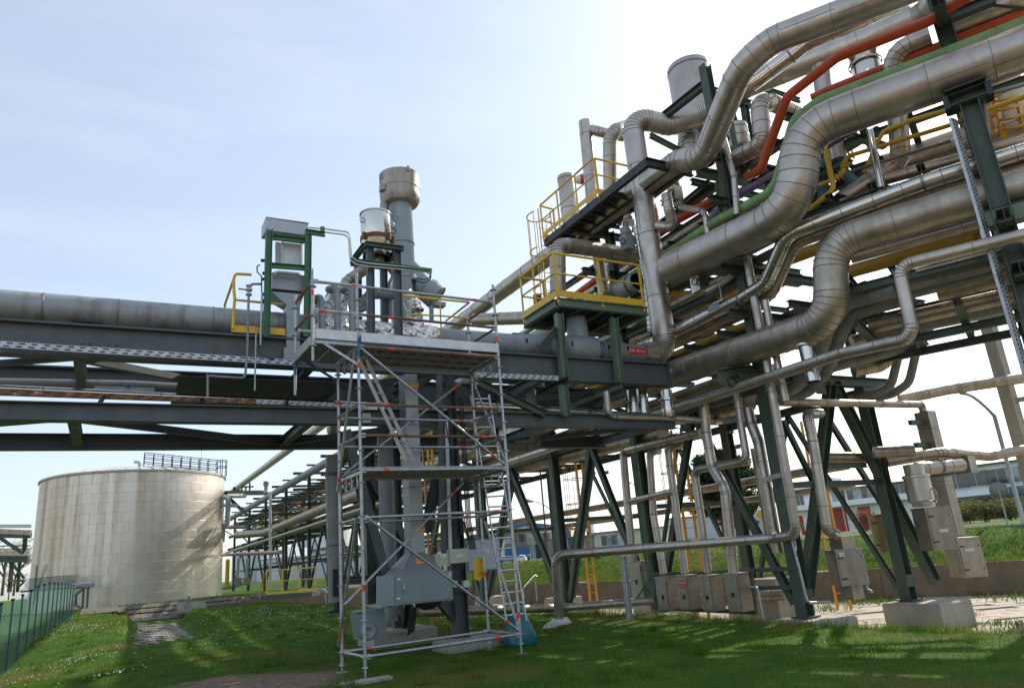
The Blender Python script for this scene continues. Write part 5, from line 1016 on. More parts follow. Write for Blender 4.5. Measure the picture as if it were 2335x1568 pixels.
pipe('yellow_pipe', 'yellow gas pipe with flanged valve passing under the broad clad pipe', [(14.321, 6.223, 8.963), (14.083, 6.712, 8.971), (13.335, 8.245, 9.058), (13.267, 8.386, 9.033), (13.214, 8.494, 8.737), (13.140, 8.645, 8.659), (12.988, 8.958, 8.631)], .045, 'yellow', seam=0, bend=.1)
vv = thing('gas_valve', 'yellow flanged valve on the gas pipe under the broad clad pipe', 'valve', (13.257, 8.407, 8.915))
for t_, dd in (((13.335, 8.245, 9.058), (13.296, 8.327, 9.060)), ((13.252, 8.417, 8.938), (13.235, 8.451, 8.826)), ((13.198, 8.528, 8.698), (13.162, 8.601, 8.676))):
    a, c = V3(t_), V3(dd); d_ = (c-a).normalized(); MB().lathe(a, [(.04, 0), (.09, 0), (.09, .03), (.05, .035), (.05, .07), (.09, .075), (.09, .105), (.04, .11)], 16, d_).build('flange', 'yellow', vv, auto=35)
pipe('yellow_pipe', 'upper yellow pipe under the broad clad pipe at right', [(14.793, 5.938, 9.395), (14.449, 6.644, 9.437), (14.111, 7.338, 9.508), (13.881, 7.810, 9.489), (13.814, 7.948, 9.318), (13.899, 8.458, 8.853)], .045, 'yellow', seam=0, bend=.12)
pipe('yellow_pipe', 'yellow drop pipe with elbow right below the great S-bend', [(12.858, 8.540, 9.344), (12.856, 8.545, 8.302), (12.678, 8.910, 8.101), (13.200, 10.785, 8.232)], .055, 'yellow', seam=0, bend=.2)
pipe('yellow_pipe', 'yellow pipe at the right edge beyond the bracketed column', [(13.980, 6.008, 8.826), (14.280, 5.394, 8.830), (14.3, 4.2, 8.55)], .05, 'yellow', seam=0)
pipe('blue_pipe', 'faded blue pipe upright behind the great S-bend', [(14.144, 8.869, 8.859), (13.993, 9.178, 9.574), (13.885, 9.400, 9.677), (13.836, 9.501, 8.670), (13.873, 9.425, 7.847)], .13, 'blue_pipe', seam=0, bend=.3)
pipe('green_hose', 'thin bright green hose hanging down a rack column', [(12.300, 15.519, 4.357), (12.300, 15.504, 3.530), (12.300, 15.555, 2.040), (12.300, 15.587, 0.752), (12.000, 16.066, 0.060)], .030, 'green_hose', seam=0, bend=.2)
pipe('thin_pipe', 'thin grey pipe rising past the broad pipe to the rack top', [(12.300, 10.665, 10.639), (12.300, 10.567, 9.561), (12.300, 10.684, 8.661)], .075, 'clad', seam=.7)

# ---------------------------------------------------------------- further clad pipes in the rack
pipe('clad_pipe', 'clad pipe looping down behind the second broad pipe at right', [(14.337, 6.646, 11.143), (14.014, 7.309, 11.140), (14.301, 7.862, 8.826), (14.032, 8.414, 8.671), (13.724, 9.046, 8.423)], .20, 'clad', seam=1.0, bend=.65, step=20)
pipe('clad_pipe', 'clad pipe with two elbows between vessel frame and orange-red pipe', [(12.900, 11.077, 10.401), (12.900, 10.518, 10.347), (12.900, 10.082, 10.274), (13.000, 10.029, 11.411), (13.571, 10.093, 11.600), (14.574, 10.142, 11.500)], .21, 'clad', seam=.6, bend=.35)
pipe('clad_pipe', 'bright pipe behind the highest broad pipe near the top edge', [(12.890, 10.072, 11.910), (13.324, 9.183, 12.210), (13.486, 8.849, 12.348), (14.344, 7.089, 12.349)], .19, 'shiny', seam=.9, bend=.5)
pipe('clad_pipe', 'stub pipe joining the upright pipe line from above at the top edge', [V3((15.559, 7.678, 12.700))+Vector((-.05, .05, 2.2)), (15.559, 7.678, 12.700)], .22, 'clad', seam=0)
pipe('clad_pipe', 'brownish clad pipe above the pale green pipe at the right edge', [(14.671, 6.418, 11.260), (15.238, 5.254, 11.220), (16.3, 3.4, 12.5)], .26, 'clad_dull', seam=1.4)
pipe('clad_pipe', 'dull upper pipe behind the top column at the right edge', [(14.849, 6.509, 11.969), (15.248, 5.690, 11.851)], .20, 'clad', seam=1)
pipe('clad_pipe', 'short upright clad pipe behind the pale green pipe', [(13.913, 8.887, 11.876), (13.883, 8.949, 11.085), (13.877, 8.959, 9.427)], .19, 'clad', seam=.8)
pipe('thin_pipe', 'slim bright upright below the broad clad pipe', [(13.423, 7.838, 9.418), (13.398, 7.888, 8.096)], .07, 'shiny', seam=.7)
pipe('thin_pipe', 'thin dark level pipe crossing behind the looping clad pipe', [(13.520, 8.551, 8.847), (14.356, 6.835, 8.780)], .035, 'grey_pipe', seam=0)
for i, (p, q, r_, mm, lb) in enumerate((
    ((13.875, 8.051, 8.462), (14.484, 6.802, 8.385), .12, 'clad_warm', 'brown clad pipe above the shiny pair at right'),
    ((15.658, 8.958, 9.568), (16.245, 7.754, 9.587), .36, 'clad_warm', 'wide brown clad duct far behind the loop at right'),
    ((14.874, 6.457, 8.315), (15.111, 5.972, 8.257), .12, 'shiny', 'bright pipe right of the bracketed column, upper of three'),
    ((14.868, 6.470, 8.107), (15.093, 6.008, 8.085), .13, 'clad_warm', 'brown pipe right of the bracketed column, middle of three'),
    ((14.709, 6.340, 7.856), (14.891, 5.966, 7.853), .10, 'clad_warm', 'brown pipe right of the bracketed column, lowest of three'),
    ((13.399, 8.114, 7.743), (14.134, 6.607, 7.618), .13, 'clad_warm', 'brown clad pipe in the gap above the second broad pipe'),
    ((14.678, 8.228, 7.138), (15.225, 7.108, 7.151), .07, 'clad_dull', 'thin clad pipe above the yellow pipe at right'),
    ((13.240, 7.528, 6.093), (13.769, 6.441, 6.100), .055, 'clad_warm', 'thin brown pipe under the slim bright pipe at right'),
    ((13.499, 7.910, 6.053), (14.169, 6.535, 6.059), .20, 'grey_pipe', 'thick dark grey pipe below the yellow pipe, upper one'),
    ((13.762, 8.055, 5.933), (14.469, 6.604, 5.951), .15, 'grey_pipe', 'thick dark grey pipe below the yellow pipe, lower one'),
    ((14.576, 7.982, 5.950), (15.050, 7.009, 5.943), .17, 'clad_warm', 'brown clad pipe lowest of the stack at right'))):
    p, q = V3(p), V3(q); q = q+(q-p).normalized()*(2.0 if i != 1 else 1.0); pipe('clad_pipe', lb, [p, q], r_, mm, seam=1.1)
pipe('clad_pipe', 'dark elbow pipe falling behind the second broad S-bend, left of two', [(13.234, 7.998, 5.922), (13.010, 8.913, 5.947), (12.977, 9.437, 5.617), (13.600, 10.504, 4.977), (13.700, 11.247, 4.721), (13.700, 12.049, 4.772)], .17, 'grey_pipe', seam=0, bend=.4)
pipe('clad_pipe', 'dark elbow pipe falling behind the second broad S-bend, right of two', [(13.673, 8.238, 5.833), (13.314, 8.973, 5.808), (13.239, 9.357, 5.528), (14.000, 10.466, 4.987), (14.100, 11.191, 4.653), (14.100, 12.428, 4.753)], .17, 'grey_pipe', seam=0, bend=.45)
pipe('grey_pipe', 'grey pipe dropping to the crossbeam end, left of a parallel pair', [(17.645, 8.233, 6.072), (16.260, 9.407, 5.980), (16.043, 9.972, 5.377), (16.106, 10.426, 4.635), (15.881, 10.827, 4.534), (16.016, 11.451, 4.587)], .10, 'grey_pipe', seam=0, bend=.35)
pipe('grey_pipe', 'grey pipe dropping to the crossbeam end, right of a parallel pair', [(18.431, 8.600, 6.149), (16.971, 9.717, 5.997), (16.907, 9.982, 5.675), (16.959, 10.494, 4.779), (16.814, 10.876, 4.600), (16.592, 11.619, 4.542)], .10, 'grey_pipe', seam=0, bend=.4)
pipe('clad_pipe', 'brown clad pipe with a double elbow above the trestle crossbeam', [(15.039, 10.430, 5.704), (15.618, 10.048, 5.865), (15.740, 9.904, 6.088), (16.049, 9.703, 6.166), (16.514, 9.432, 6.188)], .13, 'clad_warm', seam=.5, bend=.25)
pipe('clad_pipe', 'brown clad elbow hanging below the slim bright pipe', [(14.679, 10.296, 4.931), (15.171, 9.998, 4.989), (15.372, 9.841, 5.115), (15.615, 9.812, 5.860)], .15, 'clad_warm', seam=.5, bend=.3)
pipe('clad_pipe', 'grey pipe resting on the trestle crossbeam behind the slim bright pipe', [(13.993, 10.305, 4.988), (15.562, 9.315, 5.291)], .12, 'grey_pipe', seam=2.0, bandm='rust')
nz = thing('drain_nozzle', 'bright flanged drain nozzle under the second broad pipe', 'nozzle', (12.100, 9.442, 4.878)); p0 = V3((12.100, 9.407, 5.170)); MB().lathe(p0+Vector((0, 0, .08)), [(.22, .05), (.22, -.10), (.20, -.12), (.235, -.13), (.235, -.17), (.15, -.18), (.14, -.55), (.14, -.9)], 26).build('nozzle', 'shiny', nz, auto=35)
pipe('clad_pipe', 'upright clad pipe passing right of the nearest column', [(12.350, 10.399, 6.448), (12.350, 10.402, 5.816), (12.350, 10.368, 4.175)], .075, 'clad', seam=.8)
pipe('clad_pipe', 'warm level clad pipe leading to the tall beige post at right', [(12.371, 10.500, 4.186), (17.265, 10.500, 4.256), (17.267, 10.500, 4.086)], .085, 'clad_warm', seam=.9, bend=.12)
# lower deck lines along the rack (seen from below)
for i, (x, z, r_, mm) in enumerate(((12.9, 5.2, .12, 'clad_warm'), (13.3, 5.15, .09, 'grey_pipe'), (13.7, 5.25, .16, 'clad_dull'), (14.2, 5.2, .12, 'clad_warm'), (14.6, 5.15, .09, 'clad'), (15.1, 5.3, .2, 'clad_dull'), (15.6, 5.2, .12, 'clad_warm'), (13.0, 6.6, .12, 'clad_dull'), (13.8, 6.6, .12, 'yellow_pipe'), (14.4, 6.65, .14, 'clad_warm'), (15.2, 6.65, .15, 'clad_dull'), (13.1, 7.7, .12, 'clad'), (14.0, 7.75, .15, 'clad_dull'), (14.9, 7.75, .13, 'red_pipe'))):
    lb = ('lower deck', 'middle deck', 'upper deck')[0 if z < 6 else 1 if z < 7 else 2]; nth = ['first', 'second', 'third', 'fourth', 'fifth', 'sixth', 'seventh'][i if i < 7 else i-7 if i < 11 else i-11]
    y0 = 11.6 if i % 3 else 12.6; pipe('rack_pipe', f'{nth} pipe from the near side on the {lb} of the long rack', [(x, y0, z), (x, 97, z)], r_, mm, seam=4.5)
for x, z, r_, lb in ((16.35, 3.05, .12, 'upper of two clad pipes hung outside the far columns'), (16.4, 2.55, .09, 'lower of two clad pipes hung outside the far columns')): pipe('rack_pipe', lb, [(x, 12.2, z), (x, 97, z)], r_, 'clad_warm', seam=4)
# pipes seen through the trestles
pipe('clad_pipe', 'level clad pipe bending down into the leftmost instrument box riser', [(12.250, 12.882, 3.972), (12.250, 15.314, 4.025), (12.200, 15.927, 4.035), (12.200, 16.040, 2.257), (12.200, 16.073, 1.131)], .105, 'clad', seam=.7, bend=.16)
pipe('clad_pipe', 'upright clad riser into the first of four instrument boxes', [(12.600, 14.900, 3.866), (12.250, 14.868, 3.837), (12.250, 14.933, 3.350), (12.250, 15.055, 2.261), (12.250, 14.973, 0.797)], .095, 'clad', seam=.7, bend=.16)
pipe('clad_pipe', 'upright clad riser into the second of four instrument boxes', [(12.700, 14.104, 3.882), (12.250, 14.133, 3.863), (12.250, 14.168, 3.363), (12.250, 14.167, 2.114), (12.250, 14.169, 0.798)], .095, 'clad', seam=.7, bend=.16)
pipe('clad_pipe', 'upright clad riser into the third of four instrument boxes', [(12.600, 11.885, 3.136), (12.300, 12.575, 3.144), (12.250, 13.334, 3.151), (12.250, 13.334, 2.697), (12.250, 13.329, 1.748), (12.250, 13.375, 0.797)], .095, 'clad', seam=.7, bend=.18)
pipe('clad_pipe', 'kinked clad riser into the fourth of four instrument boxes', [(12.200, 12.586, 4.604), (12.200, 12.672, 3.933), (12.200, 12.663, 3.124), (12.200, 12.418, 2.699), (12.200, 12.374, 2.506), (12.200, 12.510, 0.752)], .115, 'clad', seam=.7, bend=.2)
pipe('clad_pipe', 'short level pipe tying two of the risers together', [(12.100, 15.693, 2.678), (12.100, 14.019, 2.735)], .07, 'clad', seam=.5)
pipe('clad_pipe', 'drop pipe right of the kinked riser with elbow at its foot', [(12.350, 11.664, 4.671), (12.350, 11.708, 3.842), (12.350, 11.708, 3.218), (12.300, 11.829, 3.110), (12.300, 12.548, 3.128)], .085, 'clad', seam=.6, bend=.16)
pipe('clad_pipe', 'wide collared drop pipe beside the nearest column', [(12.600, 11.655, 4.311), (12.600, 11.634, 3.942), (12.600, 11.522, 3.524), (12.600, 11.521, 2.442), (12.600, 11.532, 1.146)], .12, 'clad', seam=.7)
pipe('clad_pipe', 'pair partner of the collared drop pipe, left of it', [(12.900, 11.961, 3.439), (12.900, 11.960, 2.094), (12.900, 11.999, 0.960)], .085, 'clad_warm', seam=.9)
pipe('clad_pipe', 'upright clad pipe with goose-neck feeding the numbered steel box', [(13.794, 10.700, 4.012), (12.956, 10.400, 3.914), (12.978, 10.400, 3.328), (12.875, 10.400, 1.526), (13.012, 10.400, 1.449), (13.081, 10.300, 1.386)], .105, 'clad', seam=.7, bend=.16)
pipe('clad_pipe', 'big clad elbow low under the deck right of the bridge end', [(13.300, 12.197, 4.617), (13.200, 12.791, 4.603), (13.200, 13.627, 4.661), (13.200, 14.717, 4.761)], .24, 'clad_warm', seam=.6, bend=.4)
for i, (t0, t1, rr, lb) in enumerate((((11.122, 13.900, 5.270), (11.120, 13.900, 4.643), .14, 'left'), ((11.275, 13.700, 5.211), (11.270, 13.700, 4.588), .15, 'right'))): pipe('shiny_pipe', f'{lb} of two mirror-bright upright pipes at the bridge end', [t0, t1], rr, 'shiny', seam=.4)
ts = thing('bright_nozzle', 'bright flanged upright pipe with collar at the very end of the bridge', 'pipe', (11.350, 12.900, 4.422)); p0 = V3((11.451, 13.000, 5.002)); p1 = V3((11.429, 13.000, 4.399)); MB().lathe(p1, [(.13, -.05), (.16, .05), (.15, (p0-p1).length*.45), (.15, (p0-p1).length*.55), (.20, (p0-p1).length*.58), (.20, (p0-p1).length*.64), (.14, (p0-p1).length*.66), (.14, (p0-p1).length)], 26, (p0-p1).normalized()).build('body', 'shiny', ts, auto=35)
pipe('shiny_pipe', 'small bright elbow dropping from the bridge to the lower girder', [(9.699, 13.000, 4.911), (9.675, 13.000, 4.381), (9.863, 13.000, 4.341), (11.571, 13.000, 4.325), (12.399, 12.600, 4.196)], .075, 'clad', seam=.6, bend=.14)
pipe('grey_pipe', 'grey drop pipe crossing both bridge girders right of the scaffold', [(8.424, 14.200, 5.366), (8.436, 14.200, 4.488)], .12, 'grey_paint', seam=0)
pipe('grey_pipe', 'grey pipe with end elbow under the lower girder behind the scaffold', [(6.822, 15.000, 4.066), (8.599, 15.000, 4.017), (8.921, 15.000, 4.063), (8.908, 15.000, 4.280)], .13, 'grey_pipe', seam=.8, bend=.2)
pipe('clad_pipe', 'blunt-ended clad pipe under the rack deck seen past the scaffold', [(12.900, 22.914, 4.569), (12.9, 15, 4.35)], .22, 'clad_warm', seam=1)
# small valve groups
def valve(label, c, s=1., body='clad'):
    t = thing('shutoff_valve', label, 'valve', c); c = V3(c); MB().box(c, (.24*s, .22*s, .34*s)).build('body', body, t); MB().lathe(c+Vector((0, 0, .17*s)), [(.10*s, 0), (.13*s, .02*s), (.13*s, .18*s), (.10*s, .2*s)], 18).build('neck', body, t)
    MB().lathe(c+Vector((-.16*s, -.05*s, 0)), [(.055*s, -.012), (.075*s, -.012), (.075*s, .012), (.055*s, .012), (.055*s, -.012)], 16, (1, .3, 0)).build('hand_wheel', 'steel_black', t); return t
valve('steel valve with handwheel left of the green post, upper', (12.600, 12.839, 10.326), 1.2); valve('insulated valve block below the bracket of the broad pipe', (12.002, 11.900, 7.382), 1.3, 'shiny'); valve('dark valve under the upper platform beside the upright pipe', (11.863, 14.000, 9.832), 1.0, 'clad_dull'); valve('grey valve box with round knob behind the upright pipe', (11.651, 13.900, 9.257), 1.2, 'grey_paint')
pipe('thin_pipe', 'thin clad pipe bending from the steel valve behind the upright', [(12.600, 12.855, 10.165), (12.500, 12.655, 9.854), (12.400, 11.831, 9.334), (12.400, 11.734, 9.157), (12.400, 11.758, 8.677)], .075, 'clad', seam=.5, bend=.14)
pipe('thin_pipe', 'clad U-shaped pipe ending in the upright labelled pipe', [(12.053, 12.600, 10.113), (12.064, 12.600, 9.651), (12.207, 12.700, 9.371), (12.100, 12.700, 9.219), (11.937, 13.000, 9.387)], .13, 'clad', seam=.4, bend=.2)
pipe('thin_pipe', 'thin clad pipe from the valve block to the shiny gored pipe', [(11.896, 11.800, 7.163), (11.972, 11.800, 7.098), (12.533, 11.300, 7.405), (12.735, 11.300, 7.478), (13.128, 11.000, 7.285)], .075, 'clad', seam=.6, bend=.16)
hr = thing('pipe_hanger', 'rod hanger with clamp plate holding the shiny gored pipe', 'pipe support', (12.166, 11.500, 6.794)); MB().tube([(12.200, 11.468, 7.432), (12.200, 11.502, 6.869)], .014, 8).build('rod', 'galv', hr); MB().box(V3((12.100, 11.495, 6.786)), (.06, .34, .05)).build('clamp_plate', 'galv', hr); share('sleeve', ring_mesh(.158, .36, 'grey_paint', 22), V3((12.250, 11.673, 6.696)), hr, Matrix.Rotation(R(90), 3, 'X'))
# brackets carrying the broad pipes
b1 = thing('pipe_bracket', 'green cantilever bracket with slide plates under the broad clad pipe', 'bracket', (12.2, 11.6, 7.2)); beam(b1, 'arm', (12.123, 11.750, 7.755), (15.395, 11.750, 7.757), .26, .22, 'steel_green_light'); beam(b1, 'side_arm', (12.300, 13.308, 7.873), (12.300, 11.983, 7.871), .16, .14, 'steel_green_light'); MB().box(V3((12.707, 11.750, 8.029)), (.5, .35, .05)).build('slide_plate', 'steel_black', b1); MB().box(V3((12.696, 11.750, 7.977)), (.56, .4, .03)).build('slide_plate', 'galv', b1)
b2 = thing('pipe_bracket', 'green bracket stub carrying the second broad pipe and the slim pipe', 'bracket', (12, 11.1, 4.9)); beam(b2, 'arm', (11.525, 11.350, 4.948), (12.924, 11.350, 5.133), .26, .22, 'steel_green_light')
for px in (625, 690): MB().lathe(V3((11.764, 11.200, 4.785) if px == 625 else (12.120, 11.200, 4.878)), [(.11, -.02), (.125, -.02), (.125, .02), (.11, .02)], 18, (0, 1, 0)).build('u_bolt', 'steel_black', b2)

# ---------------------------------------------------------------- right-hand stretch: columns
UX = Vector((.438, -.899, 0)); NX = Vector((.899, .438, 0)); PE = Vector((12.95, 5.6, 0))
fe = thing('rack_column_frame', 'tall dark green column frame with T-head at the right picture edge', 'steel frame', (PE.x, PE.y, FLOOR))
a, c = V3((13.096, 5.768, 8.462)), V3((13.099, 5.763, 7.019)); ce = Vector((a.x, a.y, 0))
beam(fe, 'column', (ce.x, ce.y, FLOOR), (ce.x, ce.y, 8.62), .30, .30, 'steel_green', up=UX); beam(fe, 'head', V3((ce.x, ce.y, 8.72))-UX*.34, V3((ce.x, ce.y, 8.72))+UX*.34, .22, .40, 'steel_green')
MB().box((ce.x, ce.y, 8.87), (.62, .62, .03), (UX, NX, Vector((0, 0, 1)))).build('head_plate', 'steel_black', fe)
for s_ in (-.33, .33): MB().box(V3((ce.x, ce.y, 8.70))+UX*s_-NX*.05, (.09, .30, .26), (UX, NX, Vector((0, 0, 1)))).build('clamp', 'steel_black', fe)
for k_, zt_ in ((1.0, 13.2), (3.6, 12.0)): beam(fe, 'column', V3((ce.x, ce.y, FLOOR))+NX*k_, V3((ce.x, ce.y, zt_))+NX*k_, .30, .30, 'steel_green', up=UX)
for z in (5.3, 6.25, 8.1, 11.0): beam(fe, 'crossbeam', V3((ce.x, ce.y, z))-NX*(.5 if z < 7 else -.16), V3((ce.x, ce.y, z))+NX*4.2, .24, .2, 'steel_green')
beam(fe, 'beam', (14.119, 6.181, 11.133), (14.487, 5.424, 11.124), .20, .18, 'steel_green'); beam(fe, 'brace', (14.413, 5.576, 11.039), (15.026, 5.232, 10.890), .08, .08, 'steel_green', kind='l')
rf = thing('rack_steel', 'dark beams and decking inside the angled stretch of the rack', 'steel frame', (14.5, 7.5, 5)) 
ce0 = V3((ce.x, ce.y, 0))
for s_, zs_ in ((1.0, (5.3, 6.25, 8.05, 10.0)), (1.9, (5.25, 6.2, 8.0, 9.9)), (2.7, (5.3, 6.25, 8.05, 10.0))):
    for z in zs_: beam(rf, 'crossbeam', ce0-UX*s_+NX*.75+Vector((0, 0, z)), ce0-UX*s_+NX*4.2+Vector((0, 0, z)), .18, .14, 'steel_green')
for k_, zs_ in ((.9, (6.05, 7.85)), (2.2, (5.1, 6.05, 7.85, 9.8)), (3.6, (5.1, 6.05, 7.85, 9.8))):
    for z in zs_: beam(rf, 'stringer', ce0-UX*3.2+NX*k_+Vector((0, 0, z)), ce0+UX*1.6+NX*k_+Vector((0, 0, z)), .16, .14, 'steel_green')
for k_ in (1.3, 1.7, 2.7, 3.1): MB().box(ce0-UX*.8+NX*k_+Vector((0, 0, 7.97)), (4.6, .34, .03), (UX, NX, Vector((0, 0, 1)))).build('grating', 'grating', rf)
for x, z0, z1 in ((13.35, 9.05, 10.3), (14.2, 9.05, 10.3), (15.1, 9.05, 10.3)):
    for z in (z0, z1): beam(rf, 'stringer', (x, 8.6, z), (x, 20.0, z), .16, .14, 'steel_green')
for y in (9.2, 10.1, 12.3, 13.5, 14.6, 17, 18.5):
    for z in (9.2, 10.45) if y < 16 else (9.2,): beam(rf, 'crossbeam', (12.7, y, z), (16.2, y, z), .15, .14, 'steel_green')
    beam(rf, 'crossbeam', (12.7, y, 6.3), (16.2, y, 6.3), .15, .14, 'steel_green'); beam(rf, 'crossbeam', (12.7, y, 8.3), (16.2, y, 8.3), .15, .14, 'steel_green')
for x, z in ((13.6, 8.42), (14.5, 8.42), (15.4, 8.42), (13.8, 6.42), (15.0, 6.42)): MB().box((x, 14.3, z), (.5, 11, .03)).build('grating', 'grating', rf)
for lb, x, z, r_, mm in (('pale', 13.1, 9.45, .11, 'clad'), ('yellow-brown', 13.7, 9.4, .08, 'yellow_pipe'), ('red', 14.5, 9.45, .09, 'red_pipe'), ('dull', 15.3, 9.5, .15, 'clad_dull'), ('brown', 14.0, 10.75, .12, 'clad_warm'), ('grey', 15.0, 10.75, .13, 'grey_pipe')):
    pipe('rack_pipe', f'{lb} pipe on the top deck of the rack at height {"of the upper platform" if z > 10 else "below the upper platform"}', [(x, 11.6, z), (x, 22 if z > 10 else 34, z)], r_, mm, seam=2.2)
for lb, k_, z, r_, mm in (('upper dull', 17.2, 9.2, .2, 'clad_dull'), ('upper warm', 17.8, 8.7, .16, 'clad_warm'), ('middle grey', 17.0, 8.25, .11, 'grey_pipe'), ('middle bright', 16.6, 7.2, .14, 'clad'), ('lower dull', 17.4, 6.6, .2, 'clad_dull'), ('lower warm', 16.9, 5.65, .16, 'clad_warm'), ('lower grey', 17.7, 5.7, .18, 'grey_pipe')):
    b0 = NX*k_; p0 = b0-UX*(-1.0); pipe('rack_pipe', f'{lb} pipe deep inside the angled stretch of the rack', [b0+UX*-2.2+Vector((0, 0, z)), b0+UX*5.5+Vector((0, 0, z))], r_, mm, seam=1.4)
sd = thing('pipe_shoe', 'grey-green channel shoe under the second broad pipe at right', 'bracket', (13.221, 5.740, 6.387)); q = V3((13.217, 5.748, 6.409)); MB().box(q, (.62, .3, .28), (UX, NX, Vector((0, 0, 1)))).build('channel', 'steel_green_light', sd); MB().box(q+Vector((0, 0, .15)), (.9, .34, .02), (UX, NX, Vector((0, 0, 1)))).build('plate', 'steel_black', sd)
for s_ in (-.36, .36): MB().box(q+UX*s_+Vector((0, 0, -.10)), (.08, .3, .12), (UX, NX, Vector((0, 0, 1)))).build('ear', 'steel_green_light', sd)
tv = V3((12.655, 5.874, 8.283)); tray('tall perforated cable tray fixed upright beside the right column', (tv.x, tv.y, 3.0), (tv.x, tv.y, tv.z), .17, hp=.075)
cb_ = tag(MB().tube(path([(13.550, 5.064, 8.666), (13.344, 5.487, 8.713), (13.278, 5.624, 8.647), (13.261, 5.658, 8.181), (13.227, 5.728, 8.102)], .12)[0], .035, 10).build('thin_pipe', 'grey_pipe'), 'dark thin pipe bent down right of the T-head column', 'pipe')
yt = thing('caged_stair', 'yellow cage ladder and platform steel at the right picture edge', 'ladder', (15.762, 6.462, 9.053))
for p, q, w in (((15.760, 6.466, 9.899), (15.746, 6.494, 8.949), .16), ((15.707, 6.574, 9.902), (15.681, 6.627, 9.120), .08), ((15.918, 6.141, 9.672), (15.894, 6.189, 8.957), .10), ((15.698, 6.593, 10.077), (16.003, 5.967, 10.008), .12), ((15.644, 6.704, 9.534), (15.731, 6.525, 9.524), .08), ((15.613, 6.768, 9.135), (15.692, 6.606, 9.136), .08)): MB().bar(p, q, w, .05, (0, 1, 0)).build('bar', 'yellow_orange', yt)
for k_ in range(4): MB().tube(path([V3((15.752, 6.481, 9.826))+Vector((0, 0, -k_*.22)), V3((15.468, 6.151, 9.562))+Vector((0, 0, -k_*.22)), V3((15.930, 6.115, 9.792))+Vector((0, 0, -k_*.22))], .3)[0], .025, 8).build('cage_hoop', 'yellow_orange', yt)
q = V3((16.379, 6.564, 10.465)); 
vv2 = vessel('steel_vessel', 'pale vessel behind the yellow cage at the right edge', V3((16.910, 6.844, 9.676)), .5, 1.6, 'clad_warm', .05, False)
# concrete column
cc = thing('concrete_column', 'tall slender concrete column carrying a rusty pipe at far right', 'column', (20.741, 10.365, 3.431)); a, c = V3((20.323, 9.914, 7.246)), V3((20.878, 10.316, 3.347)); xc, yc_ = c.x, c.y
z = FLOOR
while z < 7.6: MB().box((xc, yc_, z+.7), (.30, .30, 1.395)).build('segment', 'concrete', cc); z += 1.4
for z_, h in ((3.55, .10), (4.4, .12)): MB().bar((xc, yc_, z_), V3((xc, yc_, z_))+UX*2.2, .12, h).build('arm', 'concrete', cc)
pipe('rusty_pipe', 'brown rusty clad pipe running to the concrete column', [(18.501, 11.799, 4.713), (19.538, 11.164, 4.856), (19.841, 10.984, 4.883), (20.838, 9.812, 4.908)], .14, 'clad_warm', seam=.7)

# ---------------------------------------------------------------- platforms with yellow rails
up = thing('upper_platform', 'black steel platform with yellow handrail beside the tall pipes', 'platform', (11.6, 14.5, 10.3))
ZU = (11.000, 12.047, 10.533)[2]-.02; yA = (11.000, 12.047, 10.533)[1]; yB = (11.000, 16.960, 10.462)[1]; yC = (11.000, 13.998, 10.557)[1]
beam(up, 'edge_beam', (11.0, yA, ZU), (11.0, yB, ZU), .22, .12, 'steel_black', kind='c'); beam(up, 'inner_beam', (11.75, yA, ZU-.02), (11.75, yB, ZU-.02), .20, .12, 'steel_black'); beam(up, 'front_beam', (11.0, yA-.02, ZU+.001), (12.5, yA-.02, ZU+.001), .22, .12, 'steel_black')
for k_ in range(7): y = yC-.3+(yB-yC+.2)*k_/6; beam(up, 'joist', (11.08, y, ZU-.02), (12.6, y, ZU-.02), .10, .08, 'steel_black')
for k_ in range(6): y0 = yC-.3+(yB-yC+.2)*k_/6; y1 = yC-.3+(yB-yC+.2)*(k_+1)/6; MB().box((11.8, (y0+y1)/2, ZU+.12), (1.5, y1-y0-.02, .03)).build('grating', 'grating', up)
def railing(o, pts, h=1.08, posts=None, m='yellow', toe_=.14, mid=True):
    pts = [V3(p) for p in pts]
    MB().tube(path([p+Vector((0, 0, h)) for p in pts], .06)[0], .030, 10).build('top_rail', m, o)
    if mid: MB().tube(path([p+Vector((0, 0, h*.54)) for p in pts], .06)[0], .022, 10).build('mid_rail', m, o)
    for a, b in zip(pts[:-1], pts[1:]):
        L = (b-a).length; n = max(1, round(L/1.15)); d = (b-a)/L; out = Vector((0, 0, 1)).cross(d)
        for i in range(n+1):
            if i == 0 and a is not pts[0]: continue
            q = a+d*min(max(L*i/n, .03), L-.03); MB().bar(q+Vector((0, 0, -.12)), q+Vector((0, 0, h)), .07, .016, out).build('post', m, o)
        if toe_: MB().bar(a+Vector((0, 0, toe_/2+.02)), b+Vector((0, 0, toe_/2+.02)), .010, toe_).build('toe_board', m, o)
railing(up, [(12.3, yC, ZU+.13), (10.95, yC, ZU+.13), (10.95, yB-.05, ZU+.13), (11.5, yB+.02, ZU+.13)])
lo = thing('lower_platform', 'green steel platform with yellow railing standing on the bridge', 'platform', (9.8, 13.8, 7.0))
ZL = 6.88; x0, x1 = 8.50, 11.05; y0, y1 = 12.80, (8.209, 14.361, 6.880)[1]
for p, q in (((x0, y0, ZL), (x1, y0, ZL)), ((x0, y1, ZL), (x1, y1, ZL))): beam(lo, 'edge_beam', p, q, .20, .12, 'steel_green_light')
for x in (x0, x1-.05): beam(lo, 'edge_beam', (x, y0+.07, ZL-.001), (x, y1-.07, ZL-.001), .20, .12, 'steel_green_light')
for k_ in range(1, 4): beam(lo, 'joist', (x0+(x1-x0)*k_/4, y0+.07, ZL-.03), (x0+(x1-x0)*k_/4, y1-.07, ZL-.03), .14, .09, 'steel_green')
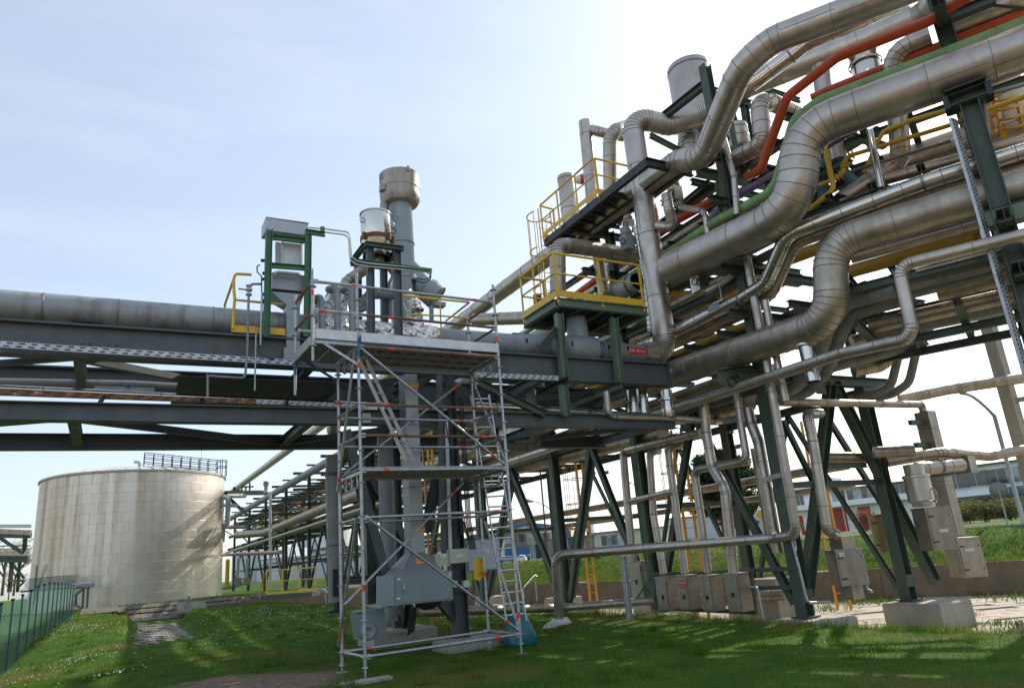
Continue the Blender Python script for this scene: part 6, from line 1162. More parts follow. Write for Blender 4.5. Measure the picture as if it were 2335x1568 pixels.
for k_ in range(6): MB().box((x0+.06+(x1-x0-.12)*(k_+.5)/6, (y0+y1)/2, ZL+.115), ((x1-x0-.12)/6-.02, y1-y0-.06, .03)).build('grating', 'grating', lo)
railing(lo, [(x1-.05, y0, ZL+.12), (x0, y0, ZL+.12), (x0, y1, ZL+.12), (x0+.7, y1, ZL+.12)], toe_=.16)
for p, q in (((8.535, 12.860, 6.627), (8.494, 12.860, 5.150)), ((10.054, 12.860, 6.667), (9.999, 12.860, 5.097)), ((8.483, 12.900, 4.988), (8.474, 12.900, 4.310))): beam(lo, 'leg', p, q, .16, .16, 'steel_green_light', up=(1, 0, 0))
for p, q in (((8.583, 12.800, 5.110), (8.803, 14.600, 5.133)), ((10.000, 12.800, 5.037), (10.127, 15.200, 5.095)), ((8.469, 12.900, 6.273), (7.989, 12.900, 5.797)), ((6.442, 12.950, 4.989), (7.972, 12.950, 4.339))): beam(lo, 'bracket', p, q, .15, .13, 'steel_green_light' if p[0] > 9 else 'steel_green')
# caged ladder between the two platforms
cg = thing('caged_ladder', 'yellow ladder with safety cage between lower and upper platform', 'ladder', (11.000, 17.124, 9.141))
p0, p1 = V3((10.900, 17.132, 8.831)), V3((10.900, 16.710, 11.776)); p0.x = p1.x; yq = yB+.12
for s_ in (-.22, .22): MB().bar((11.2+s_, yq, ZL+.2), (11.2+s_, yq, ZU+1.2), .05, .014, (1, 0, 0)).build('rail', 'yellow', cg)
for i in range(15): MB().tube([(10.98, yq, ZL+.4+i*.29), (11.42, yq, ZL+.4+i*.29)], .012, 8).build('rung', 'yellow', cg)
for z in (ZU+1.15, ZU-.05, ZU-1.3): MB().tube([(11.2+.36*math.cos(t), yq+.34-.42*math.sin(t)*-1, z) for t in np.linspace(-.6, math.pi+.6, 17)], .021, 8).build('cage_hoop', 'yellow', cg)
for t in np.linspace(-.5, math.pi+.5, 6): MB().tube([(11.2+.36*math.cos(t), yq+.34+.42*math.sin(t), ZU-2.2), (11.2+.36*math.cos(t), yq+.34+.42*math.sin(t), ZU+1.15)], .014, 6).build('cage_bar', 'yellow', cg)

# ---------------------------------------------------------------- ladders at the trestles
def cage_ladder(label, base, top, m='yellow_orange', side=(0, 1, 0), w=.45, cage=None, rail=(.03, .09)):
    t = ladder('fixed_ladder', label, base, top, w, side, int((top[2]-base[2])/.3), m, .012, rail); side = V3(side); out = V3((-1, 0, 0)) if abs(side.y) > .5 else V3((0, -1, 0)); base = V3(base)
    if cage:
        z0, z1 = cage
        for k_ in range(int((z1-z0)/.9)+1):
            z = z0+k_*.9; MB().tube([base+Vector((0, 0, z-base.z))+side*(.36*math.cos(a))+out*(.3+.4*math.sin(a)) for a in np.linspace(-.7, math.pi+.7, 15)], .016, 6).build('cage_hoop', m, t)
        for a in np.linspace(-.4, math.pi+.4, 6): MB().tube([base+Vector((0, 0, z0-base.z))+side*(.36*math.cos(a))+out*(.3+.4*math.sin(a)), base+Vector((0, 0, z1-base.z))+side*(.36*math.cos(a))+out*(.3+.4*math.sin(a))], .011, 6).build('cage_bar', m, t)
    return t
q = V3((15.442, 22.944, -0.750)); cage_ladder('tall orange-yellow ladder with short cage between the left trestles', (q.x, q.y, FLOOR), (q.x, q.y, 4.8), cage=(2.3, 4.7))
q = V3((14.858, 16.683, -0.750)); cage_ladder('orange-yellow ladder behind the instrument boxes', (q.x, q.y, FLOOR), (q.x, q.y, 4.8), cage=(2.6, 4.7))
q = V3((18.663, 15.017, -0.750)); cage_ladder('orange-yellow ladder behind the numbered steel box', (q.x, q.y, FLOOR), (q.x, q.y, 4.8))
cage_ladder('yellow caged ladder on the rack side far behind, beside the brown duct', (11.3, 30.5, 1.0), (11.3, 30.5, 6.3), 'yellow', cage=(2.6, 6.2))
cage_ladder('upper yellow caged ladder far behind, reaching the rack top', (11.3, 27.5, 5.2), (11.3, 27.5, 9.6), 'yellow', cage=(7.6, 9.6))
fo_ = V3((6.830, 20.891, 0.000)); ladder('fixed_ladder', 'orange ladder standing behind the trestle left of the duct', (fo_.x, 16.4, .0), (fo_.x-.05, 16.4, 4.3), .45, (1, 0, 0), 15, 'orange_ladder', .012, (.03, .08))
pf = thing('rack_gangway', 'small yellow railed gangway far behind on the side of the rack', 'platform', (11.2, 29.5, 5.1)); MB().box((11.25, 29.2, 5.15), (.7, 3.2, .1)).build('deck', 'steel_green', pf); railing(pf, [(10.95, 27.7, 5.2), (10.95, 30.2, 5.2)])

# ---------------------------------------------------------------- instrument boxes hung on the trestle
def ibox(label, tl, br, depth, axis, m='steel_box', hole='round', tray_=True):
    """tl / br: corners of the front face; axis 'x' -> the front faces the lawn (-x), 'y' -> it faces -y"""
    tl, br = V3(tl), V3(br); t = thing('instrument_box', label, 'box', br)
    if axis == 'x':
        c = Vector((tl.x+depth/2, (tl.y+br.y)/2, (tl.z+br.z)/2)); sz_ = (depth, abs(tl.y-br.y), tl.z-br.z); n = Vector((-1, 0, 0)); u = Vector((0, -1, 0)); fw_ = abs(tl.y-br.y)
    else:
        c = Vector(((tl.x+br.x)/2, tl.y+depth/2, (tl.z+br.z)/2)); sz_ = (abs(tl.x-br.x), depth, tl.z-br.z); n = Vector((0, -1, 0)); u = Vector((1, 0, 0)); fw_ = abs(tl.x-br.x)
    h = tl.z-br.z; MB().box(c, sz_).build('body', m, t); f = c+n*depth/2; Zv = Vector((0, 0, 1))
    d = MB().box(f+n*.008, (fw_*.86, h*.88, .016), (u, Zv, n)).build('door', m, t)
    MB().box(c+Zv*(h/2+.012), (sz_[0]+.04, sz_[1]+.04, .022)).build('lid', m, t)
    if hole == 'round': MB().lathe(f+n*.017-Zv*h*.12+u*fw_*.05, [(.001, .002), (fw_*.11, .002), (fw_*.13, .004), (fw_*.14, 0)], 18, n).build('peep_hole', 'black', t)
    elif hole == 'square': MB().box(f+n*.018-Zv*h*.05, (fw_*.2, h*.12, .006), (u, Zv, n)).build('peep_hole', 'black', t)
    for s_ in (.3, -.25): MB().box(f+n*.03+u*fw_*.40+Zv*h*s_, (.03, .05, .03), (u, Zv, n)).build('hinge', 'galv', t)
    MB().box(f+n*.03-u*fw_*.33-Zv*h*.0, (.08, .025, .03), (u, Zv, n)).build('latch', 'galv', t)
    return t, f, n, u, h, fw_
ibox('steel instrument box, first from the left of the four on the trestle', (12.000, 15.035, 0.727), (12.000, 14.595, -0.016), .34, 'x')
t, f, n, u, h, fw_ = ibox('steel instrument box with a red warning sign, second of the four', (12.000, 14.228, 0.747), (12.000, 13.836, -0.002), .34, 'x')
MB().box(f+n*.020+Vector((0, 0, h*.26)), (fw_*.5, h*.22, .006), (u, Vector((0, 0, 1)), n)).build('warning_sign', 'red_sign', t); lettering(t, 'Achtung!', f+n*.026+Vector((0, 0, h*.31)), u, (0, 0, 1), .055, 'white'); lettering(t, 'Nicht öffnen', f+n*.026+Vector((0, 0, h*.21)), u, (0, 0, 1), .03, 'white')
ibox('steel instrument box, third of the four on the trestle', (12.000, 13.438, 0.733), (12.000, 13.059, -0.017), .34, 'x')
ibox('steel instrument box with a square window, rightmost of the four', (12.000, 12.626, 0.756), (12.000, 12.210, -0.013), .34, 'x', hole='square')
ibox('tall pale instrument box behind the slim galvanised post', (12.500, 16.708, 1.111), (12.500, 16.139, 0.187), .5, 'x', hole='square')
def ibox2(label, c, w, h, depth, m='steel_box', rot=30):
    t = thing('instrument_box', label, 'box', c); c = V3(c); u = Vector((math.cos(R(rot)), -math.sin(R(rot)), 0)); n = Vector((-math.sin(R(rot)), -math.cos(R(rot)), 0)); Zv = Vector((0, 0, 1)); ax = (u, n, Zv)
    MB().box(c-n*depth/2, (w, depth, h), ax).build('body', m, t); d = MB().box(c+n*.008, (w*.88, .016, h*.9), ax).build('door', m, t); MB().box(c-n*depth/2+Zv*(h/2+.013), (w+.04, depth+.04, .024), ax).build('lid', m, t)
    for s_ in (.3, -.3): MB().box(c+n*.03+u*w*.42+Zv*h*s_, (.03, .03, .06), ax).build('hinge', 'galv', t); MB().box(c+n*.03-u*w*.34+Zv*h*s_, (.10, .03, .025), ax).build('latch', 'black', t)
    return t, c, n, u, h, w
t, f, n, u, h, fw_ = ibox2('steel box marked with the figure one hanging by the nearest column', (13.283, 10.300, 0.745), .56, .68, .55)
MB().box(f+n*.02-u*fw_*.3+Vector((0, 0, h*.36)), (.09, .12, .006), (u, Vector((0, 0, 1)), n)).build('number_plate', 'white', t); lettering(t, '1', f+n*.026-u*fw_*.3+Vector((0, 0, h*.36)), u, (0, 0, 1), .12, 'black'); MB().box(f-n*.25+Vector((0, 0, h*.5+.14)), (.4, .3, .26)).build('inlet_hood', 'steel_box', t); MB().box(f-n*.25-Vector((0, 0, h*.5+.14)), (.34, .28, .28)).build('outlet_hood', 'steel_box', t); MB().tube(path([f-n*.1+u*.25-Vector((0, 0, h*.5)), f-n*.1+u*.25-Vector((0, 0, h*.5+.12)), f+n*.1+u*.25-Vector((0, 0, h*.5+.14))], .05)[0], .03, 8).build('drain', 'galv', t)
t, f, n, u, h, fw_ = ibox2('tall bright steel box with nameplate on the leaning legs, upper of two', (16.090, 10.000, 1.341), .56, .90, .60); MB().box(f+n*.02+u*.02-Vector((0, 0, h*.05)), (fw_*.34, h*.08, .008), (u, Vector((0, 0, 1)), n)).build('nameplate', 'white_panel', t)
t, f, n, u, h, fw_ = ibox2('tall bright steel box with nameplate, lower one at far right', (17.940, 10.600, 0.616), .55, .88, .62); MB().box(f+n*.02-u*.02+Vector((0, 0, h*.2)), (fw_*.4, h*.08, .008), (u, Vector((0, 0, 1)), n)).build('nameplate', 'white_panel', t)
t, f, n, u, h, fw_ = ibox2('rust-stained brown box behind the leaning leg', (16.379, 11.600, 1.327), .55, .85, .30, 'steel_box_brown', 50)
ch = thing('pipe_chair', 'green angle frame holding the row of four instrument boxes', 'bracket', (12.2, 12.3, 0)); beam(ch, 'rail', (12.450, 15.835, 0.752), (12.450, 12.140, 0.740), .08, .08, 'steel_green', kind='l'); beam(ch, 'rail', (12.450, 15.779, -0.086), (12.450, 12.296, -0.106), .08, .08, 'steel_green', kind='l'); beam(ch, 'upright', (12.400, 12.199, 0.730), (12.400, 12.271, -0.115), .08, .08, 'steel_green', up=(0, 1, 0), kind='l'); beam(ch, 'rail', (12.500, 13.092, 0.756), (12.500, 11.111, 0.767), .08, .08, 'steel_green', kind='l'); beam(ch, 'rail', (12.500, 12.162, 0.389), (12.500, 11.198, 0.404), .08, .08, 'steel_green', kind='l')
pipe('thin_pipe', 'thin drain pipe with rusty flange right of the instrument boxes', [(12.200, 12.133, 0.470), (12.200, 11.883, 0.469), (12.200, 11.860, -0.266)], .025, 'galv', seam=0, bend=.06)
pipe('ground_pipe', 'brown clad pipe level behind the instrument boxes near the ground', [(13.200, 12.978, 0.212), (12.900, 11.776, 0.244)], .11, 'clad_warm', seam=.7)
pl = thing('pipe_plinth', 'tall concrete pier behind the rightmost instrument box', 'pier', (13.400, 12.865, -0.328)); MB().box((13.7, (13.400, 12.865, -0.328)[1], -.1), (.7, .8, 1.3)).build('block', 'concrete', pl)
tpz = thing('beige_post', 'tall square beige duct post with two short arms at right', 'duct', (17.831, 10.800, 1.191)); a, c = V3((18.012, 10.900, 4.171)), V3((17.971, 10.900, 1.129)); xm = c.x
z = c.z
while z < a.z-.05: h_ = min(1.3, a.z-z); MB().box((xm, 10.9, z+h_/2), (.34, .36, h_-.008)).build('section', 'steel_box', tpz); z += h_
for z in ((17.399, 10.900, 3.892)[2], (17.324, 10.900, 3.331)[2]): MB().bar((xm-.7, 10.9, z), (xm-.16, 10.9, z), .10, .12).build('arm', 'steel_green', tpz)
pipe('clad_pipe', 'thick warm clad pipe level behind the leaning leg, left one', [(15.090, 11.848, 3.189), (16.116, 11.300, 3.094)], .14, 'clad_warm', seam=.6)
pipe('clad_pipe', 'thick warm clad pipe level in front of the leaning leg, upper one', [(15.205, 10.610, 3.116), (15.816, 10.043, 3.061)], .13, 'clad_warm', seam=.6)
pipe('clad_pipe', 'long warm clad pipe leading out to the right picture edge', [(15.933, 10.861, 2.925), (17.042, 10.196, 3.038), (19.124, 10.249, 2.938), (19.869, 9.799, 3.022)], .12, 'clad_warm', seam=.8)
vb = thing('control_valve', 'bulky flanged steel valve with handwheel above the upper bright box', 'valve', (16.006, 10.300, 1.819)); c = V3((16.063, 10.300, 1.844)); z1 = (16.243, 10.300, 2.787)[2]
MB().lathe((c.x, c.y, c.z), [(.20, 0), (.22, .1), (.27, .12), (.27, .62), (.29, .64), (.29, .70), (.22, .72), (.22, z1-c.z)], 26).build('body', 'clad', vb, auto=35)
pipe('branch', None, [(c.x, c.y, z1-.05), (16.104, 10.300, 2.672), (16.714, 10.100, 2.692), (17.407, 10.000, 2.712)], .15, 'clad', seam=.5, parent=vb, bend=.2)
MB().lathe(V3((16.162, 10.050, 2.068)), [(.13, -.015), (.16, -.015), (.16, .015), (.13, .015), (.13, -.015)], 22, (.8, -.6, 0)).build('hand_wheel', 'galv', vb); MB().tube([c+Vector((.1, 0, .5)), (16.162, 10.050, 2.068)], .03, 10).build('spindle', 'galv', vb)
for p_, q_ in (((16.814, 10.600, 2.823), (18.439, 10.600, 2.943)), ((16.801, 10.600, 2.538), (18.437, 10.600, 2.628))): beam(vb, 'bracket', p_, q_, .10, .08, 'steel_green')
MB().box(V3((17.937, 10.200, 2.733)), (.30, .35, .40)).build('end_box', 'steel_box', vb)
pipe('thin_pipe', 'thin conduit strapped down the nearest rack column', [(12.350, 10.878, 1.378), (12.350, 10.812, 0.721), (12.350, 10.775, 0.150), (12.803, 10.600, 0.124)], .03, 'galv', seam=0, bend=.1)
tray('short perforated bracket rail clamped to the nearest column', (12.300, 11.351, 2.648), (12.100, 10.480, 2.691), .09, hp=.09)
np_ = thing('number_sign', 'small white number plate on the nearest rack column', 'sign', (12.350, 10.841, 1.306)); MB().box(V3((12.350, 10.841, 1.306)), (.01, .10, .28)).build('plate', 'white', np_); lettering(np_, '108', V3((12.350, 10.841, 1.306))+Vector((-.008, 0, 0)), (0, 0, -1), (0, -1, 0), .09, 'black')
for t_, tx, lb in (((16.200, 15.702, 4.092), 'EK  151', 'small pipe tag beyond the pine lettered EK 151'), ((16.200, 23.209, 4.328), 'EK  151', 'small pipe tag at left on the hung pipe'), ((16.200, 22.367, 4.243), 'EK  091', 'small pipe tag lettered EK 091 on the hung pipe')):
    s_ = thing('pipe_tag', lb, 'sign', t_); MB().box(V3(t_), (.01, .40, .13)).build('plate', 'white_panel', s_); lettering(s_, tx, V3(t_)+Vector((-.008, 0, 0)), (0, -1, 0), (0, 0, 1), .10, 'black')
# ================================================================ the storage tank
TC = Vector((1.67, 64.98, 0)); TR = 6.49; TZ0, TZ1 = .50, 9.55
tk = thing('storage_tank', 'huge round storage tank clad in brown-streaked metal sheets', 'tank', (TC.x, TC.y, TZ0))
NCO, NSH = 13, 40; hc = (TZ1-TZ0)/NCO
def patch(r, a0, a1, z0, z1, n=5):
    b = MB(); vs = []
    for z in (z0, z1):
        for i in range(n+1): a = a0+(a1-a0)*i/n; vs.append((r*math.sin(a), -r*math.cos(a), z))
    b.add(vs, [(i, i+1, n+2+i, n+1+i) for i in range(n)], True); b.sm = [True]*n
    # folded lower lip
    k = len(b.v); lo_ = list(b.v[:n+1]); b.v += lo_+[(v[0]*(1+.012/r), v[1]*(1+.012/r), z0-.012) for v in lo_]
    b.f += [(k+i+1, k+i, k+n+1+i, k+n+2+i) for i in range(n)]; b.sm += [False]*n
    return b
da = 2*math.pi/NSH
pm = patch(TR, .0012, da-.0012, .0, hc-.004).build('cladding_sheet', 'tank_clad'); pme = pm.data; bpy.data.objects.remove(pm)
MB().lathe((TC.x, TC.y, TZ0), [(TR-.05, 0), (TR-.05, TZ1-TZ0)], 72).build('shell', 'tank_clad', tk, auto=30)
for c in range(NCO):
    off = (c % 2)*.5+random.uniform(-.1, .1)
    for s_ in range(NSH):
        a = (s_+off)*da; am = (a+da/2+math.pi) % (2*math.pi)-math.pi
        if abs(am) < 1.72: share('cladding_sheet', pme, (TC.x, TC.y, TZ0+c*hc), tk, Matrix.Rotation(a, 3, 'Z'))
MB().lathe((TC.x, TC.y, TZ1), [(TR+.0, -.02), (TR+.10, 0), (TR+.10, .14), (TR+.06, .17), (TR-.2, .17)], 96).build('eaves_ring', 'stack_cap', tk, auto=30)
rz = .98; NR = 44; rp = [(TR-.05, .16), (TR*.8, .48), (TR*.6, .72), (TR*.35, .90), (.6, rz), (.01, rz)]
b = MB(); n = 3; vs = []
for i in range(n+1):
    a = (2*math.pi/NR)*i/n; vs += [(r_*math.sin(a), -r_*math.cos(a), z) for r_, z in rp]
m_ = len(rp); b.add(vs, [(i*m_+j, (i+1)*m_+j, (i+1)*m_+j+1, i*m_+j+1) for i in range(n) for j in range(m_-1)], True); ro = b.build('roof_panel', 'far_metal'); rme = ro.data; bpy.data.objects.remove(ro)
b = MB()
for (r0, z0), (r1, z1) in zip(rp[:-2], rp[1:-1]): b.bar((0, -r0, z0+.02), (0, -r1, z1+.02), .035, .07)
ri = b.build('roof_rib', 'stack_cap'); rime = ri.data; bpy.data.objects.remove(ri)
for i in range(NR): share('roof_panel', rme, (TC.x, TC.y, TZ1), tk, Matrix.Rotation(2*math.pi*i/NR, 3, 'Z')); share('roof_rib', rime, (TC.x, TC.y, TZ1), tk, Matrix.Rotation(2*math.pi*i/NR, 3, 'Z'))
# railing on the roof
rr_ = thing('roof_railing', 'thin dark railing climbing the domed roof of the tank', 'railing', (TC.x+2.5, TC.y-2, TZ1+.8))
pa, pb = Vector((TC.x+.35, TC.y-2.6, TZ1+.88)), Vector((TC.x+5.6, TC.y-2.9, TZ1+.2))
for off in (0, .9):
    a, c = pa+Vector((0, off, 0)), pb+Vector((0, off, 0)); N_ = 8
    for h in (1.1, .75, .4): MB().tube([a+Vector((0, 0, h)), c+Vector((0, 0, h))], .03, 6).build('rail', 'steel_black', rr_)
    for i in range(N_+1): q = a+(c-a)*i/N_; MB().tube([q+Vector((0, 0, -.1)), q+Vector((0, 0, 1.12))], .032, 6).build('post', 'steel_black', rr_)
for h in (1.1, .6): MB().tube([pb+Vector((0, 0, h)), pb+Vector((.7, .1, h)), pb+Vector((.7, .9, h)), pb+Vector((0, .9, h))], .03, 6).build('rail', 'steel_black', rr_)
for q in (pb+Vector((.7, .1, 0)), pb+Vector((.7, .9, 0)), pb+Vector((.35, 0, 0)), pb+Vector((.2, 0, 0))): MB().tube([q+Vector((0, 0, -.2)), q+Vector((0, 0, 1.12))], .032, 6).build('post', 'steel_black', rr_)
MB().tube([pb+Vector((-1.2, .4, .3)), pb+Vector((-1.2, .4, 2.0))], .012, 6).build('mast', 'steel_black', rr_)
vt_ = pipe('roof_vent', 'small curved vent pipe on top of the tank roof', [(TC.x+.05, TC.y-2.6, TZ1+.7), (TC.x+.05, TC.y-2.6, TZ1+1.25), (TC.x-.35, TC.y-2.6, TZ1+1.28)], .13, 'far_metal', seam=0, bend=.2, cat='vent')
# foot ring and standpipe at the left of the tank
tag(MB().lathe((TC.x, TC.y, TZ0-.25), [(TR+.25, 0), (TR+.25, .2), (TR-.1, .26)], 80).build('tank_foundation', 'concrete', None, auto=30), 'low concrete foundation ring under the big tank', 'foundation')
tl_ = thing('pipe_gantry', 'grey pipe on a small braced steel stand at the tank foot', 'pipe support', (-1.210, 56.083, 0.564)); MB().tube([(-2.344, 56.235, 2.015), (-0.847, 55.392, 2.002)], .16, 14).build('pipe', 'grey_paint', tl_); MB().box(V3((-0.973, 55.466, 1.995)), (.8, .4, .22)).build('cap_box', 'grey_paint', tl_)
for p, q in (((-1.196, 55.631, 1.877), (-1.171, 56.114, 0.404)), ((-0.954, 55.492, 1.886), (-0.932, 55.934, 0.538)), ((-1.698, 56.079, 1.392), (-1.209, 55.659, 1.816)), ((-1.670, 56.202, 0.982), (-1.242, 56.089, 0.598)), ((-1.597, 55.952, 1.601), (-1.571, 56.212, 0.785))): MB().bar(p, q, .16, .16, (0, 1, 0)).build('leg', 'grey_pipe', tl_)
hrl = thing('stair_rail', 'small galvanised handrail on the bank at the foot of the tank', 'railing', (4.472, 50.613, 0.147)); MB().tube(path([(4.346, 50.753, -0.054), (4.323, 50.652, 0.282), (4.503, 50.331, 0.934), (4.546, 50.328, 0.869), (4.552, 50.550, 0.200)], .1)[0], .035, 8).build('rail', 'galv', hrl); MB().tube([(4.345, 50.692, 0.128), (4.529, 50.419, 0.628)], .025, 8).build('mid_rail', 'galv', hrl)
stp = thing('steps', 'few concrete steps in the stone bank below the tank', 'steps', (4.701, 50.512, 0.065))
for i in range(3): MB().box(V3((4.731, 50.506, 0.032))+Vector((0, .35*i, .17*i)), (1.6, .4, .18)).build('step', 'concrete', stp)

# ================================================================ green mesh fence at the left
fn = thing('mesh_fence', 'green mesh fence with posts running along the left edge', 'fence', (-2.3, 22, -.3))
F0, F1 = Vector((-2.15, 15, -.55)), Vector((-1.35, 46, .25)); NF = 17
for i in range(NF):
    a, c = F0+(F1-F0)*i/NF, F0+(F1-F0)*(i+1)/NF; ha = 1.66
    q = a.copy(); q.z = float(hgt(a.x, a.y)); a.z = max(a.z, q.z-.1); MB().bar(a+Vector((0, 0, -.2)), a+Vector((0, 0, ha+.06)), .048, .048, (0, 1, 0)).build('post', 'mesh_post', fn); MB().box(a+Vector((0, 0, ha+.08)), (.08, .08, .04)).build('post_cap', 'black', fn)
    c.z = max(c.z, float(hgt(c.x, c.y))-.1)
    b = MB(); L = c-a; nh = 30; nv = 12
    for k in range(nh):
        h = .05+1.60*k/(nh-1); sag = -.02*math.sin(math.pi*((k*7) % 5)/5); b.add([a+Vector((0, 0, h-.012)), a+L+Vector((0, 0, h-.012)), a+L+Vector((0, 0, h+.012)), a+Vector((0, 0, h+.012))], [(0, 1, 2, 3)])
    for k in range(nv): p = a+L*(k/nv); b.add([p+Vector((0, -.009, .03)), p+Vector((0, .009, .03)), p+Vector((0, .009, ha)), p+Vector((0, -.009, ha))], [(0, 1, 2, 3)])
    b.build('mesh_panel', 'mesh_green', fn)
gt = thing('fence_gate', 'taller wire fence bay with dark rail behind the green mesh', 'fence', (-3.575, 59.382, 1.847)); MB().bar((-4.904, 60.093, 1.970), (-1.919, 57.218, 1.937), .08, .12).build('rail', 'mesh_post', gt)
b = MB(); p0, p1 = V3((-4.906, 60.083, 2.003)), V3((-1.922, 57.204, 1.982))
for k in range(50): q = p0+(p1-p0)*k/50; b.bar(q, q+Vector((.45, 0, .75)), .015, .015); b.bar(q+Vector((.45, 0, 0)), q+Vector((0, 0, .75)), .015, .015)
b.bar(p0+Vector((0, 0, .75)), p1+Vector((0, 0, .75)), .03, .03); b.build('wire_mesh', 'mesh_post', gt)
# slim lamp before the tank
lm = thing('street_lamp', 'slim grey lamp post standing in front of the tank', 'lamp', (-4.292, 62.620, 0.553)); MB().tube([(-4.292, 62.620, 0.553), (-4.244, 61.584, 3.543)], .07, 8).build('pole', 'lamp_pole', lm); MB().bar((-4.502, 61.690, 3.662), (-4.203, 61.544, 3.594), .2, .1).build('lamp_head', 'lamp_pole', lm)

# left background: another pipe bridge and bare trees
lbz = thing('pipe_bridge', 'pale girder bridge with lattice sides far behind the tank at left', 'bridge', (-8.633, 93.347, 5.488))
for p, q, w, h, mm in (((-10.557, 93.267, 8.952), (-7.063, 91.399, 8.630), .3, .35, 'far_metal'), ((-10.524, 93.411, 8.470), (-7.114, 91.640, 8.002), .3, .5, 'clad_warm'), ((-10.496, 93.534, 8.059), (-7.092, 91.738, 7.673), .3, .5, 'steel_green'), ((-10.378, 94.056, 6.313), (-7.118, 92.324, 5.981), .3, .55, 'clad_warm'), ((-10.357, 94.149, 6.005), (-7.149, 92.423, 5.739), .3, .4, 'steel_green'), ((-10.333, 94.256, 5.645), (-7.170, 92.565, 5.353), .3, .6, 'steel_green'), ((-10.423, 93.857, 6.980), (-7.121, 92.077, 6.716), .08, .1, 'steel_black'), ((-10.403, 93.949, 6.672), (-7.099, 92.176, 6.388), .08, .1, 'steel_black')): MB().bar(p, q, w, h).build('girder', mm, lbz)
for p, q, w in (((-10.307, 93.433, 8.041), (-7.781, 92.668, 6.073), .35), ((-7.590, 91.877, 8.097), (-7.616, 92.604, 5.986), .4), ((-8.642, 93.403, 5.336), (-8.701, 94.451, 2.330), .4), ((-7.943, 93.030, 5.271), (-7.965, 94.057, 2.262), .3), ((-8.551, 93.476, 4.970), (-7.423, 93.320, 3.539), .25), ((-7.402, 93.412, 3.231), (-7.927, 93.899, 2.667), .2), ((-8.774, 94.128, 3.409), (-7.358, 93.371, 3.278), .2)): MB().bar(p, q, w, .3, (0, 1, 0)).build('strut', 'steel_green', lbz)
def bare_tree(label, base, h, seed, spread=.5, m='bare_twig', depth=6):
    g = random.Random(seed); t = thing('bare_tree', label, 'tree', base); tr_ = MB(); tw_ = MB()
    def grow(p, d, L, r, lev):
        q = p+d*L; (tr_ if lev < 3 else tw_).tube([p, q], [r, r*.7], 5 if lev < 3 else 3, cap=False)
        if lev >= depth: return
        for k in range(g.choice((2, 3, 3)) if lev else 4):
            nd = (d+Vector((g.gauss(0, spread), g.gauss(0, spread), g.gauss(.08, .3)))).normalized(); grow(p+d*L*g.uniform(.6, 1), nd, L*g.uniform(.62, .82), r*.6, lev+1)
    grow(V3(base), Vector((0, 0, 1)), h*.3, h*.018, 0); tr_.build('trunk', 'bark', t); tw_.build('twigs', m, t); return t
bare_tree('bare brown tree far behind at the left picture edge', V3((-11.202, 113.913, 2.077)), 11, 3); bare_tree('bare brown tree behind the fence, close to the tank', V3((-10.508, 119.538, 1.987)), 9, 5); bare_tree('bare bush-like tree in front of the lattice bridge', V3((-6.992, 75.798, 1.514)), 3.2, 8)

# yellow walkway over the basin
yw = thing('yellow_walkway', 'yellow railed walkway crossing the ditch beside the tank', 'walkway', (8.661, 43.385, 0.351)); A1, B1 = V3((7.744, 43.246, 0.526)), V3((9.885, 40.844, 0.505)); MB().bar(A1, B1, .8, .22).build('deck', 'steel_green', yw)
A2, B2 = A1+Vector((0, 0, .1)), B1+Vector((0, 0, .1)); railing(yw, [A2, B2], 1.25, m='yellow', toe_=.12); MB().tube([A2+Vector((0, 0, 1.25)), (7.706, 44.934, 0.911)], .03, 8).build('end_rail', 'yellow', yw); MB().tube([(7.706, 44.934, 0.911), (7.734, 45.142, 0.247)], .03, 8).build('post', 'yellow', yw)
hr2 = thing('stair_rail', 'galvanised handrail stepping down beside the yellow walkway', 'railing', (9.713, 38.092, 0.077)); MB().tube(path([(9.652, 39.181, 0.502), (9.686, 39.080, 0.743), (9.809, 39.005, 0.759), (9.960, 37.853, 0.371)], .1)[0], .03, 8).build('rail', 'galv', hr2); MB().tube([(9.730, 38.468, 0.710), (9.852, 38.637, 0.004)], .03, 8).build('post', 'galv', hr2)
# pipes and plant at the end of the rack beside the tank
pipe('far_pipe', 'white clad pipe with right-angle bends beside the tank edge', [(8.018, 63.874, 4.587), (7.971, 63.469, 5.866), (8.282, 63.288, 5.880), (8.225, 62.645, 7.883), (7.866, 62.809, 8.001)], .2, 'far_metal', seam=0, bend=.4)
for i, (p, q, r_, mm, lb) in enumerate((((7.807, 61.963, 3.506), (9.226, 46.982, 2.939), .12, 'clad_warm', 'level clad pipe low at the far end of the rack'), ((8.131, 64.948, 8.314), (9.192, 60.916, 7.838), .18, 'far_metal', 'wide pale pipe behind the tank edge at rack height'), ((8.138, 65.181, 7.610), (8.855, 62.509, 7.230), .15, 'far_metal', 'second wide pale pipe behind the tank edge'), ((8.258, 65.711, 5.840), (9.339, 60.457, 5.400), .14, 'grey_pipe', 'dark level pipe at the far end of the rack'), ((9.031, 49.383, 6.798), (9.229, 50.057, 0.920), .09, 'far_metal', 'pale upright drop pipe at a far trestle'), ((8.289, 57.064, 3.023), (8.311, 57.514, 1.649), .10, 'far_metal', 'bright upright pipe above the far pale boxes, left'), ((8.853, 56.762, 2.971), (8.891, 57.178, 1.672), .10, 'far_metal', 'bright upright pipe above the far pale boxes, right'), ((7.624, 57.445, 3.008), (7.678, 58.033, 1.175), .14, 'yellow', 'yellow upright at the far end beside the tank'))): pipe('far_pipe', lb, [p, q], r_, mm, seam=0)
fp = thing('far_platform', 'far platform with dark rail and small vents on top of the rack end', 'platform', (9.658, 64.042, 8.437)); MB().bar((8.116, 64.882, 8.535), (10.674, 61.198, 8.065), .8, .35).build('beam', 'steel_green', fp)
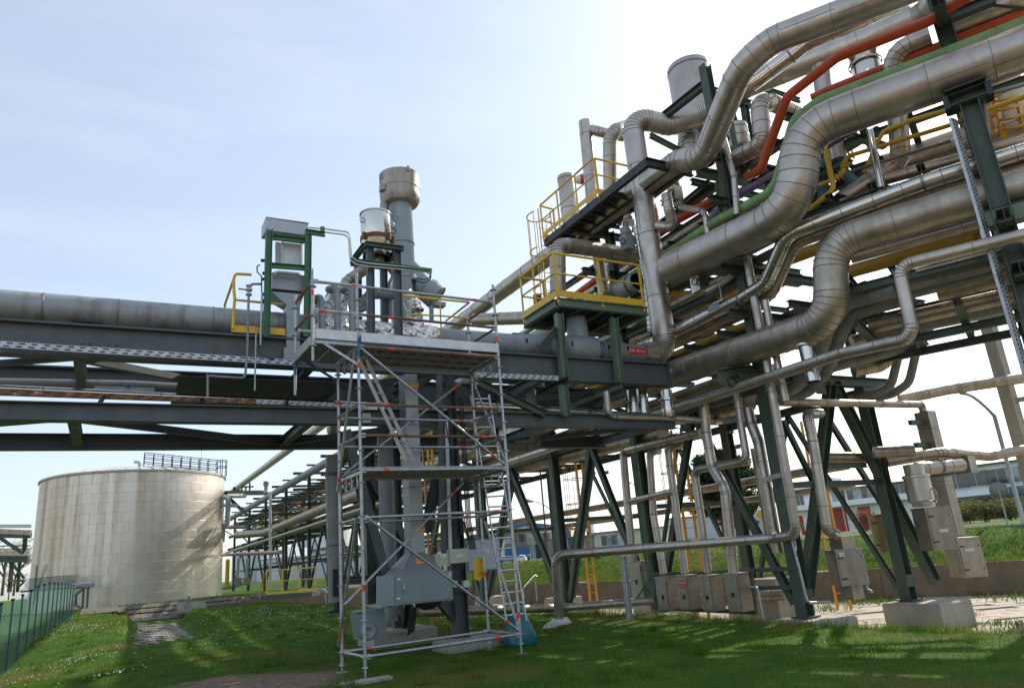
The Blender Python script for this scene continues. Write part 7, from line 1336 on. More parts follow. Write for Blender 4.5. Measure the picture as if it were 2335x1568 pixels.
for p, q, w in (((8.184, 64.860, 8.485), (9.444, 61.260, 6.394), .25), ((8.872, 64.314, 8.949), (8.902, 64.447, 8.506), .2), ((9.971, 63.608, 9.199), (10.024, 63.847, 8.403), .12), ((9.425, 64.019, 8.898), (9.455, 64.151, 8.455), .12), ((9.710, 63.867, 8.871), (9.740, 63.999, 8.429), .12), ((9.425, 64.019, 8.898), (10.278, 63.557, 8.837), .12), ((9.078, 64.299, 8.648), (9.363, 64.147, 8.622), .12)): MB().bar(p, q, w, .12, (0, 1, 0)).build('bar', 'steel_green', fp)
MB().lathe(V3((9.337, 52.680, 7.162)), [(.14, 0), (.12, .4), (.18, .45), (.18, .7), (.22, .72), (.08, .8)], 16).build('vent', 'far_metal', fp)
for px, lb in ((345, 'left'), (420, 'right')):
    t = thing('instrument_box', f'far pale instrument box at the rack end, {lb} of two', 'box', (8.408, 57.591, 1.260)); q = V3((8.374, 57.545, 1.453) if px == 345 else (8.908, 57.254, 1.419)); MB().box(q, (.46, .3, .5)).build('body', 'steel_box', t); MB().box(q+Vector((0, -.16, 0)), (.38, .04, .42)).build('door', 'steel_box', t)
# far tanks and the white yard beyond
for (px, py, r_, h_, lb, cone) in ((515, 1250, 4.2, 4.2, 'far white round tank seen between the trestles, left', 1), (820, 1245, 5.5, 3.0, 'far low tank with ribbed cone roof between the trestles', 1), (900, 1230, 0, 9, 'grey', 0), (1120, 1220, 5, 9.5, 'far white tank behind the caged ladder', 0)):
    if not r_: continue
    base = {515: (23.017, 136.569, 1.762), 820: (27.052, 128.427, 1.382), 1120: (34.650, 136.112, 1.355)}[px]
    t = thing('storage_tank', lb, 'tank', base); MB().lathe(base, [(r_, -1), (r_, h_), (r_*.5, h_+(1.4 if cone else .3)), (.01, h_+(2.0 if cone else .5))], 36).build('shell', 'far_metal', t, auto=25); MB().lathe(V3(base)+Vector((0, 0, h_)), [(r_, -.1), (r_+.15, 0), (r_, .15)], 36).build('rim', 'wall_grey', t)
fb = thing('grey_shed', 'far grey shed wall between the trestles', 'building', (30.622, 138.394, 1.346)); MB().box(V3((30.594, 137.831, 3.063)), (1.9, 2, 4.6)).build('wall', 'wall_grey', fb); MB().box(V3((30.594, 137.831, 3.063))+Vector((0, 0, 2.4)), (2.1, 2.2, .2)).build('roof', 'roof_dark', fb)

# ================================================================ buildings beyond the embankment
def frame_of(a, b):
    a, b = V3(a), V3(b); d = Vector((b.x-a.x, b.y-a.y, 0)); L = d.length; d.normalize(); n = Vector((d.y, -d.x, 0)); 
    if n.dot(Vector((0, 0, 0))-a) < 0: n = -n
    return a, d, n, L
def window(o, a, d, n, u, z, w, h, bars=2, gm='glass_dark', fm='window_frame'):
    c = a+d*u+Vector((0, 0, z)); Zv = Vector((0, 0, 1)); ax = (d, Zv, n)
    wn = MB().box(c+n*.03, (w, h, .05), ax).build('window', fm, o)
    for i in range(bars): pw = (w-.08*(bars+1))/bars; MB().box(c+n*.058+d*(-w/2+.08+pw/2+i*(pw+.08)), (pw, h-.16, .015), ax).build('pane', gm if (i+int(u)) % 3 else 'glass_bright', wn)
    MB().box(c+n*.09-Zv*(h/2+.05), (w+.15, .07, .14), ax).build('sill', fm, wn)
def walls(o, a, d, n, L, z0, z1, depth, m, name='wall'):
    c = a+d*L/2-n*depth/2; return MB().box(Vector((c.x, c.y, (z0+z1)/2)), (L, depth, z1-z0), (d, n, Vector((0, 0, 1)))).build(name, m, o)
GZ = 1.07
# fire station
a = V3((112.630, 97.929, 1.506)); b = V3((125.379, 58.897, -0.010)); a.z = b.z = 0
A_, d, n, L = frame_of(a, b)
fs_ = thing('fire_station', 'white two-storey fire station with red roller doors', 'building', (A_+d*L/2)+Vector((0, 0, GZ)))
def uz(P):
    P = V3(P); 
    ray = P-Vector((0, 0, 1.5)); t_ = (A_-Vector((0, 0, 1.5))).dot(n)/ray.dot(n) if abs(ray.dot(n)) > 1e-9 else 1
    q = Vector((0, 0, 1.5))+ray*t_; return (q-A_).dot(d), q.z
def on_f(pt): return uz(pt)
u1, zr1 = on_f((129.602, 73.499, 9.965)); u2, zr2 = on_f((137.919, 68.693, 10.263)); u0_, zl = on_f((108.958, 85.848, 7.984)); um, _ = on_f((122.213, 77.790, 9.640))
walls(fs_, A_, d, n, um, GZ, zl, 9, 'wall_white'); walls(fs_, A_+d*(um+.01)+n*.4, d, n, L-um, GZ, (zr1+zr2)/2, 9, 'wall_white')
MB().box((A_+d*um/2-n*4)+Vector((0, 0, zl+.1)), (um+.5, 9.6, .2), (d, n, Vector((0, 0, 1)))).build('roof', 'roof_dark', fs_); MB().box((A_+d*(um+(L-um)/2)-n*3.6)+Vector((0, 0, (zr1+zr2)/2+.12)), (L-um+.6, 9.6, .22), (d, n, Vector((0, 0, 1)))).build('roof', 'roof_dark', fs_)
MB().box((A_+d*3.2-n*3)+Vector((0, 0, zl+1.2)), (10, 5, 2.4), (d, n, Vector((0, 0, 1)))).build('roof_box', 'wall_white', fs_)
wins = [((104.532, 88.719, 6.895), .9, 2), ((110.352, 85.413, 6.934), 1.4, 2), ((112.656, 84.113, 6.923), 1.4, 2), ((114.761, 82.861, 7.103), 1.4, 2), ((117.081, 81.504, 7.234), 1.4, 2), ((119.439, 80.049, 7.592), 1.4, 2)]
for w_, ww, nb in wins: u, z = on_f(w_); window(fs_, A_, d, n, u, z, ww*1.75, 2.1, nb)
for w_ in ((124.598, 77.117, 7.635), (128.160, 75.047, 7.795), (131.061, 73.351, 7.959), (134.285, 71.501, 8.036), (137.533, 69.628, 8.139)): u, z = on_f(w_); window(fs_, A_+n*.4, d, n, u, z, 3.6, 2.5, 2)
uf, zf = on_f((110.303, 85.856, 5.701)); MB().box((A_+d*(um-.1)/2+n*.7)+Vector((0, 0, zf)), (um, 2.4, .9), (d, n, Vector((0, 0, 1)))).build('canopy', 'wall_white', fs_)
for (t0, t1) in (((104.518, 89.581, 4.363), (105.789, 89.921, 1.223)), ((108.764, 86.971, 4.979), (112.481, 86.246, 0.893)), ((113.320, 84.409, 4.933), (116.253, 84.180, 0.689))):
    ua, za_ = on_f(t0); ub, zb_ = on_f(t1); c = A_+d*(ua+ub)/2+n*.05; dd = MB().box(c+Vector((0, 0, (za_+GZ)/2)), (abs(ub-ua), .1, za_-GZ), (d, n, Vector((0, 0, 1)))).build('roller_door', 'red_door', fs_)
    for k in range(4): MB().box(c+n*.06+d*(abs(ub-ua)*(-.375+.25*k))+Vector((0, 0, GZ+(za_-GZ)*.45)), (abs(ub-ua)*.19, .03, .9), (d, n, Vector((0, 0, 1)))).build('pane', 'glass_dark', dd)
    MB().box(c+n*.06+Vector((0, 0, GZ+(za_-GZ)*.72)), (abs(ub-ua), .02, .04), (d, n, Vector((0, 0, 1)))).build('joint', 'black', dd)
ue, ze = on_f((133.254, 73.149, 4.878)); MB().box(A_+d*ue+n*1.3+Vector((0, 0, ze)), (13, 3, .5), (d, n, Vector((0, 0, 1)))).build('entrance_canopy', 'roof_dark', fs_); MB().box(A_+d*ue+n*.42+Vector((0, 0, (GZ+ze)/2)), (11, .08, ze-GZ), (d, n, Vector((0, 0, 1)))).build('entrance', 'glass_dark', fs_)
for s_ in (-3.3, 0.1, 3.4): MB().box(A_+d*(ue+s_)+n*.48+Vector((0, 0, (GZ+ze)/2)), (.4, .06, ze-GZ), (d, n, Vector((0, 0, 1)))).build('door_post', 'red_door', fs_)
u, z = on_f((138.334, 70.530, 4.121)); window(fs_, A_+n*.4, d, n, u, z, 3, 4, 1)
MB().bar(A_+d*on_f((110.881, 85.111, 6.943))[0]+n*1.0+Vector((0, 0, GZ)), A_+d*on_f((110.881, 85.111, 6.943))[0]+n*1.0+Vector((0, 0, zl+1.0)), .12, .12, n).build('flag_pole', 'white', fs_)
# grey hall behind the pine
a = V3((102.016, 121.637, 2.275)); b = V3((116.198, 107.629, 2.265)); a.z = b.z = 0; A_, d, n, L = frame_of(a, b)
gh = thing('grey_hall', 'pale grey flat-roofed hall behind the pine tree', 'building', A_+d*L/2+Vector((0, 0, GZ))); zt_ = on_f((99.853, 115.538, 6.233))[1]; walls(gh, A_, d, n, L, GZ-1.5, zt_, 10, 'wall_grey'); MB().box((A_+d*L/2-n*5)+Vector((0, 0, zt_+.1)), (L+.4, 10.5, .25), (d, n, Vector((0, 0, 1)))).build('roof', 'roof_dark', gh)
for i in range(12): MB().box(A_+d*(L*(i+.5)/12)+n*.02+Vector((0, 0, (zt_+GZ)/2)), (.05, .04, zt_-GZ-.1), (d, n, Vector((0, 0, 1)))).build('panel_joint', 'far_metal', gh)
# long cream building
a = V3((74.841, 131.283, 1.507)); b = V3((85.305, 105.118, 1.178)); a.z = b.z = 0; A_, d, n, L = frame_of(a, b)
cbld = thing('cream_building', 'low cream flat-roofed building with tall windows behind the cars', 'building', A_+d*L/2+Vector((0, 0, GZ))); zt_ = on_f((72.649, 123.280, 4.063))[1]; zt2 = on_f((83.768, 116.809, 4.596))[1]; us = on_f((81.416, 118.329, 4.033))[0]
walls(cbld, A_, d, n, us, GZ-1.5, zt_, 8, 'wall_cream'); walls(cbld, A_+d*(us+.01)+n*.3, d, n, L-us, GZ-1.5, zt2, 8, 'wall_cream'); MB().box((A_+d*us/2-n*3.7)+Vector((0, 0, zt_+.1)), (us+.3, 8.8, .22), (d, n, Vector((0, 0, 1)))).build('roof', 'roof_dark', cbld); MB().box((A_+d*(us+(L-us)/2)-n*3.6)+Vector((0, 0, zt2+.07)), (L-us+.3, 8.6, .16), (d, n, Vector((0, 0, 1)))).build('roof', 'roof_dark', cbld)
for t_ in ((71.638, 124.375, 2.509), (72.669, 123.766, 2.587), (74.103, 122.952, 2.594), (75.377, 122.230, 2.597), (76.654, 121.518, 2.566), (78.086, 120.694, 2.607)): u, z = on_f(t_); window(cbld, A_, d, n, u, z, 2.6, 3.6, 2)
for t_ in ((83.197, 117.622, 3.141), (84.120, 117.094, 3.160), (85.013, 116.593, 3.147), (85.891, 116.100, 3.135)): u, z = on_f(t_); window(cbld, A_+n*.3, d, n, u, z, 1.35, 2.0, 1)
u, z = on_f((80.943, 119.021, 2.777)); MB().box(A_+d*u+n*.1+Vector((0, 0, z)), (4.4, .1, 2.4), (d, n, Vector((0, 0, 1)))).build('poster', 'blue_pipe', cbld)
u, z = on_f((80.326, 118.520, 5.295)); ac = MB().box(A_+d*u-n*.5+Vector((0, 0, z)), (1.3, .8, 2.4), (d, n, Vector((0, 0, 1)))).build('air_conditioner', 'white', cbld)
for k in (-.26, .26): MB().lathe(A_+d*u-n*.06+Vector((0, 0, z+k*2.3)), [(.45, 0), (.45, .04), (.001, .04)], 16, n).build('fan', 'black', ac)
# white hall with blue verge
a = V3((90.104, 194.091, 2.702)); b = V3((109.612, 171.265, 2.152)); a.z = b.z = 0; A_, d, n, L = frame_of(a, b)
wh = thing('white_hall', 'white hall with shallow gable, blue verge and blue door', 'building', A_+d*L/2+Vector((0, 0, GZ))); zl_ = on_f((88.443, 187.121, 8.401))[1]; zr_ = on_f((111.922, 174.018, 7.867))[1]; ua, zap = on_f((100.809, 179.595, 9.973))
ze_ = min(zl_, zr_); b = MB(); dep_ = 14; P = [A_+Vector((0, 0, GZ-1.5)), A_+d*L+Vector((0, 0, GZ-1.5)), A_+d*L+Vector((0, 0, ze_)), A_+d*ua+Vector((0, 0, zap)), A_+Vector((0, 0, ze_))]; b.add(P+[q-n*dep_ for q in P], [(0, 1, 2, 3, 4), (9, 8, 7, 6, 5), (0, 5, 6, 1), (1, 6, 7, 2), (4, 9, 5, 0)]); b.build('wall', 'wall_hall', wh)
for p_, q_ in ((A_-d*.3+Vector((0, 0, ze_-.05)), A_+d*ua+Vector((0, 0, zap))), (A_+d*ua+Vector((0, 0, zap)), A_+d*(L+.3)+Vector((0, 0, ze_-.05)))):
    MB().bar(p_+n*.12+Vector((0, 0, .05)), q_+n*.12+Vector((0, 0, .05)), .3, 1.1).build('verge', 'blue_trim', wh); MB().add([p_+n*.2+Vector((0, 0, .33)), q_+n*.2+Vector((0, 0, .33)), q_-n*dep_+Vector((0, 0, .33)), p_-n*dep_+Vector((0, 0, .33))], [(0, 1, 2, 3)]).build('roof', 'far_metal', wh)
for t_ in ((97.015, 182.979, 6.304), (98.630, 182.056, 6.331), (99.560, 181.559, 6.245), (100.368, 181.102, 6.246), (101.178, 180.652, 6.221), (103.825, 179.109, 6.354), (104.630, 178.636, 6.405), (105.440, 178.186, 6.380), (106.248, 177.729, 6.381), (107.173, 177.209, 6.371), (109.829, 175.705, 6.377), (110.639, 175.255, 6.353), (111.332, 174.867, 6.339)): u, z = on_f(t_); window(wh, A_, d, n, u, z, 2.2, 2.9 if u < L*.6 else 2.0, 1)
u, z = on_f((99.915, 182.555, 2.695)); MB().box(A_+d*u+n*.06+Vector((0, 0, (GZ+z+2.2)/2)), (8.4, .1, z+2.2-GZ), (d, n, Vector((0, 0, 1)))).build('door', 'blue_door', wh); MB().box(A_+d*u+n*.12+Vector((0, 0, z+1.9)), (7.6, .1, 1.4), (d, n, Vector((0, 0, 1)))).build('door_pane', 'glass_dark', wh)
u, z = on_f((92.919, 185.025, 7.109)); MB().box(A_+d*u+n*.1+Vector((0, 0, z)), (10, .2, 1.2), (d, n, Vector((0, 0, 1)))).build('fascia_sign', 'red_sign', wh); 
# more pale buildings far left behind the rack
for (t0, t1, m_, lb) in (((28.038, 114.752, 4.771), (39.633, 109.412, 1.153), 'wall_grey', 'long pale works building far behind the rack'), ((47.334, 139.230, 6.334), (61.135, 132.777, 2.317), 'wall_hall', 'distant pale hall behind the trestle')):
    a, c = V3(t0), V3(t1); t = thing('works_building', lb, 'building', c); MB().box(Vector(((a.x+c.x)/2, (a.y+c.y)/2+4, (a.z+GZ)/2)), (abs(c.x-a.x), 8, a.z-GZ+.6)).build('wall', m_, t); MB().box(Vector(((a.x+c.x)/2, (a.y+c.y)/2+4, a.z+.25)), (abs(c.x-a.x)+.5, 8.5, .3)).build('roof', 'roof_dark', t)
    for k in range(8): MB().box(Vector((a.x+(c.x-a.x)*(k+.5)/8, (a.y+c.y)/2-.05, GZ+(a.z-GZ)*.6)), (abs(c.x-a.x)/14, .1, (a.z-GZ)*.2)).build('window', 'glass_dark', t)
# road in front of the fire station
rdA, rdB = V3((28.796, 17.288, 1.110)), V3((28.023, 14.491, 1.110)); 
rb = MB(); dR = (rdB-rdA); dR.z = 0; dR.normalize(); nR = Vector((-dR.y, dR.x, 0)); nR = nR if nR.x > 0 else -nR; c0 = rdA+Vector((0, 0, .012)); rb.add([c0-dR*60, c0+dR*4.5, c0+dR*4.5+nR*4.5, c0-dR*60+nR*4.5], [(0, 1, 2, 3)]); struct(rb.build('road', 'asphalt'))
kb = MB(); kb.bar(c0-dR*60-nR*.08+Vector((0, 0, -.02)), c0+dR*4.5-nR*.08+Vector((0, 0, -.02)), .15, .16); tag(kb.build('kerb', 'concrete'), 'pale kerb along the road above the embankment', 'kerb')
pk = MB(); q0, q1 = V3((70.539, 139.935, 0.824)), V3((83.561, 132.719, 0.376)); q0.z = q1.z = .36; pk.add([q0, q1, q1+(q1-Vector((0, 0, q1.z))).normalized()*14, q0+(q0-Vector((0, 0, q0.z))).normalized()*14], [(0, 1, 2, 3)]); struct(pk.build('car_park', 'asphalt'))
# cars
def car(label, base, yaw, m, s=1.):
    t = thing('parked_car', label, 'car', base, group='cars parked before the halls'); R3 = Matrix.Rotation(yaw, 3, 'Z'); base = V3(base)
    def T(p): return base+R3 @ (Vector(p)*s)
    prof = [(-2.1, .28), (-2.15, .62), (-2.0, .92), (-1.35, .98), (-.75, 1.42), (.55, 1.48), (1.35, 1.36), (1.95, .95), (2.1, .6), (2.08, .28)]
    b = MB(); k = len(prof); secs = []
    for y, f, tp in ((-.86, .97, .84), (-.80, 1, .92), (0, 1.0, 1.0), (.80, 1, .92), (.86, .97, .84)): secs.append([T((x*f, y*(.84 if z > 1.2 else 1), .28+(z-.28)*(tp if z > 1.0 else 1))) for x, z in prof])
    vs = [q for s_ in secs for q in s_]; fs = [(i*k+j, i*k+j+1, (i+1)*k+j+1, (i+1)*k+j) for i in range(len(secs)-1) for j in range(k-1)]+[tuple(range(k))[::-1], tuple(range((len(secs)-1)*k, len(secs)*k))]; b.add(vs, fs, False); b.build('body', m, t)
    for sd in (-1, 1):
        q = [(-1.15, sd*.845, .98), (1.55, sd*.845, .98), (1.0, sd*.75, 1.33), (-.62, sd*.75, 1.33)]; b = MB(); b.add([T((x, y*1.012, z)) for x, y, z in q], [(0, 1, 2, 3)]); b.build('side_window', 'glass_dark', t)
        for x in (-1.3, 1.3): wv = MB().lathe(T((x, sd*.80, .32)), [(.001, -.09), (.31, -.09), (.33, 0), (.31, .06), (.001, .06)], 16, R3 @ Vector((0, 1, 0))).build('wheel', 'black_rubber', t); MB().lathe(T((x, sd*.87, .32)), [(.001, .0), (.2, .0), (.21, -.02)], 12, R3 @ Vector((0, sd, 0))).build('rim', 'galv', wv)
    for x0, z0, x1, z1 in ((-1.38, 1.0, -.80, 1.40), (1.92, 1.0, 1.40, 1.33)): b = MB(); b.add([T((x0*1.01, -.7, z0)), T((x0*1.01, .7, z0)), T((x1*1.01, .62, z1)), T((x1*1.01, -.62, z1))], [(0, 1, 2, 3)]); b.build('screen', 'glass_dark', t)
    for sd in (-.6, .6): MB().box(T((2.08, sd, .78)), (.08, .35, .16), tuple(R3 @ v for v in (Vector((1, 0, 0)), Vector((0, 1, 0)), Vector((0, 0, 1))))).build('tail_light', 'red_sign', t); MB().box(T((-2.1, sd, .72)), (.08, .35, .16), tuple(R3 @ v for v in (Vector((1, 0, 0)), Vector((0, 1, 0)), Vector((0, 0, 1))))).build('headlight', 'glass_bright', t)
    MB().box(T((2.12, 0, .6)), (.03, .5, .12), tuple(R3 @ v for v in (Vector((1, 0, 0)), Vector((0, 1, 0)), Vector((0, 0, 1))))).build('number_plate', 'white', t)
def gz(P): P = V3(P); return (P.x, P.y, GZ+.04)
def gc(P): P = V3(P); return (P.x, P.y, .40)
car('blue-grey car parked first from the left on the car park', gc((80.167, 152.482, 0.726)), R(-25), 'car_blue'); car('white car seen from behind on the car park', gc((80.702, 146.223, 0.636)), R(235), 'car_white'); car('dark grey car beside the white one', gc((86.282, 152.622, 0.704)), R(220), 'car_dark'); car('green car between dark and silver-white cars', gc((83.561, 144.579, 0.714)), R(235), 'car_green'); car('silver-white car at the right end of the row', gc((82.834, 139.020, 0.662)), R(-20), 'car_silver')
# embankment steps, rails, signs and lamps
for (t_, lb, n_) in (((19.500, 34.184, -0.582), 'left', 3), ((21.000, 32.508, 0.391), 'right', 6)):
    s_ = thing('steps', f'concrete steps in the embankment wall, {lb} flight', 'steps', t_); q = V3(t_); q.z = FLOOR if lb == 'left' else .15
    for i in range(n_+2): MB().box(q+Vector((.32*i, .12*i, .08+.17*i)), (.36, 1.1, .17), (Vector((.94, .34, 0)), Vector((-.34, .94, 0)), Vector((0, 0, 1)))).build('step', 'concrete_wall', s_)
for (P4, lb) in ((((14.791, 26.892, -0.085), (14.715, 26.810, 0.286), (15.623, 27.342, 0.735), (15.715, 27.318, 0.651)), 'galvanised handrail climbing the left embankment steps'), (((18.483, 29.257, 0.912), (18.474, 29.219, 1.037), (19.366, 29.812, 1.334), (19.471, 29.785, 1.239)), 'galvanised handrail at the right embankment steps')):
    s_ = thing('stair_rail', lb, 'railing', P4[0]); MB().tube(path(P4, .1)[0], .025, 8).build('rail', 'galv', s_); MB().tube([P4[2], V3(P4[2])+Vector((0, 0, -1.0))], .025, 8).build('post', 'galv', s_); MB().tube([P4[1], V3(P4[1])+Vector((0, 0, -1.0))], .025, 8).build('post', 'galv', s_)
def lamp(label, base, top, tip, r_=.07):
    t = thing('street_lamp', label, 'lamp', base); base, top, tip = V3(base), V3(top), V3(tip); d_ = tip-top
    MB().tube([base, top]+[top+Vector((d_.x*f, d_.y*f, d_.z*math.sin(f*math.pi/2))) for f in (.15, .3, .5, .75, 1)], [r_]*2+[r_*.7]*5, 8).build('pole', 'lamp_pole', t); e = d_.copy(); e.z = 0; e.normalize(); MB().lathe(tip, [(.01, -.05), (.09, .05), (.13, .35), (.08, .6), (.01, .65)], 12, e+Vector((0, 0, .1))).build('lamp_head', 'lamp_pole', t); return t
def vtop(b, t): b, t = V3(b), V3(t); r_ = t-Vector((0, 0, 1.5)); k = math.hypot(b.x, b.y)/math.hypot(r_.x, r_.y); return (b.x, b.y, 1.5+r_.z*k)
B0 = gz((33.273, 17.194, 1.216)); lamp('tall curved street lamp at the right, arching over the road', B0, vtop(B0, (31.854, 16.559, 5.480)), (30.312, 16.527, 6.385), .09)
B0 = gz((24.594, 40.050, 1.263)); lamp('curved street lamp behind the left trestle column', B0, vtop(B0, (23.991, 39.457, 4.032)), (23.060, 39.746, 4.740), .06)
B0 = gz((35.696, 45.154, 3.011)); lamp('thin street lamp far behind the riser pipes', B0, vtop(B0, (35.267, 44.525, 5.593)), (34.593, 44.711, 6.174), .05)
sg = thing('road_sign', 'diamond road sign seen from behind on a post', 'sign', gz((31.094, 54.359, 1.190))); q = V3((30.679, 53.838, 3.429)); bq = V3(gz((31.094, 54.359, 1.190))); MB().tube([bq, (bq.x, bq.y, q.z+.6)], .04, 8).build('post', 'galv', sg); dv = (Vector((0, 0, 1.5))-q).normalized(); sx = Vector((0, 0, 1)).cross(dv).normalized(); c = Vector((bq.x, bq.y, q.z)); MB().box(c, (.95, .95, .04), ((sx+Vector((0, 0, 1))).normalized(), (Vector((0, 0, 1))-sx).normalized(), sx.cross(Vector((0, 0, 1))))).build('diamond_plate', 'lamp_pole', sg); q = V3((30.811, 53.971, 2.814)); MB().box(Vector((bq.x, bq.y, q.z)), (.9, .03, .85), (sx, Vector((0, 0, 1)).cross(sx), Vector((0, 0, 1)))).build('lower_plate', 'galv', sg)
sg = thing('road_sign', 'round road sign seen from behind before the fire station', 'sign', gz((35.964, 19.263, 1.219))); bq = V3(gz((35.964, 19.263, 1.219))); q = V3(vtop(bq, (35.538, 19.028, 2.629))); MB().tube([bq, q], .035, 8).build('post', 'galv', sg); dv = (Vector((0, 0, 1.5))-q).normalized(); MB().lathe(q, [(.001, -.015), (.38, -.015), (.38, .015), (.001, .015)], 24, dv).build('disc', 'grey_pipe', sg)
sg = thing('road_sign', 'red no-entry sign beside the pine tree', 'sign', gz((52.171, 54.079, 2.166))); bq = V3(gz((52.171, 54.079, 2.166))); q = V3(vtop(bq, (52.102, 53.774, 3.188))); MB().tube([bq, q], .035, 8).build('post', 'galv', sg); dv = (Vector((0, 0, 1.5))-q).normalized(); MB().lathe(q, [(.001, .0), (.42, .0), (.42, .03), (.001, .03)], 24, dv).build('disc', 'red_sign', sg); sx = Vector((0, 0, 1)).cross(dv).normalized(); MB().box(q+dv*.04, (.6, .13, .02), (sx, dv.cross(sx), dv)).build('bar', 'white', sg)
sg = thing('road_sign', 'yellow diamond sign right of the pine tree', 'sign', gz((36.606, 34.399, 1.420))); bq = V3(gz((36.606, 34.399, 1.420))); q = V3(vtop(bq, (36.011, 34.272, 2.792))); MB().tube([bq, Vector((bq.x, bq.y, q.z))], .035, 8).build('post', 'galv', sg); dv = (Vector((0, 0, 1.5))-q).normalized(); sx = Vector((0, 0, 1)).cross(dv).normalized(); uz_ = dv.cross(sx); MB().box(q, (.6, .6, .03), ((sx+uz_).normalized(), (uz_-sx).normalized(), dv)).build('plate', 'white', sg); MB().box(q+dv*.02, (.44, .44, .03), ((sx+uz_).normalized(), (uz_-sx).normalized(), dv)).build('field', 'yellow_sign', sg)
pz_ = thing('street_post', 'thin dark pole rising by the road right of the beige post', 'pole', gz((31.071, 18.515, 0.992))); bq = V3(gz((31.071, 18.515, 0.992))); MB().tube([bq, V3(vtop(bq, (30.406, 18.108, 3.315)))], .045, 8).build('pole', 'grey_pipe', pz_)
tag(MB().tube([V3((13.500, 22.591, 4.824)), V3((13.500, 22.608, 0.410)), V3((13.000, 22.287, 0.033))], .03, 8).build('conduit', 'rust_tube'), 'thin rusty conduit dropping from the bridge beside the left column', 'pipe')

# ================================================================ vegetation
def leaf_cloud(centers, n, size, seed, flat=.6):
    g = np.random.default_rng(seed); P = []
    C_ = np.array([c[:3] for c in centers]); Rr = np.array([c[3] for c in centers]); idx = g.choice(len(C_), n, p=Rr**2/np.sum(Rr**2))
    v = g.normal(size=(n, 3)); v /= np.linalg.norm(v, axis=1)[:, None]; rr = g.random(n)**.45; pos = C_[idx]+v*(Rr[idx]*rr)[:, None]*np.array([1, 1, flat])
    a = g.normal(size=(n, 3)); a /= np.linalg.norm(a, axis=1)[:, None]; b = np.cross(a, g.normal(size=(n, 3))); b /= np.linalg.norm(b, axis=1)[:, None]; s = size*g.uniform(.5, 1.3, n)[:, None]
    return np.stack([pos-a*s*.5, pos+a*s*.5, pos+b*s], 1).reshape(-1, 3)
def pine(label, base, h, seed):
    g = random.Random(seed); t = thing('pine_tree', label, 'tree', base); base = V3(base); tr_ = MB(); tr_.tube([base+Vector((.1*math.sin(i), .1*math.cos(i*2), h*i/8)) for i in range(9)], [h*.018*(1-i/9.5) for i in range(9)], 8); cs = []
    for i in range(26):
        z = h*g.uniform(.22, .98); a = g.uniform(0, 6.28); L = h*.30*(1-.65*max(0, z/h-.3))*g.uniform(.6, 1.1); p = base+Vector((0, 0, z)); q = p+Vector((math.cos(a)*L, math.sin(a)*L, L*g.uniform(-.15, .35))); tr_.tube([p, (p+q)/2+Vector((0, 0, .1)), q], [.07, .05, .02], 5, cap=False)
        for f in (.6, .85, 1.05): c = p+(q-p)*f; cs.append((c.x+g.gauss(0, .3), c.y+g.gauss(0, .3), c.z+g.gauss(0, .2), g.uniform(.6, 1.15)))
    tr_.build('trunk', 'bark', t); o = tri_obj('crown', leaf_cloud(cs, 16000, .24, seed, .55), MATS['pine']); adopt(o, t)
B0 = gz((52.015, 53.924, 2.886)); zt_ = vtop(B0, (52.043, 51.626, 9.654))[2]; pine('dark pine tree left, in front of the grey hall', B0, zt_-GZ, 2)
B0 = gz((57.633, 56.251, 4.317)); pine('second pine tree just right of the first', B0, (zt_-GZ)*.95, 9)
def bush(label, base, w, h, seed, m='bush', n=2600):
    t = thing('bush', label, 'bush', base); base = V3(base); g = random.Random(seed); cs = [(base.x+g.gauss(0, w*.3), base.y+g.gauss(0, .5), base.z+h*g.uniform(.25, .75), h*g.uniform(.25, .42)) for _ in range(16)]; o = tri_obj('foliage', leaf_cloud(cs, n, .13, seed, .9), MATS[m]); adopt(o, t); b = MB()
    for k in range(9): q = base+Vector((g.gauss(0, w*.25), g.gauss(0, .3), h*.7)); b.tube([base+Vector((g.gauss(0, w*.12), 0, -.1)), q], [.03, .012], 5, cap=False)
    b.build('stems', 'bark', t)
bush('olive bush before the fire station entrance, left one', gz((64.899, 37.723, 0.907)), 3.0, 2.0, 1); bush('olive bush before the fire station entrance, middle one', gz((65.074, 36.427, 0.906)), 3.2, 2.1, 2); bush('olive bush before the fire station entrance, right one', gz((65.760, 34.825, 0.955)), 3.0, 2.0, 3); bush('dark green bush left of the olive bushes', gz((65.979, 39.373, 1.303)), 1.6, 2.2, 4); bush('reddish bare shrub in front of a red roller door', gz((73.692, 54.286, 0.954)), 1.6, 2.6, 6, 'bush_red', 1500)
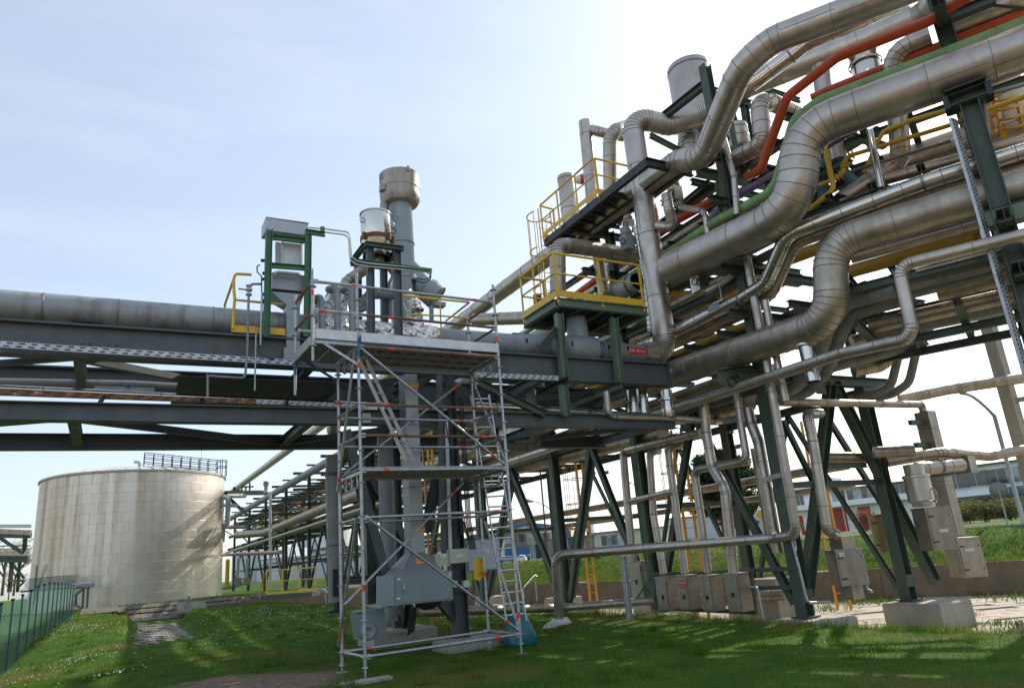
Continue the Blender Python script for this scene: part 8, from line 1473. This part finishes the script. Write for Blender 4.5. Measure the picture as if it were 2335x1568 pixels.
# weeds in the basin and on the pavement
P = []
gq = np.random.default_rng(21)
spots_ = [((25.061, 13.720, -0.700), .5, .35, 340), ((23.644, 13.721, -0.720), .6, .16, 240), ((16.852, 9.473, -0.720), .35, .14, 160), ((15.772, 10.334, -0.720), .3, .10, 90), ((22.369, 12.140, -0.700), .6, .16, 180), ((17.705, 24.741, -0.720), .4, .15, 120), ((18.448, 31.672, -0.720), 1.2, .25, 300), ((21.487, 15.658, -0.720), .8, .2, 260), ((20.428, 15.748, -0.720), .5, .2, 160), ((16.306, 24.100, -0.720), .8, .2, 160), ((18.259, 39.116, -0.700), 1.2, .25, 300), ((18.468, 15.702, -0.720), .5, .2, 120)]
for c, sp_, h, n_ in spots_:
    x = gq.normal(c[0], sp_, n_); y = gq.normal(c[1], sp_, n_); z = np.full(n_, c[2]); hh = h*gq.uniform(.4, 1.2, n_); a = gq.uniform(0, 6.28, n_); w = .018
    P.append(np.stack([np.stack([x-np.cos(a)*w, y-np.sin(a)*w, z], 1), np.stack([x+np.cos(a)*w, y+np.sin(a)*w, z], 1), np.stack([x+gq.normal(0, .5, n_)*hh, y+gq.normal(0, .5, n_)*hh, z+hh], 1)], 1).reshape(-1, 3))
tag(tri_obj('weeds', np.concatenate(P), MATS['weed']), 'scattered green weeds growing on the basin floor and between slabs', 'weeds', kind='stuff')
P = []
for c, sp_, h, n_ in (((18.082, 11.227, -0.720), .22, .10, 260), ((5.683, 15.514, 0.050), .5, .3, 90), ((5.515, 13.543, 0.050), .5, .22, 70)):
    x = gq.normal(c[0], sp_, n_); y = gq.normal(c[1], sp_*.6, n_); z = np.full(n_, c[2]); hh = h*gq.uniform(.4, 1.2, n_); a = gq.uniform(0, 6.28, n_); w = .006
    P.append(np.stack([np.stack([x-np.cos(a)*w, y-np.sin(a)*w, z], 1), np.stack([x+np.cos(a)*w, y+np.sin(a)*w, z], 1), np.stack([x+gq.normal(0, .5, n_)*hh, y+gq.normal(0, .5, n_)*hh, z+hh], 1)], 1).reshape(-1, 3))
tag(tri_obj('dry_stalks', np.concatenate(P), MATS['dry_stem']), 'dry brown stalks and leaves by the footings', 'dry plants', kind='stuff')
